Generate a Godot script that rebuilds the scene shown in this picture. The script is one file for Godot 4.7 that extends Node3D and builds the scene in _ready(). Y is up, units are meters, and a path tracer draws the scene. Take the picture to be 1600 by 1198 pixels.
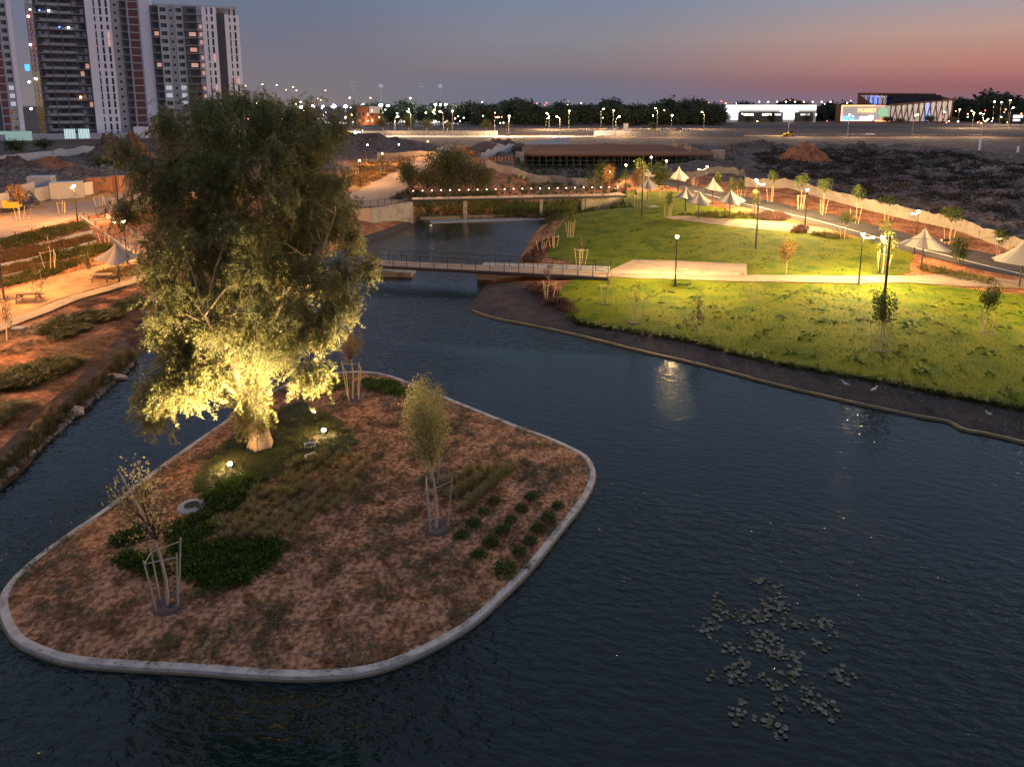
extends Node3D
# A park pond at dusk, built in metres. y = 0 is the water level, the camera hovers 18 m above it and looks towards -z.

var M := {}
var taken := {}
var rng := RandomNumberGenerator.new()
var W := PackedVector2Array()      # shoreline of the pond
var CH := PackedVector2Array()     # dry channel behind the weir
var ISL := PackedVector2Array()    # outer edge of the island kerb
var GX := -130.0
var GZ := -270.0
var GS := 1.25
var GNX := 225
var GNZ := 226
var GH := PackedFloat32Array()
var lump := FastNoiseLite.new()

# ---------------------------------------------------------------- mesh collector
class MB:
	var v := PackedVector3Array()
	var n := PackedVector3Array()
	var c := PackedColorArray()
	var col := Color(1, 1, 1)
	func vert(p: Vector3, nn: Vector3) -> void:
		v.append(p); n.append(nn); c.append(col)
	func tri(a: Vector3, b: Vector3, d: Vector3) -> void:
		var nn := (d - a).cross(b - a).normalized()
		v.append(a); v.append(b); v.append(d)
		n.append(nn); n.append(nn); n.append(nn)
		c.append(col); c.append(col); c.append(col)
	func quad(a: Vector3, b: Vector3, d: Vector3, e: Vector3) -> void:
		tri(a, b, d); tri(a, d, e)
	func box(o: Vector3, s: Vector3, bs := Basis.IDENTITY) -> MB:
		var h := s * 0.5
		for k in 3:
			for sg in [-1.0, 1.0]:
				var nn := Vector3.ZERO; var u := Vector3.ZERO; var w := Vector3.ZERO
				nn[k] = sg * h[k]; u[(k + 1) % 3] = h[(k + 1) % 3] * sg; w[(k + 2) % 3] = h[(k + 2) % 3]
				quad(o + bs * (nn - u - w), o + bs * (nn - u + w), o + bs * (nn + u + w), o + bs * (nn + u - w))
		return self
	func bar(a: Vector3, b: Vector3, w: float, h: float) -> MB:
		var z := (b - a).normalized()
		var x := z.cross(Vector3.UP)
		if x.length() < 0.01: x = Vector3.RIGHT
		x = x.normalized()
		box((a + b) * 0.5, Vector3(w, h, (b - a).length()), Basis(x, z.cross(x), z))
		return self
	func path(pts: Array, radii: Array, seg := 6, caps := true) -> MB:
		var rings := []
		var x := Vector3.ZERO
		for i in pts.size():
			var d: Vector3 = (pts[mini(i + 1, pts.size() - 1)] - pts[maxi(i - 1, 0)]).normalized()
			if x == Vector3.ZERO:
				x = d.cross(Vector3(0.3, 0.1, 1.0)).normalized()
			x = (x - d * x.dot(d)).normalized()
			var y := d.cross(x)
			var ring := []
			for k in seg:
				var a := TAU * k / seg
				ring.append(x * cos(a) + y * sin(a))
			rings.append(ring)
		for i in pts.size() - 1:
			for k in seg:
				var k2 := (k + 1) % seg
				var q := [[i, k], [i + 1, k], [i + 1, k2], [i, k2]]
				for t in [[0, 1, 2], [0, 2, 3]]:
					for e in t:
						var nn: Vector3 = rings[q[e][0]][q[e][1]]
						vert(pts[q[e][0]] + nn * float(radii[q[e][0]]), nn)
		if caps:
			for e in [0, pts.size() - 1]:
				for k in seg:
					var a2: Vector3 = pts[e] + rings[e][k] * float(radii[e])
					var b2: Vector3 = pts[e] + rings[e][(k + 1) % seg] * float(radii[e])
					if e == 0: tri(pts[e], a2, b2)
					else: tri(pts[e], b2, a2)
		return self
	func tube(a: Vector3, b: Vector3, r0: float, r1 := -1.0, seg := 6) -> MB:
		return path([a, b], [r0, r0 if r1 < 0.0 else r1], seg)
	func lathe(o: Vector3, prof: Array, seg := 14) -> MB:   # prof: [radius, height] from bottom to top on the outside
		for i in prof.size() - 1:
			for k in seg:
				var a := TAU * k / seg
				var b := TAU * (k + 1) / seg
				var f := func(j: int, t: float) -> Vector3: return o + Vector3(cos(t) * prof[j][0], prof[j][1], sin(t) * prof[j][0])
				quad(f.call(i, a), f.call(i, b), f.call(i + 1, b), f.call(i + 1, a))
		return self
	func leaf(p: Vector3, d: Vector3, side: Vector3, l: float, w: float) -> void:
		var m := p + d * (l * 0.45)
		var t := p + d * l
		var s := side * (w * 0.5)
		tri(p, m - s, t); tri(p, t, m + s)
	func blob(o: Vector3, r: Vector3, nz: FastNoiseLite, amp: float, rows := 7, seg := 10) -> MB:
		var P := []
		for i in rows + 1:
			for k in seg:
				var th := PI * i / rows
				var ph := TAU * k / seg
				var d := Vector3(sin(th) * cos(ph), cos(th), sin(th) * sin(ph))
				P.append(o + d * r * (1.0 + amp * nz.get_noise_3d(o.x * 7.0 + d.x * 40.0, o.y + d.y * 40.0, o.z * 7.0 + d.z * 40.0)))
		for i in rows:
			for k in seg:
				var k2 := (k + 1) % seg
				quad(P[i * seg + k], P[(i + 1) * seg + k], P[(i + 1) * seg + k2], P[i * seg + k2])
		return self
	func quad_sheet(a: Vector3, b: Vector3, d: Vector3, e: Vector3) -> MB:
		quad(a, b, d, e)
		return self
	func lathe_disc(o: Vector3, r: float) -> MB:   # thick round disc that faces +z
		tube(o - Vector3(0, 0, 0.1), o + Vector3(0, 0, 0.1), r, r, 24)
		return self
	func mesh() -> ArrayMesh:
		var m := ArrayMesh.new()
		if v.is_empty():
			return m
		var a := []
		a.resize(Mesh.ARRAY_MAX)
		a[Mesh.ARRAY_VERTEX] = v; a[Mesh.ARRAY_NORMAL] = n; a[Mesh.ARRAY_COLOR] = c
		m.add_surface_from_arrays(Mesh.PRIMITIVE_TRIANGLES, a)
		return m

# ---------------------------------------------------------------- things, parts, setting
func numbered(called: String) -> String:
	var k: int = taken.get(called, 0)
	taken[called] = k + 1
	return called if k == 0 else "%s_%03d" % [called, k]

func tag(o: Node3D, label: String, cat: String, group := "", kind := "") -> Node3D:
	if label: o.set_meta("label", label)
	if cat: o.set_meta("category", cat)
	if group: o.set_meta("group", group)
	if kind: o.set_meta("kind", kind)
	return o

func thing(called: String, label: String, cat: String, at := Vector3.ZERO, turn := 0.0, group := "") -> Node3D:
	var o := Node3D.new()
	o.name = numbered(called)
	o.position = at
	o.rotation.y = turn
	add_child(o, true)
	return tag(o, label, cat, group)

func part(called: String, m: Variant, mt: Material, parent: Node, kind := "") -> MeshInstance3D:
	var o := MeshInstance3D.new()
	o.name = called if parent != self else numbered(called)
	o.mesh = m.mesh() if m is MB else m
	o.material_override = mt
	if kind: o.set_meta("kind", kind)
	parent.add_child(o, true)
	return o

func struct(called: String, m: Variant, mt: Material) -> MeshInstance3D:
	return part(called, m, mt, self, "structure")

func dup(o: Node3D, called: String, label: String, at: Vector3, turn := 0.0, group := "", sc := 1.0) -> Node3D:
	var r: Node3D = o.duplicate()
	r.name = numbered(called)
	add_child(r, true)
	r.position = at
	r.rotation = Vector3(0, turn, 0)
	r.scale = Vector3.ONE * sc
	if label: r.set_meta("label", label)
	if group: r.set_meta("group", group)
	return r

# ---------------------------------------------------------------- materials
func lin(r: float, g: float, b: float) -> Color:
	return Color(r, g, b).linear_to_srgb()

func mat(called: String, r: float, g: float, b: float, rough := 0.85, metal := 0.0) -> StandardMaterial3D:
	var m := StandardMaterial3D.new()
	m.resource_name = called
	m.albedo_color = lin(r, g, b)
	m.roughness = rough
	m.metallic = metal
	M[called] = m
	return m

func noise_tex(freq: float, ramp: Array, octaves := 5, size := 512, sd := 1, kind := FastNoiseLite.TYPE_SIMPLEX_SMOOTH, warp := 0.0) -> NoiseTexture2D:
	var nz := FastNoiseLite.new()
	nz.seed = sd
	nz.noise_type = kind
	nz.frequency = freq
	nz.fractal_octaves = octaves
	if kind == FastNoiseLite.TYPE_CELLULAR:
		nz.fractal_type = FastNoiseLite.FRACTAL_NONE
	if warp > 0.0:
		nz.domain_warp_enabled = true
		nz.domain_warp_amplitude = warp
		nz.domain_warp_frequency = freq
	var t := NoiseTexture2D.new()
	t.width = size; t.height = size
	t.seamless = true
	t.noise = nz
	if ramp:
		var g := Gradient.new()
		var off := PackedFloat32Array(); var cs := PackedColorArray()
		for e in ramp:
			off.append(e[0]); cs.append(lin(e[1], e[2], e[3]))
		g.offsets = off; g.colors = cs
		t.color_ramp = g
	return t

func ground_mat(called: String, fine: Array, tile: float, coarse: Array, tile2: float, relief := 3.0, rough := 0.95, sd := 1, freq := 0.02) -> StandardMaterial3D:
	var m := mat(called, 1, 1, 1, rough)
	m.metallic_specular = 0.2
	m.albedo_texture = noise_tex(freq, fine, 6, 512, sd)
	m.uv1_triplanar = true; m.uv1_world_triplanar = true
	m.uv1_scale = Vector3.ONE / tile
	if coarse:
		m.detail_enabled = true
		m.detail_blend_mode = BaseMaterial3D.BLEND_MODE_MUL
		m.detail_uv_layer = BaseMaterial3D.DETAIL_UV_2
		m.detail_albedo = noise_tex(0.012, coarse, 5, 512, sd + 31)
		m.uv2_triplanar = true; m.uv2_world_triplanar = true
		m.uv2_scale = Vector3.ONE / tile2
	if relief > 0.0:
		m.heightmap_enabled = true
		m.heightmap_texture = noise_tex(freq * 1.3, [], 6, 512, sd + 7)
		m.heightmap_scale = relief
	return m

func glow(called: String, r: float, g: float, b: float, e: float) -> StandardMaterial3D:
	var m := mat(called, 0.6, 0.6, 0.6, 0.5)
	m.emission_enabled = true
	m.emission = lin(r, g, b)
	m.emission_energy_multiplier = e
	return m

func leafy(called: String, back := 0.25) -> StandardMaterial3D:
	var m := mat(called, 1, 1, 1, 0.6)
	m.vertex_color_use_as_albedo = true
	m.metallic_specular = 0.3
	m.backlight_enabled = true
	m.backlight = Color(back, back, back)
	return m

# normal map of wind ripples that come and go in patches
func ripple_map() -> ImageTexture:
	var nz := FastNoiseLite.new()
	nz.seed = 44
	nz.frequency = 0.036
	nz.fractal_octaves = 4
	nz.domain_warp_enabled = true
	nz.domain_warp_amplitude = 14.0
	nz.domain_warp_frequency = 0.02
	var gust := FastNoiseLite.new()
	gust.seed = 45
	gust.frequency = 0.004
	gust.fractal_octaves = 3
	var n := 2048
	var im := nz.get_seamless_image(n, n)
	var g := gust.get_seamless_image(n / 8, n / 8)
	g.resize(n, n, Image.INTERPOLATE_CUBIC)
	var a := im.get_data(); var b := g.get_data()
	for i in a.size():
		var k := clampf((b[i] - 80.0) / 90.0, 0.4, 1.15)
		a[i] = int(128.0 + (a[i] - 128.0) * k)
	im = Image.create_from_data(n, n, false, Image.FORMAT_L8, a)
	im.convert(Image.FORMAT_RGBA8)
	im.bump_map_to_normal_map(6.0)
	return ImageTexture.create_from_image(im)

func materials() -> void:
	ground_mat("soil", [[0.0, 0.11, 0.045, 0.022], [0.4, 0.28, 0.115, 0.055], [0.6, 0.37, 0.16, 0.08], [1.0, 0.55, 0.28, 0.16]], 5.0, [[0.0, 0.3, 0.32, 0.3], [0.42, 0.7, 0.68, 0.66], [0.55, 1, 1, 1], [1.0, 1, 0.98, 0.95]], 23.0, 5.0, 0.95, 1)
	ground_mat("island_soil", [[0.0, 0.1, 0.05, 0.03], [0.36, 0.21, 0.098, 0.053], [0.5, 0.36, 0.168, 0.088], [0.64, 0.42, 0.2, 0.106], [1.0, 0.54, 0.3, 0.18]], 3.2, [[0.0, 0.3, 0.3, 0.25], [0.36, 0.5, 0.47, 0.4], [0.53, 0.95, 0.95, 0.95], [1.0, 1, 1, 1]], 7.5, 6.0, 0.95, 3)
	ground_mat("far_earth", [[0.0, 0.055, 0.038, 0.031], [0.45, 0.13, 0.09, 0.075], [0.6, 0.18, 0.125, 0.105], [1.0, 0.28, 0.21, 0.175]], 14.0, [[0.0, 0.4, 0.42, 0.4], [0.5, 0.8, 0.8, 0.8], [1.0, 1, 1, 1]], 70.0, 20.0, 0.95, 5)
	ground_mat("lawn", [[0.0, 0.055, 0.072, 0.004], [0.4, 0.095, 0.115, 0.005], [0.6, 0.123, 0.138, 0.006], [1.0, 0.19, 0.18, 0.015]], 4.0, [[0.0, 0.3, 0.48, 0.35], [0.4, 0.66, 0.8, 0.66], [0.55, 1, 1, 1], [1.0, 1, 0.92, 0.9]], 19.0, 6.0, 0.9, 8, 0.05)
	ground_mat("gravel", [[0.0, 0.03, 0.024, 0.022], [0.45, 0.085, 0.068, 0.062], [0.6, 0.115, 0.093, 0.085], [1.0, 0.21, 0.18, 0.165]], 2.0, [[0.0, 0.5, 0.5, 0.5], [0.5, 0.9, 0.88, 0.86], [0.7, 1, 1, 1]], 9.0, 10.0, 0.9, 12, 0.09)
	ground_mat("asphalt", [[0.0, 0.04, 0.036, 0.034], [0.5, 0.07, 0.062, 0.058], [1.0, 0.11, 0.1, 0.09]], 3.0, [[0.0, 0.7, 0.7, 0.7], [0.6, 1, 1, 1]], 21.0, 0.8, 0.85, 15, 0.08)
	ground_mat("paving", [[0.0, 0.21, 0.15, 0.11], [0.5, 0.28, 0.205, 0.155], [1.0, 0.35, 0.265, 0.2]], 3.0, [[0.0, 0.72, 0.7, 0.68], [0.6, 1, 1, 1]], 13.0, 0.6, 0.85, 18, 0.05)
	ground_mat("sand", [[0.0, 0.24, 0.14, 0.065], [0.5, 0.36, 0.21, 0.1], [1.0, 0.48, 0.3, 0.16]], 4.0, [[0.0, 0.6, 0.58, 0.55], [0.55, 1, 1, 1]], 11.0, 3.0, 0.95, 21, 0.04)
	ground_mat("concrete", [[0.0, 0.2, 0.18, 0.17], [0.5, 0.33, 0.31, 0.3], [1.0, 0.44, 0.42, 0.41]], 2.5, [[0.0, 0.62, 0.62, 0.6], [0.55, 1, 1, 1]], 9.0, 0.6, 0.85, 24, 0.05)
	ground_mat("kerb_concrete", [[0.0, 0.22, 0.18, 0.15], [0.35, 0.4, 0.34, 0.29], [0.6, 0.5, 0.43, 0.37], [1.0, 0.62, 0.55, 0.48]], 1.1, [[0.0, 0.5, 0.5, 0.5], [0.45, 0.9, 0.9, 0.9], [0.6, 1, 1, 1]], 5.0, 0.5, 0.85, 27, 0.06)
	ground_mat("algae_concrete", [[0.0, 0.07, 0.058, 0.032], [0.5, 0.15, 0.125, 0.075], [1.0, 0.24, 0.205, 0.135]], 1.3, [], 5.0, 0.6, 0.7, 29, 0.06)
	ground_mat("weathered_wall", [[0.0, 0.24, 0.21, 0.185], [0.5, 0.31, 0.28, 0.25], [1.0, 0.38, 0.35, 0.32]], 5.0, [[0.0, 0.5, 0.48, 0.45], [0.5, 1, 1, 1]], 8.0, 1.0, 0.9, 33, 0.03)
	ground_mat("wood", [[0.0, 0.22, 0.16, 0.1], [0.5, 0.34, 0.26, 0.17], [1.0, 0.45, 0.36, 0.25]], 1.2, [], 5.0, 0.6, 0.8, 36, 0.05)
	mat("stake_wood", 0.5, 0.36, 0.2, 0.85)
	mat("grey_stake", 0.36, 0.29, 0.22, 0.85)
	mat("table_wood", 0.12, 0.07, 0.04, 0.75)
	ground_mat("bark", [[0.0, 0.16, 0.1, 0.06], [0.45, 0.34, 0.24, 0.15], [1.0, 0.55, 0.43, 0.3]], 1.6, [], 5.0, 2.0, 0.85, 39, 0.03)
	mat("young_bark", 0.4, 0.3, 0.2, 0.85)
	mat("black_metal", 0.018, 0.017, 0.017, 0.45, 0.3)
	mat("dark_steel", 0.035, 0.03, 0.028, 0.6, 0.4)
	mat("grey_steel", 0.2, 0.19, 0.18, 0.5, 0.5)
	mat("sail_cloth", 0.22, 0.19, 0.17, 0.8)
	mat("fence_cloth", 0.25, 0.21, 0.175, 0.9)
	mat("white_panel", 0.4, 0.4, 0.44, 0.7)
	mat("cream_panel", 0.5, 0.45, 0.38, 0.7)
	mat("rust_panel", 0.3, 0.125, 0.06, 0.8)
	mat("yellow_paint", 0.6, 0.36, 0.02, 0.5)
	mat("white_paint", 0.75, 0.72, 0.66, 0.7)
	mat("plastic_white", 0.7, 0.66, 0.52, 0.6)
	mat("black_rubber", 0.015, 0.015, 0.015, 0.8)
	mat("tower_white", 0.8, 0.74, 0.77, 0.8)
	mat("tower_grey", 0.42, 0.41, 0.43, 0.8)
	mat("tower_dark", 0.1, 0.1, 0.11, 0.85)
	mat("tower_slab", 0.3, 0.28, 0.29, 0.85)
	mat("tower_brown", 0.16, 0.055, 0.05, 0.7)
	mat("window_glass", 0.03, 0.03, 0.04, 0.15)
	mat("pale_window", 0.3, 0.31, 0.36, 0.4)
	glow("warm_lit_or_reflecting", 1.0, 0.38, 0.2, 0.34)
	glow("lit_window_white", 0.75, 0.75, 0.9, 0.3)
	glow("lit_lobby", 0.6, 0.85, 0.8, 0.5)
	glow("lamp_glow", 1.0, 0.66, 0.32, 30.0)
	glow("lamp_glow_white", 1.0, 0.88, 0.66, 30.0)
	glow("flood_glow", 0.86, 0.95, 1.0, 14.0)
	glow("street_glow", 1.0, 0.76, 0.42, 12.0)
	glow("orange_glow", 1.0, 0.4, 0.13, 9.0)
	glow("red_glow", 1.0, 0.12, 0.06, 3.0)
	glow("blue_glow", 0.1, 0.3, 1.0, 3.0)
	glow("rail_glow", 1.0, 0.75, 0.5, 8.0)
	glow("hall_glow", 0.95, 0.97, 0.9, 1.2)
	glow("beige_panel", 0.8, 0.6, 0.44, 0.2)
	glow("blue_panel", 0.1, 0.28, 0.95, 0.7)
	glow("dim_blue", 0.2, 0.2, 0.5, 0.3)
	glow("sign_grey", 0.5, 0.45, 0.42, 0.16)
	glow("sign_orange", 1.0, 0.42, 0.1, 1.6)
	glow("green_glow", 0.01, 0.55, 0.16, 0.5)
	glow("blue_white", 0.5, 0.75, 1.0, 1.0)
	glow("red_orange", 1.0, 0.2, 0.06, 1.4)
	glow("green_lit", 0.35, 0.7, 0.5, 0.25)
	mat("rubble_stone", 0.17, 0.125, 0.1, 0.95)
	mat("gravel_stone", 0.09, 0.07, 0.06, 0.95)
	mat("dim_panel", 0.14, 0.12, 0.11, 0.9)
	mat("mall_front", 0.1, 0.09, 0.08, 0.8)
	mat("drip_pipe", 0.16, 0.12, 0.1, 0.7)
	mat("cream_wall", 0.42, 0.3, 0.2, 0.85)
	mat("deck_beam", 0.2, 0.13, 0.1, 0.85)
	ground_mat("deck_red", [[0.0, 0.1, 0.04, 0.025], [0.5, 0.2, 0.075, 0.045], [1.0, 0.3, 0.13, 0.08]], 9.0, [], 5.0, 2.0, 0.9, 51, 0.03)
	ground_mat("bed_soil", [[0.0, 0.12, 0.07, 0.03], [0.5, 0.25, 0.15, 0.06], [1.0, 0.38, 0.24, 0.11]], 4.0, [], 5.0, 4.0, 0.95, 53, 0.04)
	leafy("leaves", 0.85)
	leafy("grass_leaves", 0.25)
	mat("pad_leaf", 1, 1, 1, 0.95).metallic_specular = 0.1
	M.pad_leaf.vertex_color_use_as_albedo = true
	mat("tinted", 1, 1, 1, 0.85).vertex_color_use_as_albedo = true
	# water: dark body, rippled by a slow and a fine wave pattern
	var w := mat("water", 0.004, 0.01, 0.009, 0.03)
	w.metallic_specular = 0.31
	w.normal_enabled = true
	w.normal_texture = ripple_map()
	w.normal_scale = 0.58
	w.heightmap_enabled = true
	w.heightmap_texture = noise_tex(0.02, [], 2, 1024, 47)
	w.heightmap_scale = 0.8
	w.uv1_scale = Vector3(1, 1, 1)

# ---------------------------------------------------------------- ground shape
func sdf(x: float, z: float, P: PackedVector2Array) -> float:
	var d := 1e9
	var s := 1.0
	var b := P[P.size() - 1]
	for a in P:
		var ex := b.x - a.x; var ez := b.y - a.y
		var wx := x - a.x; var wz := z - a.y
		var t := clampf((wx * ex + wz * ez) / (ex * ex + ez * ez + 1e-9), 0.0, 1.0)
		var dx := wx - ex * t; var dz := wz - ez * t
		d = minf(d, dx * dx + dz * dz)
		if (a.y > z) != (b.y > z) and x < ex * wz / ez + a.x:
			s = -s
		b = a
	return s * sqrt(d)

func ground_at(x: float, z: float) -> float:
	var d := sdf(x, z, W)
	if d < 0.0:
		return maxf(-1.6, d * 0.5)
	var s := -0.92 * (x + 49.0) - 0.39 * (z + 64.5)
	var base := 1.5 + 1.9 * maxf(smoothstep(70, 118, -z), smoothstep(0, 8.5, s) * (1.0 - smoothstep(-20, -8, x)))
	var h := 0.12 + (base - 0.12) * (1.0 - exp(-d / 5.5))
	var c := sdf(x, z, CH)
	if c < 0.0:
		h -= (h - 0.6) * smoothstep(0, 5, -c)
	var wild := wild_at(x, z)
	return h + lump.get_noise_2d(x, z) * (0.1 * smoothstep(0, 4, d) + 1.5 * wild * smoothstep(0, 3, maxf(c, 0.0)))

func wild_at(x: float, z: float) -> float:   # open waste ground beyond the park
	var wild := maxf(smoothstep(150, 175, -z) * smoothstep(0, 4, absf(x + 20.0) - 4.0), smoothstep(0.5, 6, (x - 57.6) * 0.943 - (z + 90.0) * 0.332) * smoothstep(20, 40, x))
	wild = maxf(wild, smoothstep(68, 76, -x - (-z - 100.0) * 0.2))
	return wild

func hh(x: float, z: float) -> float:
	var fx := (x - GX) / GS
	var fz := (z - GZ) / GS
	var i := int(floor(fx)); var j := int(floor(fz))
	if i < 0 or j < 0 or i >= GNX - 1 or j >= GNZ - 1:
		return 3.4
	var u := fx - i; var w := fz - j
	var a := GH[j * GNX + i]; var b := GH[j * GNX + i + 1]; var c := GH[(j + 1) * GNX + i]; var e := GH[(j + 1) * GNX + i + 1]
	return a + u * (b - a) + w * (c - a) if u + w <= 1.0 else e + (1.0 - u) * (c - e) + (1.0 - w) * (b - e)

func ih(x: float, z: float) -> float:
	var d := -sdf(x, z, ISL)
	return 0.17 + 0.62 * (1.0 - exp(-maxf(d - 0.3, 0.0) / 4.5)) + lump.get_noise_2d(x * 6.0, z * 6.0) * 0.07 * smoothstep(0.3, 1.5, d)

func on(p: Vector2, up := 0.0) -> Vector3:
	return Vector3(p.x, hh(p.x, p.y) + up, p.y)

func on_isl(p: Vector2, up := 0.0) -> Vector3:
	return Vector3(p.x, ih(p.x, p.y) + up, p.y)

func poly(a: Array) -> PackedVector2Array:
	var r := PackedVector2Array()
	for i in range(0, a.size(), 2):
		r.append(Vector2(a[i], a[i + 1]))
	return r

func smooth(P: PackedVector2Array, n := 4, closed := true) -> PackedVector2Array:
	var out := PackedVector2Array()
	var N := P.size()
	for i in (N if closed else N - 1):
		var q := []
		for k in [i - 1, i, i + 1, i + 2]:
			q.append(P[posmod(k, N)] if closed else P[clampi(k, 0, N - 1)])
		for j in n:
			out.append(q[1].cubic_interpolate(q[2], q[0], q[3], float(j) / n))
	if not closed: out.append(P[N - 1])
	return out

func cw(P: PackedVector2Array) -> PackedVector2Array:   # same turning sense for every outline
	var a := 0.0
	for i in P.size():
		a += P[i].cross(P[(i + 1) % P.size()])
	if a < 0.0: P.reverse()
	return P

# a sheet that follows the ground, cut on the ground's own triangles so that it lies parallel to it
func sheet(P: PackedVector2Array, off: float, hf: Callable, step := 1.25) -> MB:
	var mb := MB.new()
	P = cw(P)
	var lo := P[0]; var hi := P[0]
	for p in P:
		lo = lo.min(p); hi = hi.max(p)
	var i0 := int(floor((lo.x - GX) / step)); var i1 := int(ceil((hi.x - GX) / step))
	var j0 := int(floor((lo.y - GZ) / step)); var j1 := int(ceil((hi.y - GZ) / step))
	var e := 0.12
	for j in range(j0, j1):
		for i in range(i0, i1):
			var x := GX + i * step; var z := GZ + j * step
			var d := sdf(x + step * 0.5, z + step * 0.5, P)
			if d > step * 0.75: continue
			var a := Vector2(x, z); var b := Vector2(x + step, z); var c := Vector2(x, z + step); var f := Vector2(x + step, z + step)
			for t in [[a, b, c], [b, f, c]]:
				var polys := [PackedVector2Array(t)] if d < -step * 0.75 else Geometry2D.intersect_polygons(PackedVector2Array(t), P)
				for q in polys:
					if q.size() < 3: continue
					q = cw(q)
					var v3 := []
					var nn := []
					for p in q:
						v3.append(Vector3(p.x, hf.call(p.x, p.y) + off, p.y))
						nn.append(Vector3(hf.call(p.x - e, p.y) - hf.call(p.x + e, p.y), 2.0 * e, hf.call(p.x, p.y - e) - hf.call(p.x, p.y + e)).normalized())
					for k in range(1, q.size() - 1):
						mb.vert(v3[0], nn[0]); mb.vert(v3[k], nn[k]); mb.vert(v3[k + 1], nn[k + 1])
	return mb

# a profile swept along a line on the ground; profile points are [sideways, up]
func sweep(P: PackedVector2Array, prof: Array, hf: Callable, closed := false) -> MB:
	var mb := MB.new()
	var N := P.size()
	var rows := []
	for i in N:
		var d := (P[(i + 1) % N] - P[posmod(i - 1, N)]) if closed else (P[mini(i + 1, N - 1)] - P[maxi(i - 1, 0)])
		var s := Vector2(-d.y, d.x).normalized()
		var r := []
		for q in prof:
			var p: Vector2 = P[i] + s * float(q[0])
			r.append(Vector3(p.x, hf.call(P[i].x, P[i].y) + q[1], p.y))
		rows.append(r)
	for i in (N if closed else N - 1):
		for k in prof.size() - 1:
			mb.quad(rows[i][k], rows[i][k + 1], rows[(i + 1) % N][k + 1], rows[(i + 1) % N][k])
	return mb

func flat(h: float) -> Callable:
	return func(_x: float, _z: float) -> float: return h

func wire(P: PackedVector2Array, r: float, up: float, hf: Callable, seg := 4) -> MB:
	var pts := []; var rr := []
	for p in P:
		pts.append(Vector3(p.x, hf.call(p.x, p.y) + up, p.y)); rr.append(r)
	return MB.new().path(pts, rr, seg)

func random_in(P: PackedVector2Array) -> Vector2:
	var lo := P[0]; var hi := P[0]
	for p in P:
		lo = lo.min(p); hi = hi.max(p)
	for k in 200:
		var p := Vector2(rng.randf_range(lo.x, hi.x), rng.randf_range(lo.y, hi.y))
		if Geometry2D.is_point_in_polygon(p, P): return p
	return P[0]

func scatter(called: String, P: PackedVector2Array, count: int, ms: Mesh, mt: Material, hf: Callable, s0: float, s1: float, parent: Node = self, patchy := -1.0, sink := 0.0) -> MultiMeshInstance3D:
	var mm := MultiMesh.new()
	mm.transform_format = MultiMesh.TRANSFORM_3D
	mm.use_colors = true
	mm.mesh = ms
	var xf := []
	for k in count:
		var p := random_in(P)
		if patchy > -1.0 and lump.get_noise_2d(p.x * 5.0 + 300.0, p.y * 5.0) + rng.randf_range(-0.15, 0.15) < patchy: continue
		var s := rng.randf_range(s0, s1)
		xf.append(Transform3D(Basis.from_euler(Vector3(rng.randf_range(-0.15, 0.15), rng.randf() * TAU, rng.randf_range(-0.15, 0.15))).scaled(Vector3(s, s * rng.randf_range(0.8, 1.25), s)), Vector3(p.x, hf.call(p.x, p.y) - sink, p.y)))
	mm.instance_count = xf.size()
	for k in xf.size():
		mm.set_instance_transform(k, xf[k])
		var g := rng.randf_range(0.65, 1.3)
		mm.set_instance_color(k, Color(g * rng.randf_range(0.9, 1.15), g, g * rng.randf_range(0.85, 1.1)))
	var o := MultiMeshInstance3D.new()
	o.name = called if parent != self else numbered(called)
	o.multimesh = mm
	o.material_override = mt
	o.set_meta("kind", "stuff")
	parent.add_child(o, true)
	return o

# ---------------------------------------------------------------- plants
func grad_col(a: Color, b: Color, t: float) -> Color:
	return a.lerp(b, t)

# crown of separate leaves in a unit ball: clumps of leaves with gaps between
func crown_mesh(sd: int, n: int, clumps: int, spread: float, l: float, w: float, a: Color, b: Color, droop := 0.2, top_heavy := 0.0) -> ArrayMesh:
	var r := RandomNumberGenerator.new()
	r.seed = sd
	var mb := MB.new()
	var cs := []
	for k in clumps:
		var d := Vector3(r.randfn(), r.randfn(), r.randfn()).normalized() * pow(r.randf(), 0.45) * 0.85
		d.y = d.y + top_heavy * (1.0 - d.y * d.y) * 0.3
		cs.append(d)
		mb.col = Color(0.1, 0.07, 0.04)
		if k % 2 == 0: mb.tube(Vector3(0, -0.8 + 0.3 * r.randf(), 0), d, 0.022, 0.008, 3)
	for k in n:
		var c: Vector3 = cs[r.randi() % clumps]
		var p := c + Vector3(r.randfn(), r.randfn(), r.randfn()) * spread
		if p.length() > 1.15: continue
		var d := Vector3(r.randfn(), r.randfn() * 0.6 - droop * 2.0, r.randfn()).normalized()
		var side := d.cross(Vector3(r.randfn(), r.randfn(), r.randfn())).normalized()
		mb.col = a.lerp(b, r.randf())
		mb.leaf(p, d, side, l * r.randf_range(0.7, 1.3), w * r.randf_range(0.7, 1.3))
	return mb.mesh()

func tuft_mesh(sd: int, n: int, h: float, spread: float, w: float, a: Color, b: Color) -> ArrayMesh:
	var r := RandomNumberGenerator.new()
	r.seed = sd
	var mb := MB.new()
	for k in n:
		var an := r.randf() * TAU
		var o := Vector3(cos(an), 0, sin(an)) * r.randf() * spread * 0.4
		var d := (Vector3(cos(an), 0, sin(an)) * spread * r.randf_range(0.3, 1.0) + Vector3(0, h * r.randf_range(0.6, 1.0), 0))
		mb.col = a.lerp(b, r.randf())
		mb.leaf(o, d.normalized(), d.cross(Vector3.UP).normalized(), d.length(), w)
	return mb.mesh()

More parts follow.
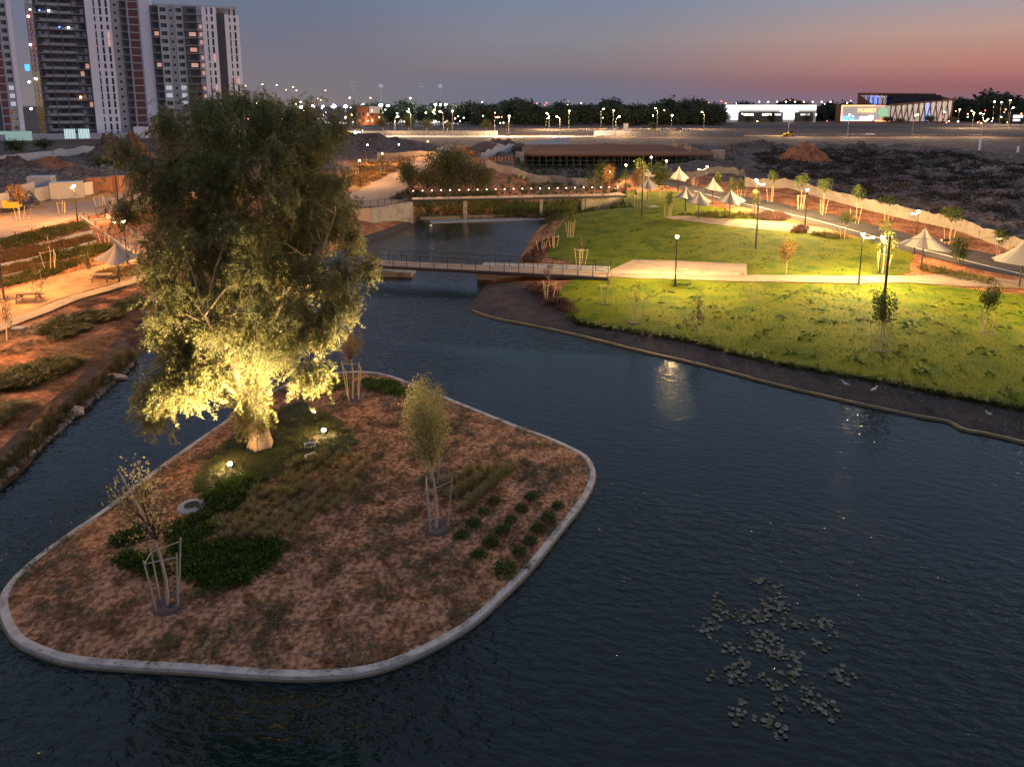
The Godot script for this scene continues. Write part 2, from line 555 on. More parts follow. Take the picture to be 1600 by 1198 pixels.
func leaf_clump_mesh(sd: int, n: int, r0: float, h: float, l: float, w: float, a: Color, b: Color) -> ArrayMesh:
	var r := RandomNumberGenerator.new()
	r.seed = sd
	var mb := MB.new()
	for k in n:
		var d := Vector3(r.randfn(), absf(r.randfn()) * 0.8 + 0.1, r.randfn()).normalized()
		var p := d * Vector3(r0, h, r0) * pow(r.randf(), 0.4)
		var o := (d + Vector3(r.randfn(), r.randfn(), r.randfn()) * 0.5).normalized()
		mb.col = a.lerp(b, r.randf())
		mb.leaf(p, o, o.cross(Vector3(r.randfn(), r.randfn(), r.randfn())).normalized(), l * r.randf_range(0.7, 1.3), w)
	return mb.mesh()

var crowns := {}

func crowns_ready() -> void:
	# name: seed, leaves, clumps, spread, leaf length, width, colours, droop
	crowns["dense"] = crown_mesh(11, 1500, 34, 0.2, 0.15, 0.075, Color(0.03, 0.05, 0.012), Color(0.085, 0.11, 0.03))
	crowns["dense_b"] = crown_mesh(12, 1300, 26, 0.2, 0.16, 0.08, Color(0.03, 0.045, 0.012), Color(0.08, 0.1, 0.028))
	crowns["open"] = crown_mesh(13, 700, 18, 0.17, 0.16, 0.08, Color(0.05, 0.06, 0.016), Color(0.13, 0.12, 0.035))
	crowns["open_b"] = crown_mesh(14, 560, 14, 0.16, 0.17, 0.085, Color(0.045, 0.06, 0.016), Color(0.11, 0.12, 0.03))
	crowns["flat"] = crown_mesh(15, 800, 16, 0.2, 0.2, 0.07, Color(0.035, 0.055, 0.016), Color(0.09, 0.11, 0.03), 0.3, 0.6)
	crowns["sparse"] = crown_mesh(16, 170, 12, 0.18, 0.14, 0.06, Color(0.07, 0.055, 0.03), Color(0.12, 0.085, 0.05))
	crowns["purple"] = crown_mesh(17, 420, 16, 0.2, 0.13, 0.07, Color(0.06, 0.035, 0.035), Color(0.13, 0.075, 0.065))
	crowns["orange"] = crown_mesh(18, 1000, 22, 0.19, 0.15, 0.07, Color(0.14, 0.075, 0.025), Color(0.26, 0.14, 0.05))  # orange leaves, also lamp light painted into the orange-lit crowns
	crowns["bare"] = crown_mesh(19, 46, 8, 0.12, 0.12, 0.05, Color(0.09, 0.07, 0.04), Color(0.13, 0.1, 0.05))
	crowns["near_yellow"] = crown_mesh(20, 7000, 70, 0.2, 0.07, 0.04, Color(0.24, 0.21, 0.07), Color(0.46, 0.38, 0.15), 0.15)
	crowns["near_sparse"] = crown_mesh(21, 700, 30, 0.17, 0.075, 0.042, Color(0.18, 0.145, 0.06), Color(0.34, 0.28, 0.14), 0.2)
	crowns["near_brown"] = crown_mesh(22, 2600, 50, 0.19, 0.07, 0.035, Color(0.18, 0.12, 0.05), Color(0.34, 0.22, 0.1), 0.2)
	crowns["wood"] = crown_mesh(23, 420, 14, 0.26, 0.3, 0.17, Color(0.02, 0.03, 0.018), Color(0.065, 0.075, 0.04), 0.1)
	crowns["wood_b"] = crown_mesh(24, 420, 18, 0.24, 0.3, 0.16, Color(0.013, 0.02, 0.012), Color(0.04, 0.05, 0.026), 0.1)
	crowns["grove"] = crown_mesh(25, 4200, 46, 0.19, 0.1, 0.045, Color(0.045, 0.05, 0.022), Color(0.12, 0.115, 0.05), 0.5)
	crowns["grove_b"] = crown_mesh(26, 3600, 38, 0.2, 0.1, 0.045, Color(0.05, 0.05, 0.024), Color(0.14, 0.125, 0.055), 0.6)

# a young tree: trunk, crown, leaning stakes and a cross bar tied between them
func young_tree(p: Vector3, h: float, cr: float, cbot: float, kind: String, stakes: int, label: String, lean := 0.0, group := "young trees planted in the park", called := "young_tree", stake_mat := "stake_wood") -> Node3D:
	var t := thing(called, label, "tree", p, 0.0, group)
	var r := RandomNumberGenerator.new()
	r.seed = hash(label)
	var top := Vector3(lean, h, 0)
	var pts := []; var rr := []
	for k in 6:
		var f := k / 5.0
		pts.append(Vector3(lean * pow(0.86 * f, 2.0) + 0.05 * sin(f * 7.0 + h), h * 0.86 * f - 0.05, 0.05 * cos(f * 5.0)))
		rr.append(lerpf(0.055, 0.015, f) * (0.5 + h * 0.11))
	part("trunk", MB.new().path(pts, rr, 6), M.young_bark, t)
	var c := part("crown", crowns[kind], M.leaves, t)
	var mid := (h + cbot) * 0.5
	c.position = Vector3(lean * pow(mid / h, 2.0), mid, 0)
	c.rotation = Vector3(0, r.randf() * TAU, 0)
	c.basis = Basis(Vector3(0, 0, 1), atan(-2.0 * lean * mid / (h * h))) * Basis(Vector3.UP, c.rotation.y).scaled(Vector3(cr, (h - cbot) * 0.5, cr))
	var a0 := r.randf() * TAU
	var tops := []
	for k in stakes:
		var a := a0 + TAU * k / stakes + r.randf_range(-0.2, 0.2)
		var foot := Vector3(cos(a), 0, sin(a)) * 0.42 * r.randf_range(0.85, 1.15)
		var sh := clampf(h * 0.48, 1.5, 2.2) * r.randf_range(0.9, 1.08)
		var head := Vector3(cos(a), 0, sin(a)) * 0.75 * r.randf_range(0.85, 1.1) + Vector3(0, sh, 0)
		part("stake", MB.new().tube(foot - Vector3(0, 0.08, 0), head, 0.031, 0.028, 6), M[stake_mat], t)
		tops.append(foot.lerp(head, 0.93))
	for k in ((stakes - 1) if stakes > 1 and hash(label) % 3 != 0 else 0):
		part("crossbar", MB.new().tube(tops[k], tops[k + 1], 0.022, 0.022, 5), M[stake_mat], t)
	if stakes > 0:
		part("soil_basin", MB.new().lathe(Vector3(0, 0, 0), [[0.62, -0.06], [0.56, 0.05], [0.42, 0.06], [0.3, 0.02], [0.02, 0.015]], 12), M.basin_soil, t)
	return t

func eucalyptus(base: Vector3) -> void:
	var t := thing("eucalyptus_tree", "tall old eucalyptus lit from below on the island, drooping olive foliage", "tree", base)
	var r := RandomNumberGenerator.new()
	r.seed = 77
	# trunk leaning a little to the left, forking at half height
	var tp := [Vector3(0, -0.3, 0), Vector3(0, 0.35, 0), Vector3(-0.12, 1.4, 0), Vector3(-0.55, 3.2, 0.05), Vector3(-1.0, 5.2, 0.1), Vector3(-1.5, 7.4, 0), Vector3(-1.75, 9.6, -0.1), Vector3(-1.7, 11.8, -0.2), Vector3(-1.8, 13.8, -0.2), Vector3(-2.0, 15.6, 0)]
	part("trunk", MB.new().path(tp, [0.68, 0.56, 0.47, 0.42, 0.36, 0.3, 0.25, 0.19, 0.12, 0.05], 12), M.bark, t)
	for k in 5:   # root flare
		var a := TAU * k / 5.0 + 0.4
		part("root", MB.new().path([Vector3(cos(a) * 0.34, 0.8, sin(a) * 0.34), Vector3(cos(a) * 0.5, 0.2, sin(a) * 0.5), Vector3(cos(a) * 0.7, -0.12, sin(a) * 0.7)], [0.1, 0.16, 0.1], 7), M.bark, t)
	var limbs := [
		[Vector3(-0.35, 2.4, 0), Vector3(-1.4, 3.7, 0.5), Vector3(-2.7, 4.6, 0.9), Vector3(-4.0, 4.9, 1.1), Vector3(-4.9, 4.5, 1.2)],
		[Vector3(-0.6, 3.4, 0), Vector3(0.4, 5.2, -0.3), Vector3(1.1, 7.4, -0.5), Vector3(1.5, 9.8, -0.6), Vector3(2.2, 12.0, -0.4), Vector3(2.6, 14.2, -0.3)],
		[Vector3(-0.9, 4.8, 0), Vector3(-2.2, 6.3, 0.6), Vector3(-3.6, 7.2, 1.0), Vector3(-5.0, 7.5, 0.9)],
		[Vector3(0.4, 5.2, -0.3), Vector3(1.8, 6.3, 0.6), Vector3(3.2, 6.9, 1.2), Vector3(4.6, 6.6, 1.3)],
		[Vector3(-1.4, 7.0, 0), Vector3(-2.8, 8.8, -0.6), Vector3(-4.2, 10.4, -0.9), Vector3(-5.0, 12.2, -0.8)],
		[Vector3(1.2, 8.0, -0.5), Vector3(2.6, 9.3, 0.4), Vector3(3.9, 10.8, 0.8), Vector3(4.6, 12.4, 0.8)],
		[Vector3(-1.7, 9.6, -0.1), Vector3(-0.6, 11.4, 0.8), Vector3(0.2, 13.4, 1.1), Vector3(0.4, 15.4, 1.0)],
		[Vector3(-1.0, 5.2, 0), Vector3(-1.2, 6.6, -1.6), Vector3(-1.0, 8.4, -3.2), Vector3(-0.8, 10.0, -4.0)],
		[Vector3(-1.0, 5.2, 0), Vector3(-1.0, 6.4, 1.6), Vector3(-0.7, 7.6, 3.2), Vector3(-0.5, 8.4, 4.2)],
		[Vector3(1.1, 7.4, -0.5), Vector3(1.8, 8.8, -2.2), Vector3(2.2, 10.2, -3.6)],
	]
	for L in limbs:
		var rr := []
		for k in L.size(): rr.append(lerpf(0.2, 0.04, float(k) / (L.size() - 1)))
		part("limb", MB.new().path(L, rr, 8), M.bark, t)
	# clumps of hanging foliage that fill the crown, more of them towards the outside
	var rad := [[1.6, 0.6], [2.6, 0.8], [3.6, 1.1], [4.6, 1.7], [6.0, 3.1], [8.0, 4.6], [10.0, 4.95], [12.0, 4.9], [14.0, 4.8], [15.6, 4.5], [16.6, 3.7], [17.3, 2.2], [17.6, 0.8]]
	var nodes := []
	for L in limbs:
		for k in range(1, L.size()):
			nodes.append(L[k]); nodes.append((L[k] + L[k - 1]) * 0.5)
	for k in range(3, tp.size()): nodes.append(tp[k])
	var clumps := []
	var br := MB.new()
	var tries := 0
	while clumps.size() < 175 and tries < 16000:
		tries += 1
		var y := lerpf(1.9, 17.3, pow(r.randf(), 0.85))
		var R := 0.0
		for k in rad.size() - 1:
			if y >= rad[k][0] and y <= rad[k + 1][0]:
				R = lerpf(rad[k][1], rad[k + 1][1], (y - rad[k][0]) / (rad[k + 1][0] - rad[k][0]))
		var a := r.randf() * TAU
		var q := sqrt(r.randf()) if r.randf() < 0.7 else r.randf_range(0.85, 1.06)
		R *= 1.0 + 0.14 * sin(a * 3.0 + y * 0.9) + 0.07 * sin(a * 5.0 - y * 1.7)
		var axis_x := lerpf(-0.2, -0.2, clampf(y / 10.0, 0, 1)) + 0.45 * clampf((y - 12.0) / 5.0, 0, 1)
		var p := Vector3(axis_x + cos(a) * R * q, y, sin(a) * R * q * 0.92)
		var near := 9.0
		for c in clumps: near = minf(near, c.distance_to(p))
		if near < 1.12: continue
		if y > 2.4 and (p.distance_to(Vector3(3.02, 0, -1.16)) < 5.4 or p.distance_to(Vector3(-0.66, 0, 2.26)) < 5.4): continue
		clumps.append(p)
		var best: Vector3 = nodes[0]
		for nd in nodes:
			if nd.distance_to(p + Vector3(0, -0.8, 0)) < best.distance_to(p + Vector3(0, -0.8, 0)): best = nd
		var mid := (best + p) * 0.5 + Vector3(0, 0.35, 0)
		br.path([best, mid, p], [0.05, 0.032, 0.012], 4, false)
	# a few long curtains that hang below the lower edge on the left
	for q in [Vector3(-4.6, 3.4, 1.3), Vector3(-5.0, 2.7, 1.0), Vector3(-4.3, 3.0, 1.6), Vector3(-3.6, 3.4, 1.6), Vector3(-2.6, 3.2, 1.3), Vector3(-4.7, 2.0, 1.2), Vector3(2.6, 4.0, 1.2), Vector3(3.4, 4.2, 1.0)]:
		clumps.append(q)
	for k in 14:
		clumps.append(Vector3(r.randf_range(-4.9, -1.8), r.randf_range(3.6, 5.8), r.randf_range(0.2, 1.7)))
	for k in 7:
		clumps.append(Vector3(r.randf_range(1.8, 4.8), r.randf_range(5.8, 7.4), r.randf_range(-0.8, 1.4)))
	part("branches", br, M.bark, t, "stuff")
	# one hanging twig with slender leaves, repeated
	var sprays := []
	for s in 3:
		var mb := MB.new()
		var len := 0.62
		mb.col = Color(0.12, 0.09, 0.05)
		mb.tube(Vector3.ZERO, Vector3(0.08, -len, 0.03), 0.008, 0.004, 3)
		for k in 34:
			var f := (k + 0.5) / 34.0
			var a := r.randf() * TAU
			var d := Vector3(cos(a) * 0.7, -0.55 + r.randf_range(-0.4, 0.5), sin(a) * 0.7).normalized()
			mb.col = Color(0.13, 0.135, 0.045).lerp(Color(0.27, 0.245, 0.1), r.randf())
			mb.leaf(Vector3(0.08 * f, -len * f, 0.03 * f), d, d.cross(Vector3(r.randfn(), r.randfn(), r.randfn())).normalized(), r.randf_range(0.1, 0.18), r.randf_range(0.022, 0.034))
		sprays.append(mb.mesh())
	for s in 3:
		var xf := []
		for c in clumps:
			var cr := r.randf_range(0.55, 0.95)
			for k in 32:
				var o := Vector3(r.randfn() * 0.46, r.randfn() * 0.52, r.randfn() * 0.46) * cr
				var out := Vector3(c.x, 0, c.z).normalized() * 0.35
				var sc := r.randf_range(0.75, 1.25)
				xf.append(Transform3D(Basis.from_euler(Vector3(r.randfn() * 0.6 + out.z, r.randf() * TAU, r.randfn() * 0.6)).scaled(Vector3(sc, sc * r.randf_range(0.9, 1.2), sc)), c + o + Vector3(0, 0.4, 0)))
		# leafy suckers round the foot of the trunk
		for k in 190:
			var a2 := r.randf() * TAU
			var sy := r.randf_range(1.15, 4.8)
			var sr := r.randf_range(0.15, 1.0) * lerpf(0.75, 1.7, (sy - 1.15) / 3.6)
			xf.append(Transform3D(Basis.from_euler(Vector3(r.randfn() * 0.5, r.randf() * TAU, r.randfn() * 0.5)), Vector3(-0.1 - sy * 0.12 + cos(a2) * sr, sy, sin(a2) * sr)))
		var mm := MultiMesh.new()
		mm.transform_format = MultiMesh.TRANSFORM_3D
		mm.use_colors = true
		mm.mesh = sprays[s]
		mm.instance_count = xf.size()
		for k in xf.size():
			mm.set_instance_transform(k, xf[k])
			var g := r.randf_range(0.7, 1.3)
			mm.set_instance_color(k, Color(g * r.randf_range(0.92, 1.12), g, g * r.randf_range(0.8, 1.1)))
		var o2 := MultiMeshInstance3D.new()
		o2.name = "crown"
		o2.multimesh = mm
		o2.material_override = M.leaves
		o2.set_meta("kind", "stuff")
		t.add_child(o2, true)

# ---------------------------------------------------------------- lamps and street furniture
func lamp_light(parent: Node3D, p: Vector3, c: Color, e: float, r := 0.12) -> OmniLight3D:
	var l := OmniLight3D.new()
	l.name = "lamp_light"
	l.light_color = c.linear_to_srgb()
	l.light_energy = e
	l.omni_range = 90.0
	l.omni_attenuation = 2.0
	l.light_size = r
	l.shadow_enabled = true
	l.position = p
	parent.add_child(l, true)
	return l

func park_lamp(p: Vector3, h: float, e: float, label: String, c := Color(1, 0.55, 0.2), arm := Vector3.ZERO, glow_name := "lamp_glow") -> Node3D:
	var t := thing("park_lamp", label, "lamp post", p, 0.0, "lamp posts of the park")
	part("post", MB.new().lathe(Vector3.ZERO, [[0.075, 0.0], [0.075, 1.1], [0.055, 1.15], [0.05, h - 0.12], [0.0, h - 0.12]], 10), M.black_metal, t)
	part("base_plate", MB.new().lathe(Vector3.ZERO, [[0.24, -0.1], [0.24, 0.06], [0.2, 0.1], [0.1, 0.12], [0.0, 0.12]], 10), M.black_metal, t)
	part("lamp_cap", MB.new().lathe(Vector3(0, h, 0), [[0.0, 0.14], [0.22, 0.14], [0.2, 0.2], [0.06, 0.24], [0.0, 0.25]], 12), M.black_metal, t)
	part("lamp_glass", MB.new().lathe(Vector3(0, h, 0), [[0.0, -0.12], [0.1, -0.12], [0.15, 0.0], [0.15, 0.13], [0.0, 0.13]], 12), M[glow_name], t)
	part("light_blocking_disc", MB.new().lathe(Vector3(0, h, 0), [[0.0, -0.24], [0.1, -0.24], [0.12, -0.2], [0.0, -0.19]], 12), M.black_metal, t)  # added opaque disc, blocks light straight below to widen the pool
	lamp_light(t, Vector3(0, h, 0), c, e)
	if arm != Vector3.ZERO:
		var q := Vector3(arm.x, h + arm.y, arm.z)
		part("bracket_arm", MB.new().path([Vector3(0, h - 0.25, 0), Vector3(arm.x * 0.5, h - 0.12 + arm.y, arm.z * 0.5), q], [0.03, 0.028, 0.025], 6), M.white_paint, t)
		part("lamp_head", MB.new().lathe(q, [[0.0, -0.06], [0.12, -0.06], [0.14, 0.0], [0.1, 0.06], [0.0, 0.07]], 10), M[glow_name], t)
		lamp_light(t, q, c, e * 0.35, 0.1)
	return t

func plain_pole(p: Vector3, h: float, label: String, called := "steel_pole", r := 0.11) -> Node3D:
	var t := thing(called, label, "pole", p)
	part("shaft", MB.new().lathe(Vector3.ZERO, [[r * 1.15, 0.0], [r, h * 0.5], [r * 0.8, h], [0.0, h]], 10), M.black_metal, t)
	part("base_plate", MB.new().lathe(Vector3.ZERO, [[0.32, -0.1], [0.32, 0.05], [0.12, 0.07], [0.0, 0.07]], 8), M.dark_steel, t)
	return t

# tent shaped shade sail with four drawn-out corners on one mast
func shade_sail(p: Vector3, half: float, rim: float, apex: float, turn: float, label: String) -> Node3D:
	var t := thing("shade_sail", label, "shade sail", p, turn, "shade sails of the park")
	var mb := MB.new()
	var seg := 32; var rows := 7
	var P := []
	for i in rows + 1:
		var f := float(i) / rows
		for k in seg:
			var a := TAU * k / seg
			var corner := pow(absf(cos(2.0 * a)), 1.7)          # 1 in the four corners
			var R := half * lerpf(0.72, 1.32, corner)
			var low := rim + (0.28 if int(round(a / (PI / 2.0))) % 2 == 0 else -0.1) * corner
			P.append(Vector3(cos(a) * R * f, lerpf(apex, low, pow(f, 0.62)), sin(a) * R * f))
	for i in rows:
		for k in seg:
			var k2 := (k + 1) % seg
			mb.quad(P[i * seg + k], P[(i + 1) * seg + k], P[(i + 1) * seg + k2], P[i * seg + k2])
	var cl := part("canopy", mb, M.sail_cloth, t)
	var hem := []; var hr := []
	for k in seg + 1:
		hem.append(P[rows * seg + k % seg] + Vector3(0, -0.015, 0)); hr.append(0.025)
	part("hem", MB.new().path(hem, hr, 4, false), M.sail_cloth, cl)
	part("mast", MB.new().tube(Vector3(0, -0.1, 0), Vector3(0, apex - 0.05, 0), 0.075, 0.06, 8), M.dark_steel, t)
	part("base_plate", MB.new().lathe(Vector3.ZERO, [[0.25, -0.05], [0.25, 0.05], [0.1, 0.07], [0.0, 0.07]], 8), M.dark_steel, t)
	for k in 4:
		var a3 := PI / 2.0 * k
		part("strut", MB.new().tube(Vector3(0, rim - 0.25, 0), P[rows * seg + k * seg / 4] + Vector3(0, -0.03, 0), 0.03, 0.022, 5), M.dark_steel, t)
	return t

func picnic_table(p: Vector3, turn: float, label: String) -> void:
	var t := thing("picnic_table", label, "picnic table", p, turn, "picnic tables on the sand")
	for k in 5:
		part("table_plank", MB.new().box(Vector3(0, 0.75, -0.32 + 0.16 * k), Vector3(1.9, 0.045, 0.145)), M.table_wood, t)
	for s in [-1.0, 1.0]:
		for k in 2:
			part("bench_plank", MB.new().box(Vector3(0, 0.45, s * (0.66 + 0.15 * k)), Vector3(1.9, 0.045, 0.135)), M.table_wood, t)
		for u in [-0.7, 0.7]:
			part("leg", MB.new().bar(Vector3(u, 0.0, s * 0.72), Vector3(u, 0.73, s * 0.22), 0.09, 0.05), M.table_wood, t)
	for u in [-0.7, 0.7]:
		part("cross_beam", MB.new().box(Vector3(u + 0.06, 0.4, 0), Vector3(0.05, 0.09, 1.66)), M.table_wood, t)

func container(p: Vector3, sz: Vector3, turn: float, m: String, called: String, label: String) -> void:
	var t := thing(called, label, "container", p, turn)
	part("shell", MB.new().box(Vector3(0, sz.y * 0.5, 0), sz), M[m], t)
	var ribs := MB.new()
	var n := int(sz.x / 0.3)
	for k in n:
		for s in [-1.0, 1.0]:
			ribs.box(Vector3(-sz.x * 0.5 + 0.2 + (sz.x - 0.4) * k / (n - 1), sz.y * 0.5, s * (sz.z * 0.5 + 0.02)), Vector3(0.14, sz.y - 0.3, 0.06))
	part("corrugation", ribs, M[m], t, "stuff")
	for s in [-1.0, 1.0]:
		for q in [0.08, sz.y - 0.08]:
			part("edge_rail", MB.new().box(Vector3(0, q, s * (sz.z * 0.5 + 0.02)), Vector3(sz.x + 0.04, 0.16, 0.1)), M[m], t)
		for q2 in [-1.0, 1.0]:
			part("corner_post", MB.new().box(Vector3(q2 * (sz.x * 0.5 - 0.02), sz.y * 0.5, s * (sz.z * 0.5 + 0.015)), Vector3(0.18, sz.y + 0.02, 0.14)), M[m], t)
		var d := part("door", MB.new().box(Vector3(sz.x * 0.5 + 0.03, sz.y * 0.5, s * sz.z * 0.245), Vector3(0.06, sz.y - 0.3, sz.z * 0.46)), M[m], t)
		part("lock_bar", MB.new().tube(Vector3(sz.x * 0.5 + 0.09, 0.2, s * sz.z * 0.2), Vector3(sz.x * 0.5 + 0.09, sz.y - 0.2, s * sz.z * 0.2), 0.025, 0.025, 5), M.grey_steel, d)

func car(p: Vector3, turn: float, m: Material, label: String, tail := false) -> Node3D:
	var t := thing("parked_car", label, "car", p, turn, "cars along the far road")
	var b := MB.new()
	var prof := [[-2.1, 0.35], [-2.15, 0.7], [-1.9, 0.9], [-1.2, 0.97], [1.0, 0.97], [1.9, 0.86], [2.15, 0.65], [2.1, 0.35]]
	for k in prof.size() - 1:
		for s in [-0.85, 0.85]:
			var v := [Vector3(prof[k][0], prof[k][1], s), Vector3(prof[k + 1][0], prof[k + 1][1], s), Vector3(0, 0.35, s)]
			if s < 0: b.tri(v[0], v[1], v[2])
			else: b.tri(v[0], v[2], v[1])
		b.quad(Vector3(prof[k][0], prof[k][1], -0.85), Vector3(prof[k][0], prof[k][1], 0.85), Vector3(prof[k + 1][0], prof[k + 1][1], 0.85), Vector3(prof[k + 1][0], prof[k + 1][1], -0.85))
	part("body", b, m, t)
	var g := MB.new()
	var gp := [[-1.5, 0.95], [-0.9, 1.42], [0.5, 1.42], [1.15, 0.95]]
	for k in 3:
		g.quad(Vector3(gp[k][0], gp[k][1], -0.7), Vector3(gp[k][0], gp[k][1], 0.7), Vector3(gp[k + 1][0], gp[k + 1][1], 0.7), Vector3(gp[k + 1][0], gp[k + 1][1], -0.7))
	for s in [-0.7, 0.7]:
		g.quad(Vector3(gp[0][0], gp[0][1], s), Vector3(gp[1][0], gp[1][1], s), Vector3(gp[2][0], gp[2][1], s), Vector3(gp[3][0], gp[3][1], s))
	part("cabin", g, M.window_glass, t)
	for u in [-1.3, 1.3]:
		for s in [-0.8, 0.8]:
			part("wheel", MB.new().tube(Vector3(u, 0.32, s - 0.1), Vector3(u, 0.32, s + 0.1), 0.32, 0.32, 10), M.black_rubber, t)
	for s in [-0.6, 0.6]:
		part("headlight", MB.new().box(Vector3(2.1, 0.62, s), Vector3(0.16, 0.16, 0.36)), M.lamp_glow_white if not tail else M.pale_window, t)
		part("tail_light", MB.new().box(Vector3(-2.12, 0.72, s), Vector3(0.1, 0.14, 0.34)), M.red_glow if tail else M.tower_brown, t)
	return t

func street_light(p: Vector3, h: float, arm: float, label: String, gm := "street_glow", e := 25.0, c := Color(1, 0.6, 0.28), size := 0.5, group := "street lights along the far roads") -> Node3D:
	var t := thing("street_light", label, "street light", p, 0.0, group)
	part("post", MB.new().path([Vector3(0, 0, 0), Vector3(0, h * 0.8, 0), Vector3(arm * 0.25, h * 0.96, 0), Vector3(arm, h, 0)], [0.16, 0.11, 0.09, 0.07], 6), M.grey_steel, t)
	part("lamp_head", MB.new().lathe(Vector3(arm, h, 0), [[0.0, -0.3 * size], [0.5 * size, -0.3 * size], [0.62 * size, 0.0], [0.4 * size, 0.3 * size], [0.0, 0.34 * size]], 10), M[gm], t)
	if e > 0.0:
		lamp_light(t, Vector3(arm, h - 0.9 * size, 0), c, e, 0.2)
	return t

func earth_mound(p: Vector3, r: Vector3, m: String, label: String, sd := 1, group := "") -> void:
	var mb := MB.new()
	var nz := FastNoiseLite.new()
	nz.seed = sd
	nz.frequency = 0.16
	var rows := 14; var seg := 30
	var P := []
	for i in rows + 1:
		var f := float(i) / rows
		for k in seg:
			var a := TAU * k / seg
			var x := cos(a) * r.x * f; var z := sin(a) * r.z * f
			var y := r.y * (pow(cos(minf(f, 1.0) * PI * 0.5), 1.4)) * (1.0 + 0.7 * nz.get_noise_2d(x * 2.2 + p.x, z * 2.2)) + 0.35 * nz.get_noise_2d(x * 9.0, z * 9.0 + p.z) * (1.0 - f) - 0.5 * f
			P.append(Vector3(x, y, z))
	for i in rows:
		for k in seg:
			var k2 := (k + 1) % seg
			mb.quad(P[i * seg + k], P[(i + 1) * seg + k], P[(i + 1) * seg + k2], P[i * seg + k2])
	var o := part("earth_mound", mb, M[m], self)
	o.position = p
	tag(o, label, "earth mound", group)

func panel_fence(called: String, P: PackedVector2Array, h: float, w: float, m: String, label: String, posts := true, wobble := 0.03) -> void:
	var o := P[0]
	var t := thing(called, label, "fence", Vector3(o.x, 0, o.y))
	var off := Vector3(o.x, 0, o.y)
	for i in P.size() - 1:
		var n := maxi(1, int(round(P[i].distance_to(P[i + 1]) / w)))
		for k in n:
			var a := P[i].lerp(P[i + 1], float(k) / n); var b := P[i].lerp(P[i + 1], float(k + 1) / n)
			var d := (b - a).normalized() * 0.02
			var A := Vector3(a.x + d.x, hh(a.x, a.y) - 0.1, a.y + d.y) - off; var B := Vector3(b.x - d.x, hh(b.x, b.y) - 0.1, b.y - d.y) - off
			var s := Vector3(-(B - A).z, 0, (B - A).x).normalized() * 0.025
			var u := Vector3(rng.randfn() * wobble, h + rng.randfn() * wobble, rng.randfn() * wobble)
			var mb := MB.new()
			var q := [A - s, B - s, B - s + u, A - s + u, A + s, B + s, B + s + u, A + s + u]
			mb.quad(q[0], q[3], q[2], q[1]); mb.quad(q[4], q[5], q[6], q[7]); mb.quad(q[3], q[7], q[6], q[2]); mb.quad(q[0], q[4], q[7], q[3]); mb.quad(q[1], q[2], q[6], q[5])
			part("panel", mb, M[m], t)
			if posts:
				part("post", MB.new().box(A + Vector3(0, h * 0.5, 0) - s * 2.5, Vector3(0.09, h + 0.1, 0.09)), M.grey_steel, t)

# cloth fence: one soft strip hung between posts, top edge sagging
func cloth_fence(P: PackedVector2Array, h: float, label: String) -> void:
	var t := thing("cloth_fence", label, "fence", Vector3(P[0].x, 0, P[0].y))
	var off := Vector3(P[0].x, 0, P[0].y)
	var mb := MB.new()
	var q := smooth(P, 10, false)
	var rows := []
	for i in q.size():
		var g := hh(q[i].x, q[i].y)
		var d := (q[mini(i + 1, q.size() - 1)] - q[maxi(i - 1, 0)]).normalized()
		var s := Vector3(-d.y, 0, d.x)
		var r := []
		for k in 5:
			var bulge := 0.12 * sin(i * 1.3 + k * 0.9) + 0.1 * lump.get_noise_2d(i * 9.0, k * 14.0)
			r.append(Vector3(q[i].x, g - 0.15 + (h * k / 4.0) * (1.0 + (0.05 * sin(i * 0.9) + 0.12 * lump.get_noise_2d(i * 14.0, 4.0) if k == 4 else 0.0)), q[i].y) + s * bulge - off)
		rows.append(r)
	for i in rows.size() - 1:
		for k in 4:
			mb.quad(rows[i][k], rows[i][k + 1], rows[i + 1][k + 1], rows[i + 1][k])
	part("cloth", mb, M.fence_cloth, t)
	for i in range(0, q.size(), 5):
		part("post", MB.new().tube(Vector3(q[i].x, hh(q[i].x, q[i].y) - 0.2, q[i].y) - off + Vector3(0.06, 0, -0.1), Vector3(q[i].x, hh(q[i].x, q[i].y) + h + 0.1, q[i].y) - off + Vector3(0.06, 0, -0.1), 0.04, 0.04, 5), M.grey_steel, t)

func railing(t: Node3D, pts: Array, h: float, gap: float, m: String, rails := 3) -> void:
	for i in pts.size() - 1:
		var a: Vector3 = pts[i]; var b: Vector3 = pts[i + 1]
		var n := maxi(1, int(round(a.distance_to(b) / gap)))
		for k in range(0 if i == 0 else 1, n + 1):
			var p := a.lerp(b, float(k) / n)
			part("post", MB.new().box(p + Vector3(0, h * 0.5 - 0.06, 0), Vector3(0.06, h + 0.12, 0.06)), M[m], t)
		for k in rails:
			var y := h if k == 0 else h * k / rails
			part("handrail" if k == 0 else "rail_wire", MB.new().tube(a + Vector3(0, y, 0), b + Vector3(0, y, 0), 0.035 if k == 0 else 0.012, -1.0, 5), M[m], t)

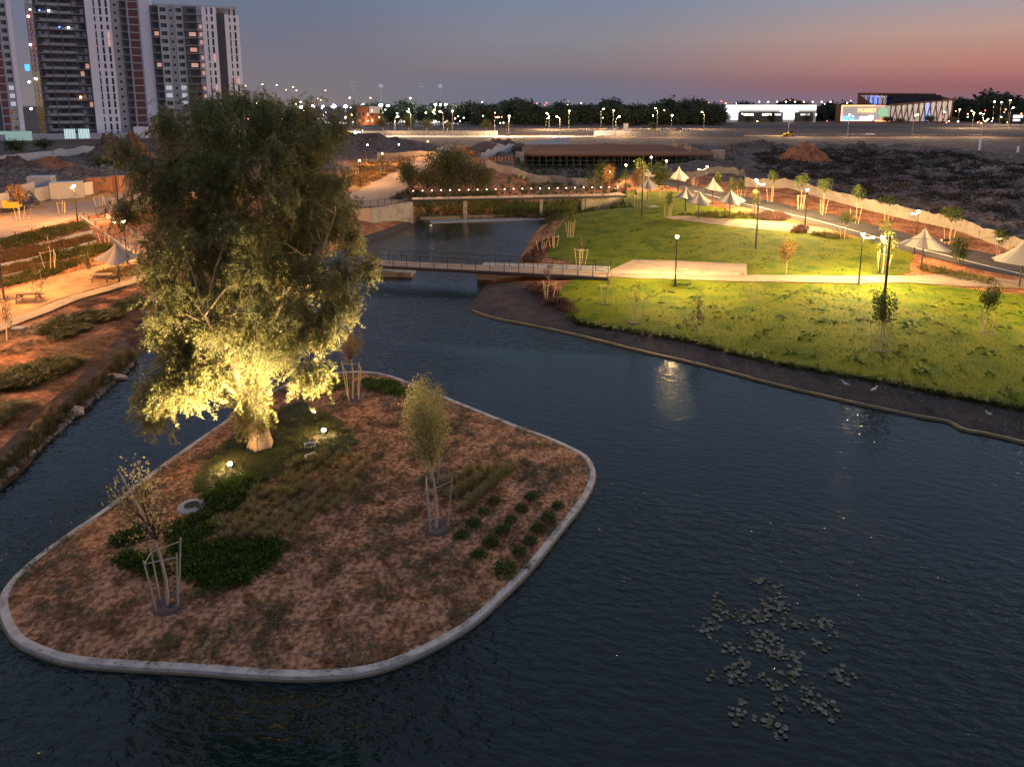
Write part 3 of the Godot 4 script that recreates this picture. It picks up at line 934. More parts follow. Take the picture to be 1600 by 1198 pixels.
func footbridge(called: String, label: String, A: Vector3, B: Vector3, width: float, gap: float) -> Node3D:
	var t := thing(called, label, "footbridge", A)
	var v := B - A
	var d := v.normalized()
	var s := Vector3(-d.z, 0, d.x).normalized() * (width * 0.5)
	part("deck", MB.new().bar(Vector3(0, -0.1, 0), v - Vector3(0, 0.1, 0), width, 0.16), M.paving, t)
	for q in [-1.0, 1.0]:
		part("edge_beam", MB.new().bar(s * q * 1.03 - Vector3(0, 0.22, 0), s * q * 1.03 + v - Vector3(0, 0.22, 0), 0.12, 0.3), M.dark_steel, t)
		railing(t, [s * q * 0.99, s * q * 0.99 + v], 1.1, gap, "dark_steel", 4)
	var n := int(v.length() / 2.5)
	for k in n:
		part("cross_beam", MB.new().bar(-s + v * (k + 0.5) / n - Vector3(0, 0.3, 0), s + v * (k + 0.5) / n - Vector3(0, 0.3, 0), 0.14, 0.2), M.dark_steel, t)
	return t

# ---------------------------------------------------------------- buildings
# cols: [x from, x to, kind, forward]; all metres in the tower's own axes, facade towards +z
func tower(called: String, label: String, at: Vector3, turn: float, cols: Array, floors: int, fh: float, depth: float, detail_floors: int, sd: int) -> Node3D:
	var t := thing(called, label, "apartment tower", at, turn, "apartment towers under construction")
	var r := RandomNumberGenerator.new()
	r.seed = sd
	var H := floors * fh
	for c in cols:
		var x0: float = c[0]; var x1: float = c[1]; var fw: float = c[3]
		var w := x1 - x0; var cx := (x0 + x1) * 0.5
		var top := H + (float(c[4]) if c.size() > 4 else 0.0)
		var mm := {"balc": "tower_dark", "white": "tower_white", "grey": "tower_grey", "fin": "tower_white", "brown": "tower_grey", "wincol": "tower_grey", "dark": "tower_dark", "balc2": "tower_dark", "orange": "tower_grey"}
		var wall := part("wall", MB.new().box(Vector3(cx, top * 0.5, fw - depth * 0.5), Vector3(w - 0.01, top, depth)), M[mm[c[2]]], t)
		match c[2]:
			"white":
				var n := 3 if w > 7.0 else 2
				for k in n:
					var wx := x0 + w * (0.36 + 0.5 * k / maxf(1.0, n - 1.0)) if n == 3 else x0 + w * (0.35 + 0.35 * k)
					for f in range(0, detail_floors):
						var tall := 0.86 if (f / 2) % 3 != 1 else 0.6
						var lit := r.randf() < 0.2 and f > 5 and f < 14 and k > 0
						part("window", MB.new().box(Vector3(wx, (f + 0.5) * fh, fw + 0.0), Vector3(0.85 if k > 0 else 0.55, fh * tall, 0.12)), M.warm_lit_or_reflecting if lit else M.window_glass, t)
			"balc":
				for f in range(1, floors):
					var y := f * fh
					part("balcony_slab", MB.new().box(Vector3(cx, y, fw + 0.75), Vector3(w + 0.9, 0.28, 1.5)), M.tower_slab, t)
					if f < detail_floors + 3:
						part("balcony_wall", MB.new().box(Vector3(cx - w * 0.06, y + 0.62, fw + 1.42), Vector3(w * 0.66, 1.0, 0.12)), M.tower_slab, t)
				for f in range(1, detail_floors):
					for k in 6:
						if r.randf() < 0.25: continue
						var wx2: float = x0 + w * [0.08, 0.2, 0.4, 0.58, 0.8, 0.93][k]
						var lit2 := r.randf() < 0.02
						part("window", MB.new().box(Vector3(wx2 + r.randfn() * 0.2, (f + 0.46) * fh, fw + 0.02), Vector3(w * [0.06, 0.08, 0.1, 0.1, 0.07, 0.07][k], fh * 0.62, 0.1)), M.warm_lit_or_reflecting if lit2 else (M.pale_window if k in [0, 1, 4, 5] and r.randf() < 0.8 else M.window_glass), t)
				for k in 5:
					part("column", MB.new().box(Vector3(x0 + w * (0.02 + 0.24 * k), H * 0.5, fw + 1.3), Vector3(0.4, H, 0.4)), M.tower_dark, t)
			"balc2", "orange":
				for f in range(1, floors):
					part("balcony_slab", MB.new().box(Vector3(cx, f * fh, fw + 0.6), Vector3(w + 0.3, 0.26, 1.2)), M.tower_slab if c[2] == "balc2" else M.tower_grey, t)
					if f < detail_floors:
						var warm := r.randf() < (0.14 if c[2] == "balc2" else 0.75) and f < 15
						part("window", MB.new().box(Vector3(cx + w * 0.1, (f + 0.5) * fh, fw), Vector3(w * 0.5, fh * 0.5, 0.1)), M.warm_lit_or_reflecting if warm else (M.pale_window if c[2] == "orange" else M.window_glass), t)  # in the orange column the glow paints in warm reflections on the panes
			"grey":
				for f in range(1, detail_floors):
					part("window", MB.new().box(Vector3(cx - w * 0.05, (f + 0.5) * fh, fw), Vector3(0.9, 1.1, 0.1)), M.window_glass, t)
			"brown":
				for f in range(0, detail_floors):
					part("window", MB.new().box(Vector3(cx, (f + 0.5) * fh, fw), Vector3(w * 0.74, fh * 0.84, 0.14)), M.tower_brown, t)
			"wincol":
				for f in range(1, detail_floors):
					var wn := part("window", MB.new().box(Vector3(cx, (f + 0.52) * fh, fw), Vector3(w * 0.62, fh * 0.52, 0.14)), M.lit_window_white if f in [5, 6] or (f == 4 and r.randf() < 0.5) else M.window_glass, t)
					part("frame", MB.new().box(Vector3(cx - w * 0.08, (f + 0.52) * fh, fw + 0.09), Vector3(0.1, fh * 0.52, 0.06)), M.tower_grey, wn)
	part("parapet", MB.new().box(Vector3((cols[0][0] + cols[-1][1]) * 0.5, H + 0.5, -depth * 0.5), Vector3(cols[-1][1] - cols[0][0] - 2.0, 1.0, depth - 2.0)), M.tower_grey, t)
	return t

func px_cols(a: Array, k: float, x_ref: float) -> Array:   # facade columns given in units of k metres from x_ref
	var o := []
	for c in a:
		var e: Array = c.duplicate()
		e[0] = (c[0] - x_ref) * k; e[1] = (c[1] - x_ref) * k
		o.append(e)
	return o

func tower_crane(p: Vector3) -> void:
	var t := thing("tower_crane", "lattice tower crane rising beside the dark balconied tower, red above yellow", "crane", p)
	var seg := 26
	var w := 1.0
	for half in 2:
		var mb := MB.new()
		for k in range(half * 13, half * 13 + 13):
			var y := k * 2.4
			for c in 4:
				var a := Vector3([-w, w, w, -w][c], y, [-w, -w, w, w][c]); var b := Vector3([-w, w, w, -w][(c + 1) % 4], y, [-w, -w, w, w][(c + 1) % 4])
				mb.tube(a, a + Vector3(0, 2.4, 0), 0.16, -1, 4)
				mb.tube(a, b + Vector3(0, 2.4, 0), 0.1, -1, 4)
				mb.tube(a, b, 0.1, -1, 4)
		part("mast_section", mb, M.yellow_paint if half == 0 else M.crane_red, t)
	part("cab", MB.new().box(Vector3(0.6, seg * 2.4 + 0.9, 1.0), Vector3(1.6, 2.0, 1.6)), M.white_paint, t)
	var j := MB.new()
	for k in 16:
		var x := -8.0 + k * 2.2
		for s in [-0.7, 0.7]:
			j.tube(Vector3(x, seg * 2.4 + 2.0, s), Vector3(x + 2.2, seg * 2.4 + 2.0, s), 0.12, -1, 4)
			j.tube(Vector3(x, seg * 2.4 + 2.0, s), Vector3(x + 1.1, seg * 2.4 + 3.3, 0), 0.08, -1, 4)
			j.tube(Vector3(x + 1.1, seg * 2.4 + 3.3, 0), Vector3(x + 2.2, seg * 2.4 + 2.0, s), 0.08, -1, 4)
	part("jib", j, M.crane_red, t)
	part("sign_panel", MB.new().box(Vector3(-3.2, 13.6 * 2.4, 1.3), Vector3(2.2, 3.0, 0.2)), M.cyan_glow, t)
	for q in [[0.2, 23.5], [-0.4, 18.0], [0.3, 11.4]]:
		part("work_lamp", MB.new().box(Vector3(q[0], q[1] * 2.4, 1.3), Vector3(0.7, 0.7, 0.4)), M.flood_glow, t)

func text_mesh(s: String, h: float, depth: float, bold := true) -> TextMesh:
	var f := SystemFont.new()
	f.font_names = PackedStringArray(["Droid Sans"])
	f.font_weight = 700 if bold else 400
	var m := TextMesh.new()
	m.text = s
	m.font = f
	m.font_size = 64
	m.pixel_size = h / 46.0
	m.depth = depth
	return m

# ---------------------------------------------------------------- small life
func bird(p: Vector3, turn: float, label: String) -> void:
	var t := thing("bird", label, "bird", p, turn, "birds on the right bank")
	var b := MB.new().path([Vector3(-0.26, 0.24, 0), Vector3(-0.16, 0.27, 0), Vector3(-0.04, 0.29, 0), Vector3(0.08, 0.33, 0), Vector3(0.15, 0.4, 0), Vector3(0.17, 0.47, 0), Vector3(0.2, 0.5, 0), Vector3(0.25, 0.49, 0)], [0.01, 0.05, 0.095, 0.085, 0.045, 0.035, 0.042, 0.012], 8)
	b.tube(Vector3(0.24, 0.49, 0), Vector3(0.33, 0.475, 0), 0.012, 0.003, 4)
	part("body", b, M.bird_grey, t)
	for s in [-1.0, 1.0]:
		part("leg", MB.new().path([Vector3(-0.01, 0.24, s * 0.03), Vector3(-0.03, 0.12, s * 0.035), Vector3(0.0, 0.0, s * 0.035), Vector3(0.06, 0.0, s * 0.04)], [0.012, 0.009, 0.008, 0.006], 5), M.table_wood, t)
		var w := MB.new()
		w.quad(Vector3(0.08, 0.36, s * 0.07), Vector3(-0.08, 0.35, s * 0.1), Vector3(-0.27, 0.26, s * 0.05), Vector3(-0.02, 0.27, s * 0.105))
		part("wing", w, M.grey_steel, t)

func rock(p: Vector3, r: Vector3, m: String, label: String, sd: int) -> void:
	var nz := FastNoiseLite.new()
	nz.seed = sd
	nz.frequency = 0.03
	var o := part("rock", MB.new().blob(Vector3.ZERO, r, nz, 0.6, 7, 10), M[m], self)
	o.position = p
	tag(o, label, "rock", "rocks along the left bank")

func excavator(p: Vector3, turn: float) -> void:
	var t := thing("excavator", "small yellow digger parked in front of the pale hoarding panels", "excavator", p, turn)
	for s in [-0.8, 0.8]:
		part("track", MB.new().box(Vector3(0, 0.3, s), Vector3(2.3, 0.55, 0.42)), M.black_rubber, t)
		for u in [-0.85, 0.85]:
			part("track_wheel", MB.new().tube(Vector3(u, 0.3, s - 0.22), Vector3(u, 0.3, s + 0.22), 0.3, 0.3, 10), M.black_rubber, t)
	part("house", MB.new().box(Vector3(-0.35, 1.0, 0), Vector3(1.9, 0.8, 1.7)).box(Vector3(-1.0, 1.5, 0.2), Vector3(0.6, 0.35, 1.2)), M.yellow_paint, t)
	part("cab", MB.new().box(Vector3(0.25, 1.75, -0.4), Vector3(1.0, 1.3, 0.85)), M.window_glass, t)
	part("boom", MB.new().bar(Vector3(0.5, 1.1, 0.3), Vector3(2.0, 2.9, 0.3), 0.22, 0.3), M.black_metal, t)
	part("arm", MB.new().bar(Vector3(2.0, 2.9, 0.3), Vector3(2.9, 1.4, 0.3), 0.18, 0.24), M.black_metal, t)
	part("bucket", MB.new().box(Vector3(2.85, 1.1, 0.3), Vector3(0.5, 0.6, 0.7)), M.dark_steel, t)

# ---------------------------------------------------------------- sky
func sky_panorama() -> ImageTexture:
	# colours by height above the horizon for three directions: left, straight ahead, towards the afterglow on the right
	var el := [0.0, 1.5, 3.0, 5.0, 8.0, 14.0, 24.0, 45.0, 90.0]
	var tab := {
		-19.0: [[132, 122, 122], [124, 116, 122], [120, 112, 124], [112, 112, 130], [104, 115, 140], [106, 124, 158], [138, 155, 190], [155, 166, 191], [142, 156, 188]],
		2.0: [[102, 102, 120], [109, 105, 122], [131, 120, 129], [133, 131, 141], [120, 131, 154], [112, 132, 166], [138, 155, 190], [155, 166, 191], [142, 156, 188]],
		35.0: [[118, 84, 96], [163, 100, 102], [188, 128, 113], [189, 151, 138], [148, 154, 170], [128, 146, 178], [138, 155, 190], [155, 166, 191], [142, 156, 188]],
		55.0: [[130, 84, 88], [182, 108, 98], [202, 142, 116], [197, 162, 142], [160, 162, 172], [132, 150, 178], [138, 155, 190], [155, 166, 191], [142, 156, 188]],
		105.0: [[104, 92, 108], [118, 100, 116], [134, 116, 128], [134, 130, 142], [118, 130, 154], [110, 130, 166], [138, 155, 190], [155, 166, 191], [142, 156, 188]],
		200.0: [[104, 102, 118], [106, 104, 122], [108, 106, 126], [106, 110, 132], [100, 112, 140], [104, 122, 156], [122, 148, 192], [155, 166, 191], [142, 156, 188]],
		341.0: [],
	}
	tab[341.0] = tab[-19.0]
	var keys := [-19.0, 2.0, 35.0, 55.0, 105.0, 200.0, 341.0]
	var w := 256; var h := 1024
	var im := Image.create(w, h, false, Image.FORMAT_RGBF)
	for y in h:
		var e := 90.0 - 180.0 * (y + 0.5) / h
		for x in w:
			var az := 360.0 * (x + 0.5) / w
			if az > 341.0: az -= 360.0
			var c := Color(0.13, 0.115, 0.14)
			if e > -0.6:
				var i := 0
				while i < keys.size() - 2 and az > keys[i + 1]: i += 1
				var f := smoothstep(0.0, 1.0, (az - keys[i]) / (keys[i + 1] - keys[i]))
				var j := 0
				var ee := maxf(e, 0.0)
				while j < el.size() - 2 and ee > el[j + 1]: j += 1
				var g: float = (ee - el[j]) / (el[j + 1] - el[j])
				var q := []
				for s in [[i, j], [i + 1, j], [i, j + 1], [i + 1, j + 1]]:
					var v: Array = tab[keys[s[0]]][s[1]]
					q.append(Color(v[0] / 255.0, v[1] / 255.0, v[2] / 255.0).srgb_to_linear())
				c = q[0].lerp(q[1], f).lerp(q[2].lerp(q[3], f), g)
			var gray := (c.r + c.g + c.b) / 3.0
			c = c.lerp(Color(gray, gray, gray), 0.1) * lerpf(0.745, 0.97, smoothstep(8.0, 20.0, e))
			im.set_pixel(x, y, c)
	return ImageTexture.create_from_image(im)

# ---------------------------------------------------------------- the scene
func _ready() -> void:
	var cam := Camera3D.new()
	cam.name = "camera"
	cam.projection = Camera3D.PROJECTION_FRUSTUM
	cam.near = 0.5
	cam.far = 14000.0
	cam.size = 0.5 * 1198.0 / 1111.0
	cam.frustum_offset = Vector2(0.0, -0.5 * 234.0 / 1111.0)   # lens shifted down
	cam.position = Vector3(0, 18, 0)
	cam.rotation.x = -atan(200.0 / 1111.0)
	add_child(cam)
	var env := Environment.new()
	env.background_mode = Environment.BG_SKY
	var sky := Sky.new()
	var sm := PanoramaSkyMaterial.new()
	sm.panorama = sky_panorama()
	sky.sky_material = sm
	env.sky = sky
	env.background_energy_multiplier = 1.0
	env.tonemap_mode = Environment.TONE_MAPPER_LINEAR
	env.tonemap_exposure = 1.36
	env.sdfgi_enabled = true
	env.ssao_enabled = true
	env.ssil_enabled = true
	var we := WorldEnvironment.new()
	we.name = "environment"
	we.environment = env
	add_child(we)
	# the sun has just set: only a trace of direct light from the afterglow
	var sun := DirectionalLight3D.new()
	sun.name = "afterglow"
	sun.light_color = Color(1.0, 0.62, 0.5)
	sun.light_energy = 0.02
	sun.light_angular_distance = 20.0
	sun.shadow_enabled = true
	sun.rotation = Vector3(deg_to_rad(-7.0), deg_to_rad(-45.0), 0)
	add_child(sun)

	rng.seed = 5
	lump.seed = 9
	lump.frequency = 0.07
	lump.fractal_octaves = 4
	materials()
	mat("basin_soil", 0.09, 0.06, 0.05, 0.95)
	mat("crane_red", 0.5, 0.09, 0.04, 0.6)
	mat("bird_grey", 0.4, 0.38, 0.36, 0.8)
	mat("rock_tan", 0.34, 0.26, 0.2, 0.9)
	mat("rock_dark", 0.1, 0.085, 0.075, 0.9)
	mat("mall_brown", 0.16, 0.06, 0.035, 0.7)
	mat("mall_dark", 0.022, 0.026, 0.036, 0.9).metallic_specular = 0.1
	glow("cyan_glow", 0.02, 0.35, 1.0, 1.6)
	crowns_ready()
	setting()
	island()
	left_bank()
	bridges()
	right_lawns()
	construction()
	far_left()
	far_right()
	print("things ", get_child_count())

func setting() -> void:
	W = smooth(poly([-40,2,-30,-14,-25.5,-22,-24.32,-31.08,-25.23,-35.25,-25.84,-39.66,-26.48,-44.99,-26.79,-47.61,-27.6,-50.95,-28.86,-57.32,-29.18,-65.4,-27.53,-74.46,-24.63,-83.64,-21.14,-90.35,-17.97,-98.19,-15.44,-105.7,-13.68,-113.75,6.22,-113.75,4.46,-106.28,2.85,-97.2,1.54,-88.27,0.89,-80.8,0,-76.26,-1.68,-72.46,-2.77,-69.52,-3.38,-66.09,-3.71,-63.18,-3.32,-61.31,-1.67,-59.54,1.61,-57.32,5.14,-54.77,9.6,-50.95,13.58,-47.86,17.31,-44.43,21.01,-41.53,24.17,-39.4,25.31,-38.79,25.64,-37.7,26.52,-37.22,27.9,-36.14,33,-31,48,-24,60,2]), 3)
	CH = poly([-14,-106,20,-106,24,-150,40,-182,62,-196,62,-243,0,-243,1,-190,1,-160,-2,-135,-6,-118])
	ISL = smooth(poly([-18.25,-22.48,-19.07,-23.77,-19.22,-25.35,-18.9,-27.27,-18.23,-29.99,-17.73,-33.19,-16.62,-38.04,-15.7,-41.67,-14.33,-44.39,-12.55,-45.64,-10.48,-46.11,-8.65,-45.64,-6.71,-44.17,-3.13,-40.89,0,-38.04,2.1,-36.29,3.38,-34.96,3.96,-34.05,4.16,-32.61,3.87,-31.23,3.27,-29.73,2.19,-27.68,0.75,-25.03,-0.47,-23.21,-1.34,-22.06,-2.37,-21.13,-3.55,-20.34,-4.7,-19.87,-6.29,-19.68,-8.13,-19.74,-10.25,-19.94,-12.37,-20.08,-14.36,-20.29,-15.8,-20.73,-16.98,-21.31]), 5)
	GH.resize(GNX * GNZ)
	for j in GNZ:
		for i in GNX:
			GH[j * GNX + i] = ground_at(GX + i * GS, GZ + j * GS)
	# base ground near the pond
	var mb := MB.new()
	var waste := MB.new()
	var nr := func(i: int, j: int) -> Vector3:
		var l := GH[j * GNX + maxi(i - 1, 0)]; var r := GH[j * GNX + mini(i + 1, GNX - 1)]
		var u := GH[maxi(j - 1, 0) * GNX + i]; var d := GH[mini(j + 1, GNZ - 1) * GNX + i]
		return Vector3(l - r, 2.0 * GS, u - d).normalized()
	for j in GNZ - 1:
		for i in GNX - 1:
			var q := []
			for s in [[i, j], [i + 1, j], [i, j + 1], [i + 1, j + 1]]:
				q.append([Vector3(GX + s[0] * GS, GH[s[1] * GNX + s[0]], GZ + s[1] * GS), nr.call(s[0], s[1])])
			var into := waste if wild_at(GX + (i + 0.5) * GS, GZ + (j + 0.5) * GS) > 0.5 else mb
			for k in [0, 1, 2, 1, 3, 2]:
				into.vert(q[k][0], q[k][1])
	struct("ground", mb, M.soil)
	struct("ground", waste, M.far_earth)
	var far := MB.new()
	for r in [[-9000, 9000, -11000, -269], [-2600, -129, -269, 400], [150, 2600, -269, 400]]:
		far.quad(Vector3(r[0], 3.36, r[2]), Vector3(r[1], 3.36, r[2]), Vector3(r[1], 3.36, r[3]), Vector3(r[0], 3.36, r[3]))
	struct("ground", far, M.far_earth)
	# water: one sheet, its ripples run across the pond
	var wm := ArrayMesh.new()
	var a := []
	a.resize(Mesh.ARRAY_MAX)
	var v := PackedVector3Array([Vector3(-60, 0, -128), Vector3(70, 0, -128), Vector3(70, 0, 12), Vector3(-60, 0, 12)])
	var uv := PackedVector2Array()
	for p in v:
		var q2 := Vector2(p.x, p.z).rotated(-0.22)
		uv.append(Vector2(q2.x / 72.0, q2.y / 34.0))
	a[Mesh.ARRAY_VERTEX] = v
	a[Mesh.ARRAY_NORMAL] = PackedVector3Array([Vector3.UP, Vector3.UP, Vector3.UP, Vector3.UP])
	a[Mesh.ARRAY_TEX_UV] = uv
	a[Mesh.ARRAY_INDEX] = PackedInt32Array([0, 1, 2, 0, 2, 3])
	wm.add_surface_from_arrays(Mesh.PRIMITIVE_TRIANGLES, a)
	struct("water", wm, M.water)
	# gravel banks
	struct("gravel_bank", sheet(poly([-1.75,-58.57,-3.55,-61.48,-3.97,-63.58,-3.65,-66.51,-2.93,-70.23,0,-69.22,2.84,-66.68,4.02,-63.64,4.06,-60.6,4.87,-57.89,6.3,-56.07,8.16,-54.41,12.6,-51.56,15.97,-48.35,18.24,-46.48,21.09,-44.49,23.74,-43.1,25.79,-41.66,28.15,-39.83,29.47,-38.46,30.86,-37.39,27.84,-33.3,27.76,-35.94,25.35,-37.64,23.84,-38.81,20.67,-40.78,17.04,-43.68,13.35,-46.99,9.43,-49.97,5.05,-53.79,1.59,-56.43]), 0.03, hh), M.gravel)
	struct("gravel_bank", sheet(poly([-25.25,-28.83,-24.18,-30.89,-24.92,-34.78,-25.64,-39.33,-26.22,-44.66,-26.52,-47.24,-27.29,-50.61,-28.86,-57.31,-30.95,-59.24,-30.88,-57.16,-30.6,-54.43,-29.37,-49.07,-28.27,-43.79,-27.57,-38.91,-26.57,-34.33,-27.05,-31.19]), 0.03, hh), M.gravel)
	struct("gravel_bank", sheet(poly([-20.32,-92.37,-17.67,-96.5,-15.16,-103.73,-13.15,-112.75,-14.8,-112.07,-17.66,-101.8,-20.65,-93.97]), 0.03, hh), M.gravel)
	# concrete edging along the water on the right
	var edge := smooth(poly([-3.53,-61.11,-1.65,-58.97,1.6,-56.79,5.09,-54.28,9.52,-50.53,13.48,-47.48,17.19,-44.1,20.88,-41.24,24.02,-39.13,25.16,-38.53,25.48,-37.46,26.36,-36.98,27.74,-35.91,29.05,-34.9]), 6, false)
	struct("bank_edging", sweep(edge, [[-0.16, -0.3], [-0.16, 0.05], [-0.13, 0.08], [0.1, 0.1], [0.13, -0.2]], flat(0.04), false), M.algae_concrete)
	# lawns and paths on the right
	struct("lawn", sheet(smooth(poly([4.44,-63.77,3.99,-61.23,4.39,-58.79,5.57,-56.73,8.19,-54.63,12.64,-51.77,16.02,-48.53,18.3,-46.65,21.16,-44.65,23.82,-43.25,25.87,-41.81,28.24,-39.97,29.55,-38.59,31.56,-36.92,48.94,-59.1,45.33,-60.99,42.8,-62.32,40.3,-63.93,37.27,-64.89,32.36,-64.68,22.23,-65.76,12.45,-67.27,8.23,-68.46,6.26,-67.67]), 3), 0.05, hh), M.lawn)
	struct("lawn", sheet(smooth(poly([4.92,-78.68,4.07,-83.61,5.15,-90.78,7.34,-100.57,11.06,-119.31,14.95,-130.81,18.91,-134.64,22.01,-121.6,26.86,-123.71,29.44,-118.21,29.37,-109.71,30.78,-104.2,35.02,-98.61,38.23,-95.29,40,-89.3,41.82,-86.2,45.45,-82.59,44.5,-77.05,40.4,-70.11,36.43,-67.94,31.42,-67.95,23.13,-68.55,12.88,-69.68,8.74,-72.86]), 2), 0.05, hh), M.lawn)
	struct("path", sheet(poly([8.67,-72.25,12.06,-70.62,23.17,-68.28,31.42,-67.95,38.94,-67.93,42.71,-68.46,45.5,-67.39,48.78,-65.86,53.1,-64.39,50.25,-60.76,46.74,-62.99,41.48,-63.93,37.41,-65.14,32.48,-64.92,22.39,-65.88,12.45,-67.27,8.29,-69.02]), 0.09, hh), M.paving)
	struct("path", sheet(smooth(poly([21.37,-97.74,24.3,-98.85,27.52,-97.45,32.42,-96.13,37.06,-94.51,39.68,-91.47,39.4,-87.91,35.79,-88.96,30.8,-91.14,25.79,-94.26]), 3), 0.09, hh), M.paving)
	struct("asphalt_path", sheet(poly([30.97,-143.02,33.12,-135.83,35.13,-125.3,38.18,-117.08,41.65,-106.67,45.26,-99.44,49.35,-90.01,51.51,-82.59,53.86,-77.04,54.82,-74.39,56.09,-67.39,50.81,-60.76,49.5,-66.87,47.62,-70.67,44.92,-78.86,42.61,-86.2,40.41,-92.21,36.53,-100.35,33.29,-107.85,31.24,-114.92,29.5,-125.45,28.22,-135.88]), 0.07, hh), M.asphalt)
	var line := smooth(poly([31.6,-122.55,33.73,-112.73,37.59,-103.38,42.06,-94.11,45.79,-83.24,48.51,-75.27,50.62,-68.45,51.86,-62.07]), 6, false)
	struct("path_line", sweep(line, [[-0.09, 0.0], [0.09, 0.0]], func(x: float, z: float) -> float: return hh(x, z) + 0.1), M.white_paint)
	# seat platform of pale stone beside the path
	var plat := thing("stone_platform", "long low pale stone platform beside the footbridge path, wedge shaped at its left end", "platform", Vector3.ZERO)
	var pb := sheet(poly([9.79,-69.69,13.02,-74.35,24.33,-71.87,23.08,-68.02,12.78,-69.12]), 0.4, hh)
	part("top", pb, M.paving, plat)
	var sk := poly([9.79,-69.69,13.02,-74.35,24.33,-71.87,23.08,-68.02,12.78,-69.12])
	sk.append(sk[0])
	part("side", sweep(sk, [[0.0, -0.2], [0.0, 0.41]], hh), M.weathered_wall, plat)
	# sand and paths on the left
	struct("sand", sheet(smooth(poly([-48.49,-59.22,-46.26,-62.29,-45.12,-67.95,-43.25,-73.31,-41.5,-78.1,-40.12,-81.23,-37.99,-76.73,-36.87,-71.31,-37.62,-67.75,-38.79,-64.35,-39.6,-60.85,-39.83,-57.76,-39.59,-54.29,-40.73,-49.25]), 2), 0.04, hh), M.sand)
	struct("promenade", sheet(poly([-61.16,-69.29,-57.11,-77.96,-56.92,-84.21,-56.92,-92.57,-55.88,-98.29,-54.92,-106.14,-52.62,-116.16,-43.99,-121.51,-32.69,-112.66,-25.37,-110.9,-23.33,-109.78,-17.28,-119.07,-18.49,-124.58,-20.66,-143.12,-20.19,-170.01,-18.31,-204.12,-14.63,-233.23,-21.5,-240.07,-25.43,-214.86,-27.12,-177.44,-26.74,-148.28,-27.13,-122.84,-33.13,-122,-46.6,-135.79,-61.3,-135.77,-63.74,-121.42,-65.48,-112.87,-66.15,-104.04,-66.23,-97.06,-66.31,-90.94,-70.16,-79.87]), 0.06, hh), M.paving)
	struct("sandy_verge", sheet(poly([-70.16,-79.87,-66.31,-90.94,-66.23,-97.06,-66.15,-104.04,-65.48,-112.87,-63.74,-121.42,-62.72,-133.52,-70.89,-145.57,-72.39,-131.34,-71.54,-116.14,-72.7,-108.28,-71.93,-98.87,-76.98,-87.89]), 0.045, hh), M.sand)
	struct("planting_bed", sheet(poly([-39,-170.01,-36.68,-181.4,-27.28,-189.86,-25.1,-212.07,-27.41,-179.4,-26.98,-149.64,-27.47,-124.44,-30.73,-125.84]), 0.05, hh), M.bed_soil)

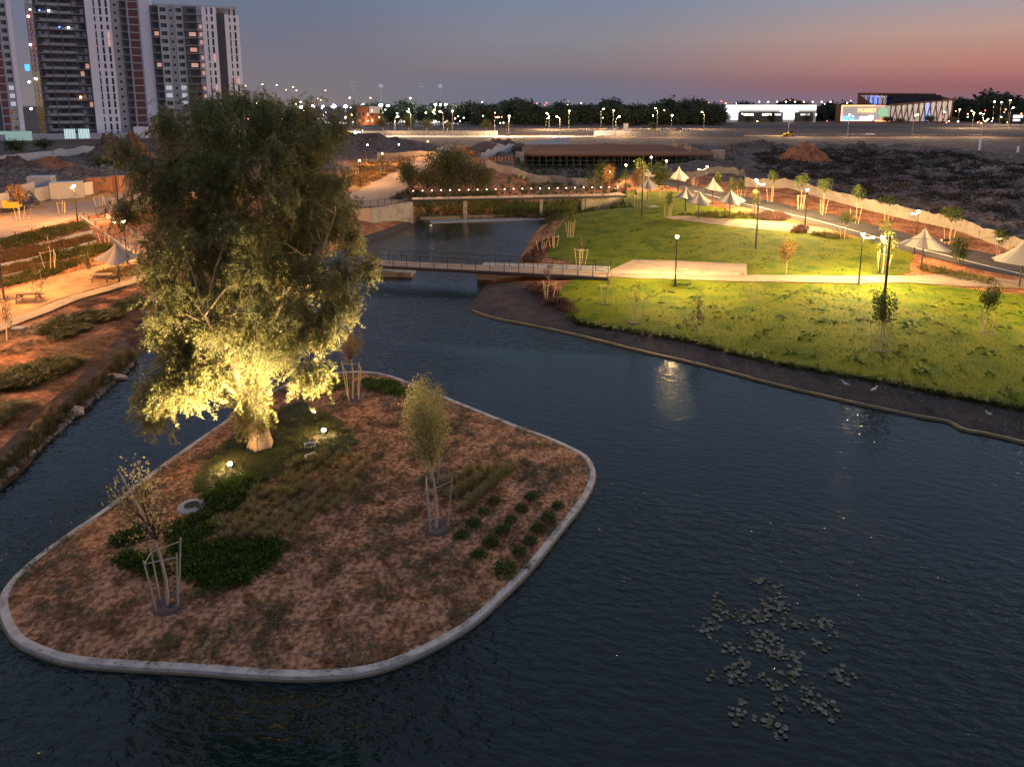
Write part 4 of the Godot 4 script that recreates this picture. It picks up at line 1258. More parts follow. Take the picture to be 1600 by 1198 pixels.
func island() -> void:
	var inner := PackedVector2Array()
	for q in Geometry2D.offset_polygon(ISL, -0.15): inner.append_array(q)
	struct("island_ground", sheet(inner, 0.0, ih, 0.625), M.island_soil)
	var P := cw(ISL.duplicate())
	struct("island_kerb", sweep(P, [[0.03, 0.05], [0.03, 0.18], [0.06, 0.2], [0.29, 0.2], [0.32, 0.17], [0.32, 0.0]], flat(0.0), true), M.kerb_concrete)
	struct("island_kerb", sweep(P, [[-0.02, -0.8], [-0.02, 0.06], [0.03, 0.062], [0.03, 0.055]], flat(0.0), true), M.algae_concrete)
	eucalyptus(on_isl(Vector2(-13.06, -34.42)))
	# up-lights at the foot of the eucalyptus
	var n := 0
	for e in [[Vector2(-10.07, -35.69), "ground spotlight right of the eucalyptus trunk, aimed up at the crown", Vector3(-11.2, 10.0, -30.6)], [Vector2(-13.76, -32.26), "ground spotlight left of the eucalyptus trunk, aimed up at the crown", Vector3(-15.6, 9.0, -29.6)]]:
		var p := on_isl(e[0])
		var t := thing("ground_spotlight", e[1], "spotlight", p, 0.0, "spotlights lighting the eucalyptus")
		var d: Vector3 = (e[2] - p).normalized()
		part("housing", MB.new().tube(Vector3(0, 0.1, 0), Vector3(0, 0.1, 0) + d * 0.16, 0.1, 0.13, 10), M.black_metal, t)
		part("stand", MB.new().box(Vector3(0, 0.04, 0), Vector3(0.22, 0.1, 0.22)), M.dark_steel, t)
		part("lamp_lens", MB.new().lathe(Vector3(0, 0.1, 0) + d * 0.2, [[0.0, -0.05], [0.1, -0.04], [0.12, 0.0], [0.1, 0.05], [0.0, 0.07]], 10), M.lamp_glow_white, t)
		var s := SpotLight3D.new()
		s.name = "lamp_light"
		s.light_color = Color(1.0, 0.74, 0.4).linear_to_srgb()
		s.light_energy = 720.0
		s.spot_range = 60.0
		s.spot_angle = 54.0
		s.spot_angle_attenuation = 0.6
		s.light_size = 0.08
		s.shadow_enabled = true
		t.add_child(s, true)
		s.look_at_from_position(p + Vector3(0, 0.1, 0) + d * 0.2, e[2])
		lamp_light(t, Vector3(0, 0.1, 0) + d * 0.2, Color(1, 0.62, 0.27), 11.0, 0.1)
		n += 1
	# young trees on the island
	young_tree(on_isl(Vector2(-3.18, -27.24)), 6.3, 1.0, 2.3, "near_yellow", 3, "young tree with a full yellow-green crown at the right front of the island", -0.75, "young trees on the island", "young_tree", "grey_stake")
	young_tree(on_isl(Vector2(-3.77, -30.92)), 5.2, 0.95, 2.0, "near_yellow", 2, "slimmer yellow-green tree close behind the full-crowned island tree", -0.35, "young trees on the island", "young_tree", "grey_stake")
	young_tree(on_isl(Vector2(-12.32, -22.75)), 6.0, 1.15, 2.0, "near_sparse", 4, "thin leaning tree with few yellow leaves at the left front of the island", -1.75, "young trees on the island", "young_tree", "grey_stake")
	young_tree(on_isl(Vector2(-9.59, -40.54)), 4.9, 0.85, 2.1, "near_brown", 4, "brownish twiggy tree at the back of the island, right of the eucalyptus", -0.2, "young trees on the island")
	young_tree(on_isl(Vector2(-12.14, -42.99)), 3.4, 0.5, 1.6, "bare", 2, "almost bare sapling at the back edge of the island under the eucalyptus", 0.0, "young trees on the island")
	# ground cover mats
	var clump := leaf_clump_mesh(3, 26, 0.24, 0.2, 0.11, 0.06, Color(0.022, 0.045, 0.008), Color(0.07, 0.115, 0.018))
	for e in [
		[poly([-13.84,-29.58,-13.57,-30.92,-12.49,-31.46,-11.62,-30.69,-11.97,-29.36,-12.51,-27.99,-12.49,-26.64,-12.84,-25.77,-14.05,-26.37,-14.39,-27.41,-13.66,-27.84,-13.56,-28.63]), 330, "dense green ground cover beside the concrete manhole ring"],
		[poly([-14.18,-26.61,-12.87,-25.92,-11.89,-26.05,-10.82,-26.22,-9.66,-26.35,-9.04,-25.79,-9.15,-24.78,-9.68,-23.84,-10.59,-23.44,-11.85,-23.62,-12.88,-24.63]), 420, "widest mat of dark green ground cover behind the leaning tree"],
		[poly([-16.3,-26.15,-16.14,-27.22,-15.39,-27.13,-15.26,-26.24]), 60, "small patch of ground cover near the left kerb of the island"],
		[poly([-15.37,-24.92,-15.16,-25.57,-13.97,-25,-12.77,-23.94,-13.7,-24.09]), 90, "ground cover patch at the foot of the leaning tree"],
		[poly([-9.79,-44.08,-7.87,-44.08,-6.45,-42.37,-6.99,-41.16,-9.15,-42.16]), 130, "dark shrubs along the back kerb right of the brownish tree"],
		[poly([-14.45,-42.16,-12.28,-43.86,-10.83,-43.86,-10.48,-42.37,-12.84,-40.77]), 90, "green plants along the back kerb under the eucalyptus"]]:
		var o := scatter("ground_cover", e[0], e[1], clump, M.leaves, ih, 0.8, 1.4)
		tag(o, e[2], "ground cover", "ground cover mats on the island")
	# round shrubs in rows at the right
	var bush := leaf_clump_mesh(5, 420, 0.4, 0.38, 0.1, 0.055, Color(0.02, 0.045, 0.01), Color(0.07, 0.11, 0.025))
	var rows := [["nearest the grass rows", [-0.8,-29.27,-1.23,-28.4,-1.63,-27.57,-2.09,-26.74]], ["in the middle row", [0.9,-29.78,0.42,-28.83,-0.06,-27.94,-0.4,-27.18,-0.89,-26.38,-1.32,-25.53]], ["beside the kerb", [2.07,-29.26,1.59,-28.29,1.11,-27.48,0.74,-26.66,0.28,-25.93,-0.27,-24.76]]]
	for r in rows.size():
		var q := poly(rows[r][1])
		for k in q.size():
			var o2 := part("shrub", bush, M.leaves, self)
			o2.position = on_isl(q[k])
			o2.rotation.y = rng.randf() * TAU
			o2.scale = Vector3.ONE * (rng.randf_range(0.68, 0.9) if k < 5 or r < 2 else 1.2)
			tag(o2, "low round green shrub %s, %s from the back" % [rows[r][0], ["first", "second", "third", "fourth", "fifth", "sixth"][k]], "shrub", "round shrubs on the island")
	# ornamental grass tufts
	var tufts := []
	for s in 3: tufts.append(tuft_mesh(40 + s, 90, 0.5, 0.34, 0.022, Color(0.14, 0.11, 0.028), Color(0.34, 0.26, 0.09)))
	var lines := [[[-3,-30.4,-1.67,-31.82], 6, "first"], [[-2.65,-29.36,-0.75,-31.94], 9, "second"], [[-2.01,-28.46,0,-32.04], 11, "third"]]
	for L in lines:
		var q2 := poly(L[0])
		for k in L[1]:
			var p2 := q2[0].lerp(q2[1], k / (L[1] - 1.0)) + Vector2(rng.randfn(), rng.randfn()) * 0.05
			var o3 := part("grass_tuft", tufts[rng.randi() % 3], M.grass_leaves, self)
			o3.position = on_isl(p2)
			o3.rotation.y = rng.randf() * TAU
			o3.scale = Vector3.ONE * rng.randf_range(0.95, 1.25)
			tag(o3, "yellowish grass tuft in the %s row right of the full-crowned tree, %s from the left" % [L[2], ["first", "second", "third", "fourth", "fifth", "sixth", "seventh", "eighth", "ninth", "tenth", "eleventh"][k]], "grass tuft", "grass tufts in the %s row right of the tree" % L[2])
	var bed := poly([-12.54,-27.01,-11.68,-29.71,-10.5,-32.8,-9.17,-33.88,-6.99,-32.42,-7.01,-30.15,-7.67,-28.05,-8.54,-26.47,-10.27,-26.03,-11.75,-26.12])
	var ax := (poly([-11.04,-28.05,-9.47,-32.54])[1] - poly([-11.04,-28.05,-9.47,-32.54])[0]).normalized()
	var ay := Vector2(-ax.y, ax.x)
	var c0 := poly([-9.91,-29.33])[0]
	for i in range(-12, 13):
		for j in range(-9, 10):
			var p3 := c0 + ax * (i * 0.5 + rng.randfn() * 0.07) + ay * (j * 0.58 + rng.randfn() * 0.06)
			if not Geometry2D.is_point_in_polygon(p3, bed) or rng.randf() < 0.1: continue
			var o4 := part("grass_tuft", tufts[rng.randi() % 3], M.grass_leaves, self)
			o4.position = on_isl(p3)
			o4.rotation.y = rng.randf() * TAU
			o4.scale = Vector3.ONE * rng.randf_range(0.7, 1.05)
			tag(o4, "small olive grass tuft in the wide bed below the eucalyptus", "grass tuft", "grass tufts in the bed below the eucalyptus")
	# dry litter, weeds and pebbles over the soil
	var litter := tuft_mesh(61, 16, 0.07, 0.36, 0.018, Color(0.06, 0.04, 0.025), Color(0.22, 0.13, 0.075))
	tag(scatter("dry_grass", inner, 5500, litter, M.grass_leaves, ih, 0.5, 1.3, self, 0.0), "dry brown grass and litter over the red soil of the island", "dry grass")
	var weeds := tuft_mesh(62, 22, 0.12, 0.3, 0.02, Color(0.03, 0.04, 0.012), Color(0.09, 0.09, 0.03))
	tag(scatter("weeds", inner, 2600, weeds, M.grass_leaves, ih, 0.6, 1.4, self, 0.12), "low dark green weeds in patches on the island", "weeds")
	var near_tree := poly([-15.35,-33.78,-14.72,-38.44,-12.68,-40.26,-10.09,-37.58,-7.99,-34.48,-8.82,-32.45,-10.94,-31.21,-12.92,-30.06,-14.69,-30.06])
	tag(scatter("lawn_grass", near_tree, 2600, weeds, M.grass_leaves, ih, 0.7, 1.5), "short grass round the foot of the eucalyptus", "grass")
	var peb := MB.new().blob(Vector3.ZERO, Vector3(0.05, 0.035, 0.05), lump, 0.5, 3, 5).mesh()
	tag(scatter("pebbles", inner, 700, peb, M.rock_tan, ih, 0.4, 1.2), "pale pebbles scattered on the island soil", "pebbles")
	# manhole ring
	var mp := on_isl(Vector2(-14.19, -28.85))
	var mh := thing("manhole_ring", "pale concrete manhole ring with its dark hole painted as a black disc", "manhole", mp)
	part("ring", MB.new().lathe(Vector3.ZERO, [[0.62, -0.1], [0.6, 0.06], [0.54, 0.09], [0.34, 0.12], [0.32, 0.09], [0.32, -0.02]], 28), M.concrete, mh)
	part("shaft", MB.new().lathe(Vector3.ZERO, [[0.0, 0.055], [0.3, 0.056], [0.325, 0.08]], 20), M.black_rubber, mh)  # shallow black disc, the darkness of the hole painted as colour
	# valve boxes
	for e in [[Vector2(-10.45, -34.23), 0.3, "white valve box frame nearer the ground spotlight", 0.16], [Vector2(-10.04, -33), 0.8, "white valve box frame standing on its corner beside the grass bed", 0.3]]:
		var t2 := thing("valve_box", e[2], "valve box", on_isl(e[0], 0.06), e[1], "valve boxes on the island")
		for k in 4:
			var a := PI / 2.0 * k
			part("frame_side", MB.new().box(Vector3(cos(a) * 0.25, 0.0, sin(a) * 0.18), Vector3(0.07 if k % 2 == 0 else 0.57, 0.16, 0.43 if k % 2 == 0 else 0.07)), M.plastic_white, t2)
		t2.rotation.x = e[3]
	# drip irrigation lines
	var dl := [
		[[-10.54,-22.16,-8.41,-21.85,-6.25,-22.03,-4.08,-22.42], "front drip line in front of the leaning tree"], [[-9.48,-21.18,-7.36,-20.58,-5.47,-20.6,-3.47,-21.33], "drip line closest to the front kerb"],
		[[-9.13,-25.5,-7.06,-25.34,-5.12,-25.75,-3.92,-26.35], "drip line right of the wide ground cover mat"], [[-9.05,-24.47,-6.77,-24.17,-4.43,-24.63,-2.81,-25.67], "second drip line behind the front one"], [[-11.38,-22.55,-9.1,-22.55,-6.94,-22.95,-4.73,-23.55], "drip line running from the leaning tree stakes"],
		[[-4.13,-26,-2.98,-27.43,-1.17,-29.86,0.62,-31.7,1.23,-33.35,1.26,-34.17], "drip line curving past the grass rows"], [[-2.8,-25.57,-1.1,-27.89,0.91,-31.07,1.85,-32.92,2.19,-34.27], "drip line along the middle shrub row"], [[-2.47,-24.73,-0.53,-27.03,1.49,-30.47,2.39,-32.38,2.55,-33.82], "drip line along the shrubs beside the kerb"]]
	for e in dl:
		tag(part("drip_line", wire(smooth(poly(e[0]), 8, false), 0.013, 0.03, ih, 4), M.drip_pipe, self), e[1], "drip line", "drip irrigation lines on the island")
	# water lilies in the dark water at the right
	var r2 := RandomNumberGenerator.new()
	r2.seed = 4
	var spots := [[1180,908,8,14],[1205,912,6,12],[1120,935,5,8],[1128,957,10,15],[1115,975,10,10],[1105,985,7,9],[1200,945,16,22],[1225,950,12,14],[1190,962,14,16],[1165,965,8,16],[1240,975,14,16],[1285,970,9,14],[1295,985,6,10],[1180,990,12,16],[1205,998,12,20],[1190,1012,12,16],[1215,1018,10,14],[1235,1025,12,14],[1140,1012,10,12],[1280,1008,6,10],[1160,1035,10,14],[1150,1055,14,16],[1120,1055,4,6],[1200,1060,8,12],[1235,1062,9,14],[1255,1045,6,14],[1315,1055,14,18],[1265,1085,14,16],[1225,1095,12,14],[1290,1108,12,16],[1160,1108,10,12],[1205,1130,14,18]]
	var at: Array = [[9.35,-24.53,9.91,-24.38,7.6,-23.56,7.57,-22.82,7.11,-22.24,6.8,-21.93,9.37,-23.22,9.9,-23.05,8.94,-22.65,8.34,-22.55,9.93,-22.24,11.01,-22.39,11.03,-21.93,8.42,-21.77,8.89,-21.53,8.42,-21.12,8.89,-20.95,9.25,-20.76,7.34,-21.12,10.41,-21.24,7.56,-20.48,7.19,-19.95,6.57,-19.95,8.17,-19.82,8.86,-19.77,9.45,-20.21,10.58,-19.95,9.24,-19.19,8.35,-18.95,9.5,-18.64,6.98,-18.64,7.67,-18.14]]
	var lp := poly(at[0])
	var pads := 0
	var order := range(lp.size())
	order.sort_custom(func(i: int, j: int) -> bool: return lp[i].y < lp[j].y)
	var place := {}
	for band in 4:
		var part_of := order.slice(band * 8, band * 8 + 8)
		part_of.sort_custom(func(i: int, j: int) -> bool: return lp[i].x < lp[j].x)
		for q in part_of.size(): place[part_of[q]] = band * 8 + q
	for k in lp.size():
		var mb := MB.new()
		for j in int(spots[k][2] * 1.5):
			var o5 := Vector3(r2.randfn(), 0, r2.randfn()) * 0.21
			var rad := r2.randf_range(0.035, 0.095)
			var g := r2.randf_range(0.7, 1.3)
			mb.col = Color(0.12, 0.112, 0.092) * g if r2.randf() < 0.85 else Color(0.06, 0.075, 0.035) * g
			var a0 := r2.randf() * TAU
			var tilt := Vector3(r2.randfn() * 0.05, 0, r2.randfn() * 0.05)
			for s in 9:
				var a1 := a0 + 0.25 + (TAU - 0.5) * s / 9.0; var a2 := a0 + 0.25 + (TAU - 0.5) * (s + 1) / 9.0
				var b1 := Vector3(cos(a1), 0, sin(a1)) * rad; var b2 := Vector3(cos(a2), 0, sin(a2)) * rad
				b1.y = b1.dot(tilt) + 0.012; b2.y = b2.dot(tilt) + 0.012
				mb.tri(o5 + Vector3(0, 0.012 + j * 0.0011, 0), o5 + b1 + Vector3(0, j * 0.0011, 0), o5 + b2 + Vector3(0, j * 0.0011, 0))
			pads += 1
		var nth := ["leftmost", "second from the left", "third from the left", "fourth from the left", "fifth from the left", "sixth from the left", "seventh from the left", "rightmost"]
		var wl := thing("water_lily", "pale water lily cluster, %s in the %s band" % [nth[place[k] % 8], ["farthest", "second", "third", "nearest"][place[k] / 8]], "water lily", Vector3(lp[k].x, 0.012, lp[k].y), 0.0, "water lilies at the lower right")
		part("pads", mb, M.pad_leaf, wl, "stuff")

func left_bank() -> void:
	# boardwalk of loose planks along the sand
	var bw := smooth(poly([-38.98,-49.39,-38.9,-53.5,-38.7,-56.02,-38.63,-59.73,-37.65,-63.39,-36.92,-66.43,-36.45,-69.8,-36.28,-72.25]), 12, false)
	var t := thing("boardwalk", "curved boardwalk of pale planks along the lower edge of the picnic sand", "boardwalk", Vector3.ZERO)
	var acc := 0.0
	for i in bw.size() - 1:
		var L := bw[i].distance_to(bw[i + 1])
		while acc < L:
			var p := bw[i].lerp(bw[i + 1], acc / L)
			var d := (bw[i + 1] - bw[i]).normalized()
			var yaw := -atan2(d.y, d.x) + rng.randfn() * 0.01
			var pl := part("plank", MB.new().box(Vector3.ZERO, Vector3(0.22, 0.06, 1.5 + rng.randfn() * 0.02)), M.wood, t)
			pl.position = Vector3(p.x, hh(p.x, p.y) + 0.12 + rng.randfn() * 0.006, p.y)
			pl.rotation.y = yaw
			acc += 0.26
		acc -= L
	picnic_table(on(Vector2(-41.89, -59.55)), 0.25, "wooden picnic table in the open, at the left end of the boardwalk")
	picnic_table(on(Vector2(-39.51, -66.68)), 0.1, "wooden picnic table under the left shade sail")
	shade_sail(on(Vector2(-37.92, -66.7)), 1.5, 2.2, 4.0, 0.35, "pale shade sail standing alone left of the eucalyptus")
	tag(part("stone_slab", MB.new().box(Vector3.ZERO, Vector3(0.9, 0.14, 0.5)), M.concrete, self), "pale stone slab on the soil below the boardwalk", "stone slab").position = on(Vector2(-37.68, -52.16), 0.06)
	# terrace steps: thin stone edges on the slope
	var te := [[[-51.26,-75.07,-50.34,-78.51,-49.45,-82.31], "stone terrace edge highest on the left slope"], [[-49.29,-74.46,-48.41,-76.97,-47.68,-79.9], "stone terrace edge left of the stair foot"], [[-50.97,-69.08,-50.13,-71.13,-49.57,-72.99], "stone terrace edge at the left frame edge, upper"], [[-49.22,-66.48,-48.58,-68.27,-48.11,-70.03], "stone terrace edge at the left frame edge, lower"], [[-48.67,-71.34,-47.6,-73.4,-46.55,-75.97], "stone terrace edge above the picnic sand"]]
	for e in te:
		tag(part("terrace_edge", sweep(smooth(poly(e[0]), 5, false), [[-0.14, -0.4], [-0.14, 0.3], [0.14, 0.3], [0.14, -0.4]], hh), M.concrete, self), e[1], "terrace edge", "stone terrace edges on the left slope")
	# stair with side walls and handrails
	var A := on(Vector2(-39.71, -76.5)); var B := on(Vector2(-54.25, -91.01))
	var st := thing("staircase", "long pale outdoor stair with handrails climbing the left slope", "staircase", Vector3.ZERO)
	var dv := Vector3(B.x - A.x, 0, B.z - A.z)
	var dn := dv.normalized(); var sd := Vector3(-dn.z, 0, dn.x)
	var ns := 16
	for k in ns:
		var c := A + dv * ((k + 0.5) / ns)
		var y := lerpf(A.y, B.y, (k + 1.0) / ns) + 0.12
		part("step", MB.new().box(Vector3(c.x, y - 0.35, c.z), Vector3(2.6, 0.7, dv.length() / ns + 0.01), Basis(sd, Vector3.UP, sd.cross(Vector3.UP))), M.paving, st)
	for s in [-1.45, 1.45]:
		part("side_wall", MB.new().bar(A + sd * s + Vector3(0, 0.15, 0), B + sd * s + Vector3(0, 0.25, 0), 0.22, 0.9), M.weathered_wall, st)
	for s in [-1.25, 1.25]:
		for q in [[0.04, 0.4], [0.62, 0.98]]:
			railing(st, [A + (B - A) * q[0] + sd * s + Vector3(0, 0.2, 0), A + (B - A) * q[1] + sd * s + Vector3(0, 0.2, 0)], 0.95, 2.2, "dark_steel", 1)
	# low rail along the promenade edge
	var rl := thing("promenade_railing", "thin dark railing along the promenade right of the stair top", "railing", Vector3.ZERO)
	railing(rl, [on(Vector2(-55.77, -94.22)), on(Vector2(-55.43, -98.3)), on(Vector2(-53.69, -104.07)), on(Vector2(-52.99, -111.32))], 1.0, 2.4, "dark_steel", 1)
	# lamps
	park_lamp(on(Vector2(-55.39, -89.45)), 4.6, 150.0, "lamp post at the promenade edge beside the stair top", Color(1, 0.5, 0.16), Vector3(0.25, -0.1, 0.9))
	park_lamp(on(Vector2(-40.87, -73.78)), 4.6, 105.0, "lamp post behind the left shade sail", Color(1, 0.5, 0.16), Vector3(-0.8, -0.05, 0.3))
	park_lamp(on(Vector2(-44.31, -60)), 4.6, 200.0, "lamp post cut by the left frame edge beside the sand", Color(1, 0.48, 0.15))
	park_lamp(on(Vector2(-36.37, -42.11)), 4.6, 150.0, "lamp post outside the left frame edge low on the bank", Color(1, 0.5, 0.17))
	park_lamp(on(Vector2(-68.23, -86.93)), 4.6, 150.0, "lamp post outside the left frame edge on the promenade", Color(1, 0.5, 0.16))
	park_lamp(on(Vector2(-56.57, -117.86)), 4.6, 130.0, "lamp post on the promenade hidden behind the eucalyptus", Color(1, 0.5, 0.16))
	plain_pole(on(Vector2(-59.73, -106.84)), 6.6, "tall slim pole in front of the rust-red container", "utility_pole", 0.1)
	# containers and hoarding
	container(on(Vector2(-71.5, -113.67)), Vector3(4.4, 2.6, 2.4), 0.5, "cream_panel", "shipping_container", "pale grey corrugated container behind the stair-top lamp")
	container(on(Vector2(-70.03, -120.51)), Vector3(3.6, 2.6, 2.4), 0.35, "rust_panel", "shipping_container", "rust-red container left of the slim pole")
	container(on(Vector2(-68.64, -122.34)), Vector3(2.2, 2.7, 2.4), 0.2, "rust_panel", "shipping_container", "short orange container right behind the slim pole")
	container(on(Vector2(-83.12, -125.21)), Vector3(3.6, 2.5, 2.4), 0.3, "white_panel", "site_cabin", "grey site cabin behind the pale hoarding panels")
	panel_fence("hoarding", poly([-73.75,-94.17,-73.73,-98.87,-74.08,-104.04]), 2.2, 2.4, "cream_panel", "pale hoarding panels at the left frame edge behind the digger")
	panel_fence("hoarding", poly([-75.03,-110.91,-73.25,-113.67]), 2.3, 2.2, "cream_panel", "slatted pale hoarding left of the grey container")
	panel_fence("hoarding", poly([-70.49,-116.14,-70.3,-118.72]), 2.2, 1.8, "cream_panel", "short pale hoarding between the grey and the rust-red container")
	panel_fence("hoarding", poly([-79.02,-113.67,-78.38,-116.14]), 2.3, 2.2, "cream_panel", "single pale hoarding panel behind the yellowish staked tree")
	excavator(on(Vector2(-71.06, -100.75)), 0.3)
	# long white site fence and spoil behind it
	panel_fence("site_fence", poly([-126.94,-170.01,-130.01,-185.53,-130.69,-196.73,-129.69,-208.02,-127.18,-220.66]), 2.2, 3.0, "white_panel", "long white panel fence below the towers")
	for e in [[Vector2(-112.05, -159.96), Vector3(9, 2.6, 5), "far_earth", "low red earth mound at the left frame edge below the white fence"], [Vector2(-110.88, -170.01), Vector3(13, 2.2, 5), "soil", "long low reddish mound below the middle of the white fence"], [Vector2(-108.55, -194.39), Vector3(9, 5.6, 6), "far_earth", "tall grey-brown earth mound at the right end of the white fence"], [Vector2(-108.42, -204.12), Vector3(7, 5.8, 5), "soil", "reddish earth mound touching the eucalyptus crown"], [Vector2(-90.88, -148.24), Vector3(10, 1.4, 4), "far_earth", "flat rubble heap behind the containers"], [Vector2(-92.87, -133.52), Vector3(12, 1.2, 4), "far_earth", "rubble heap behind the hoarding at the left"]]:
		earth_mound(on(e[0], -0.2), e[1], e[2], e[3], int(e[1].x * 7), "earth mounds on the left building site")
	var nz := FastNoiseLite.new()
	nz.seed = 3
	nz.frequency = 0.03
	var chunk := MB.new().blob(Vector3.ZERO, Vector3(0.7, 0.35, 0.5), nz, 0.9, 4, 6).mesh()
	tag(scatter("rubble", poly([-90.11,-121.42,-89.25,-133.52,-84.2,-148.24,-93.29,-170.01,-104,-170.01,-108.79,-156.86,-110.59,-149.61]), 420, chunk, M.rubble_stone, hh, 0.3, 1.5), "broken concrete and rubble behind the containers", "rubble")
	# plants on the slope
	var sh := leaf_clump_mesh(8, 46, 0.45, 0.4, 0.16, 0.08, Color(0.035, 0.045, 0.012), Color(0.1, 0.095, 0.028))
	var br := leaf_clump_mesh(9, 40, 0.4, 0.35, 0.15, 0.06, Color(0.1, 0.06, 0.025), Color(0.2, 0.12, 0.05))
	for e in [[[-55.79,-76.1,-55.78,-82.47,-54.37,-88.97,-51.15,-84.32,-51.72,-77.32,-53.11,-72.27], 320, 0, "green planting band just below the promenade edge"], [[-52.7,-71.67,-51.27,-75.53,-48.92,-80.98,-47.72,-80.1,-49.37,-74.6,-51.21,-69.43], 330, 1, "brown planting band on the upper left slope"], [[-49.73,-73.04,-47.39,-79.49,-45.22,-80.09,-46.17,-76.02,-48.5,-71.67], 260, 0, "green planting left of the stair foot"], [[-50.74,-68.73,-49.42,-72.53,-46.46,-75.35,-46.74,-70.31,-49.33,-66.64], 300, 1, "brown planting band on the middle left slope"], [[-48.85,-65.95,-47.57,-69.59,-46.06,-74.65,-45.6,-68.72,-46.89,-63.18], 300, 0, "green planting just above the sand path"], [[-53.86,-94.81,-50.41,-100.83,-45.01,-91.77,-46.94,-87.91], 260, 1, "brown planting right of the stair top"], [[-41.75,-69.52,-40.1,-72.46,-38.6,-72.65,-37.45,-70.12,-38.88,-67.78,-40.35,-67.07], 170, 1, "grey shrubs round the left shade sail"]]:
		tag(scatter("slope_planting", poly(e[0]), e[1], sh if e[2] == 0 else br, M.leaves, hh, 0.7, 1.3), e[3], "planting", "planting bands on the left slope")
	var low := tuft_mesh(68, 40, 0.26, 0.5, 0.03, Color(0.035, 0.042, 0.012), Color(0.11, 0.1, 0.03))
	for e in [[[-35.75,-51.66,-36.25,-54.61,-35.62,-56.98,-33.28,-58.1,-32.27,-56.61,-32.92,-54.09,-32.9,-50.75,-33.61,-49.64], 620, "dark green ground cover mat nearest the boardwalk"], [[-34.26,-59.32,-33.79,-62.91,-32.59,-61.67,-32.09,-60.22,-32.77,-57.16], 220, "olive ground cover beside the eucalyptus crown"], [[-32.69,-43.08,-31.92,-45.63,-30.52,-46.83,-29.38,-46.23,-29.57,-43.26,-30.04,-40.95,-31.01,-40.69], 520, "ground cover on the lower left bank"], [[-29.8,-37.45,-29.54,-38.59,-28.75,-39.59,-28.34,-37.89,-27.87,-34.78], 260, "ground cover at the left frame edge above the gravel"]]:
		tag(scatter("ground_cover", poly(e[0]), e[1] * 2, low, M.grass_leaves, hh, 0.6, 1.3, self, -0.25), e[2], "ground cover", "ground cover mats on the left bank")
	var litter := tuft_mesh(66, 14, 0.09, 0.4, 0.022, Color(0.06, 0.035, 0.018), Color(0.2, 0.11, 0.05))
	tag(scatter("dry_grass", poly([-38.84,-47.98,-37.87,-58.05,-36.44,-68.51,-30.92,-58.08,-29.73,-50.13,-27.86,-39.36,-27.33,-32.76]), 5200, litter, M.grass_leaves, hh, 0.7, 1.6, self, -0.08), "dry litter on the red soil of the left bank", "dry grass")
	var reed := tuft_mesh(67, 26, 0.7, 0.4, 0.022, Color(0.035, 0.04, 0.015), Color(0.13, 0.11, 0.05))
	tag(scatter("reeds", poly([-24.56,-30.6,-25.3,-35.38,-25.97,-39.9,-26.36,-44.02,-26.93,-47.88,-27.22,-49.4,-27.91,-49.32,-27.31,-45.75,-26.86,-41.41,-26.08,-36.59,-25.21,-31.52]), 420, reed, M.grass_leaves, hh, 0.4, 1.1), "sparse reeds along the left waterline", "reeds")
	tag(scatter("dry_grass", poly([-24.18,-30.89,-25.11,-35.06,-25.75,-39.51,-26.35,-44.89,-27.53,-51.09,-28.86,-57.31,-30.88,-57.16,-29.37,-49.07,-27.57,-38.91,-26.57,-34.33]), 2200, litter, M.grass_leaves, hh, 0.6, 1.6, self, -0.05), "dry weeds on the dark gravel slope of the left bank", "dry grass")
	var stone := MB.new().blob(Vector3.ZERO, Vector3(0.16, 0.1, 0.13), nz, 0.7, 4, 6).mesh()
	tag(scatter("stones", poly([-24.42,-30.4,-25.2,-35.21,-25.75,-39.51,-26.31,-44.66,-26.73,-47.74,-27.14,-48.02,-26.81,-44.83,-26.03,-39.87,-25.42,-35.47,-24.71,-30.81]), 260, stone, M.rock_dark, hh, 0.5, 1.8), "dark stones along the left waterline", "stones")
	rock(on(Vector2(-25.88, -39.56), 0.08), Vector3(0.5, 0.34, 0.36), "rock_tan", "largest tan rock at the left waterline", 3)
	rock(on(Vector2(-26.66, -45.17), 0.08), Vector3(0.85, 0.24, 0.3), "rock_tan", "long tan rock at the waterline near the eucalyptus crown", 4)
	rock(on(Vector2(-26.62, -42.4), 0.04), Vector3(0.25, 0.18, 0.2), "rock_tan", "small pale rock between the two tan rocks", 5)
	rock(on(Vector2(-25.26, -34.76), 0.03), Vector3(0.2, 0.13, 0.2), "rock_tan", "pale stone low on the left waterline", 6)
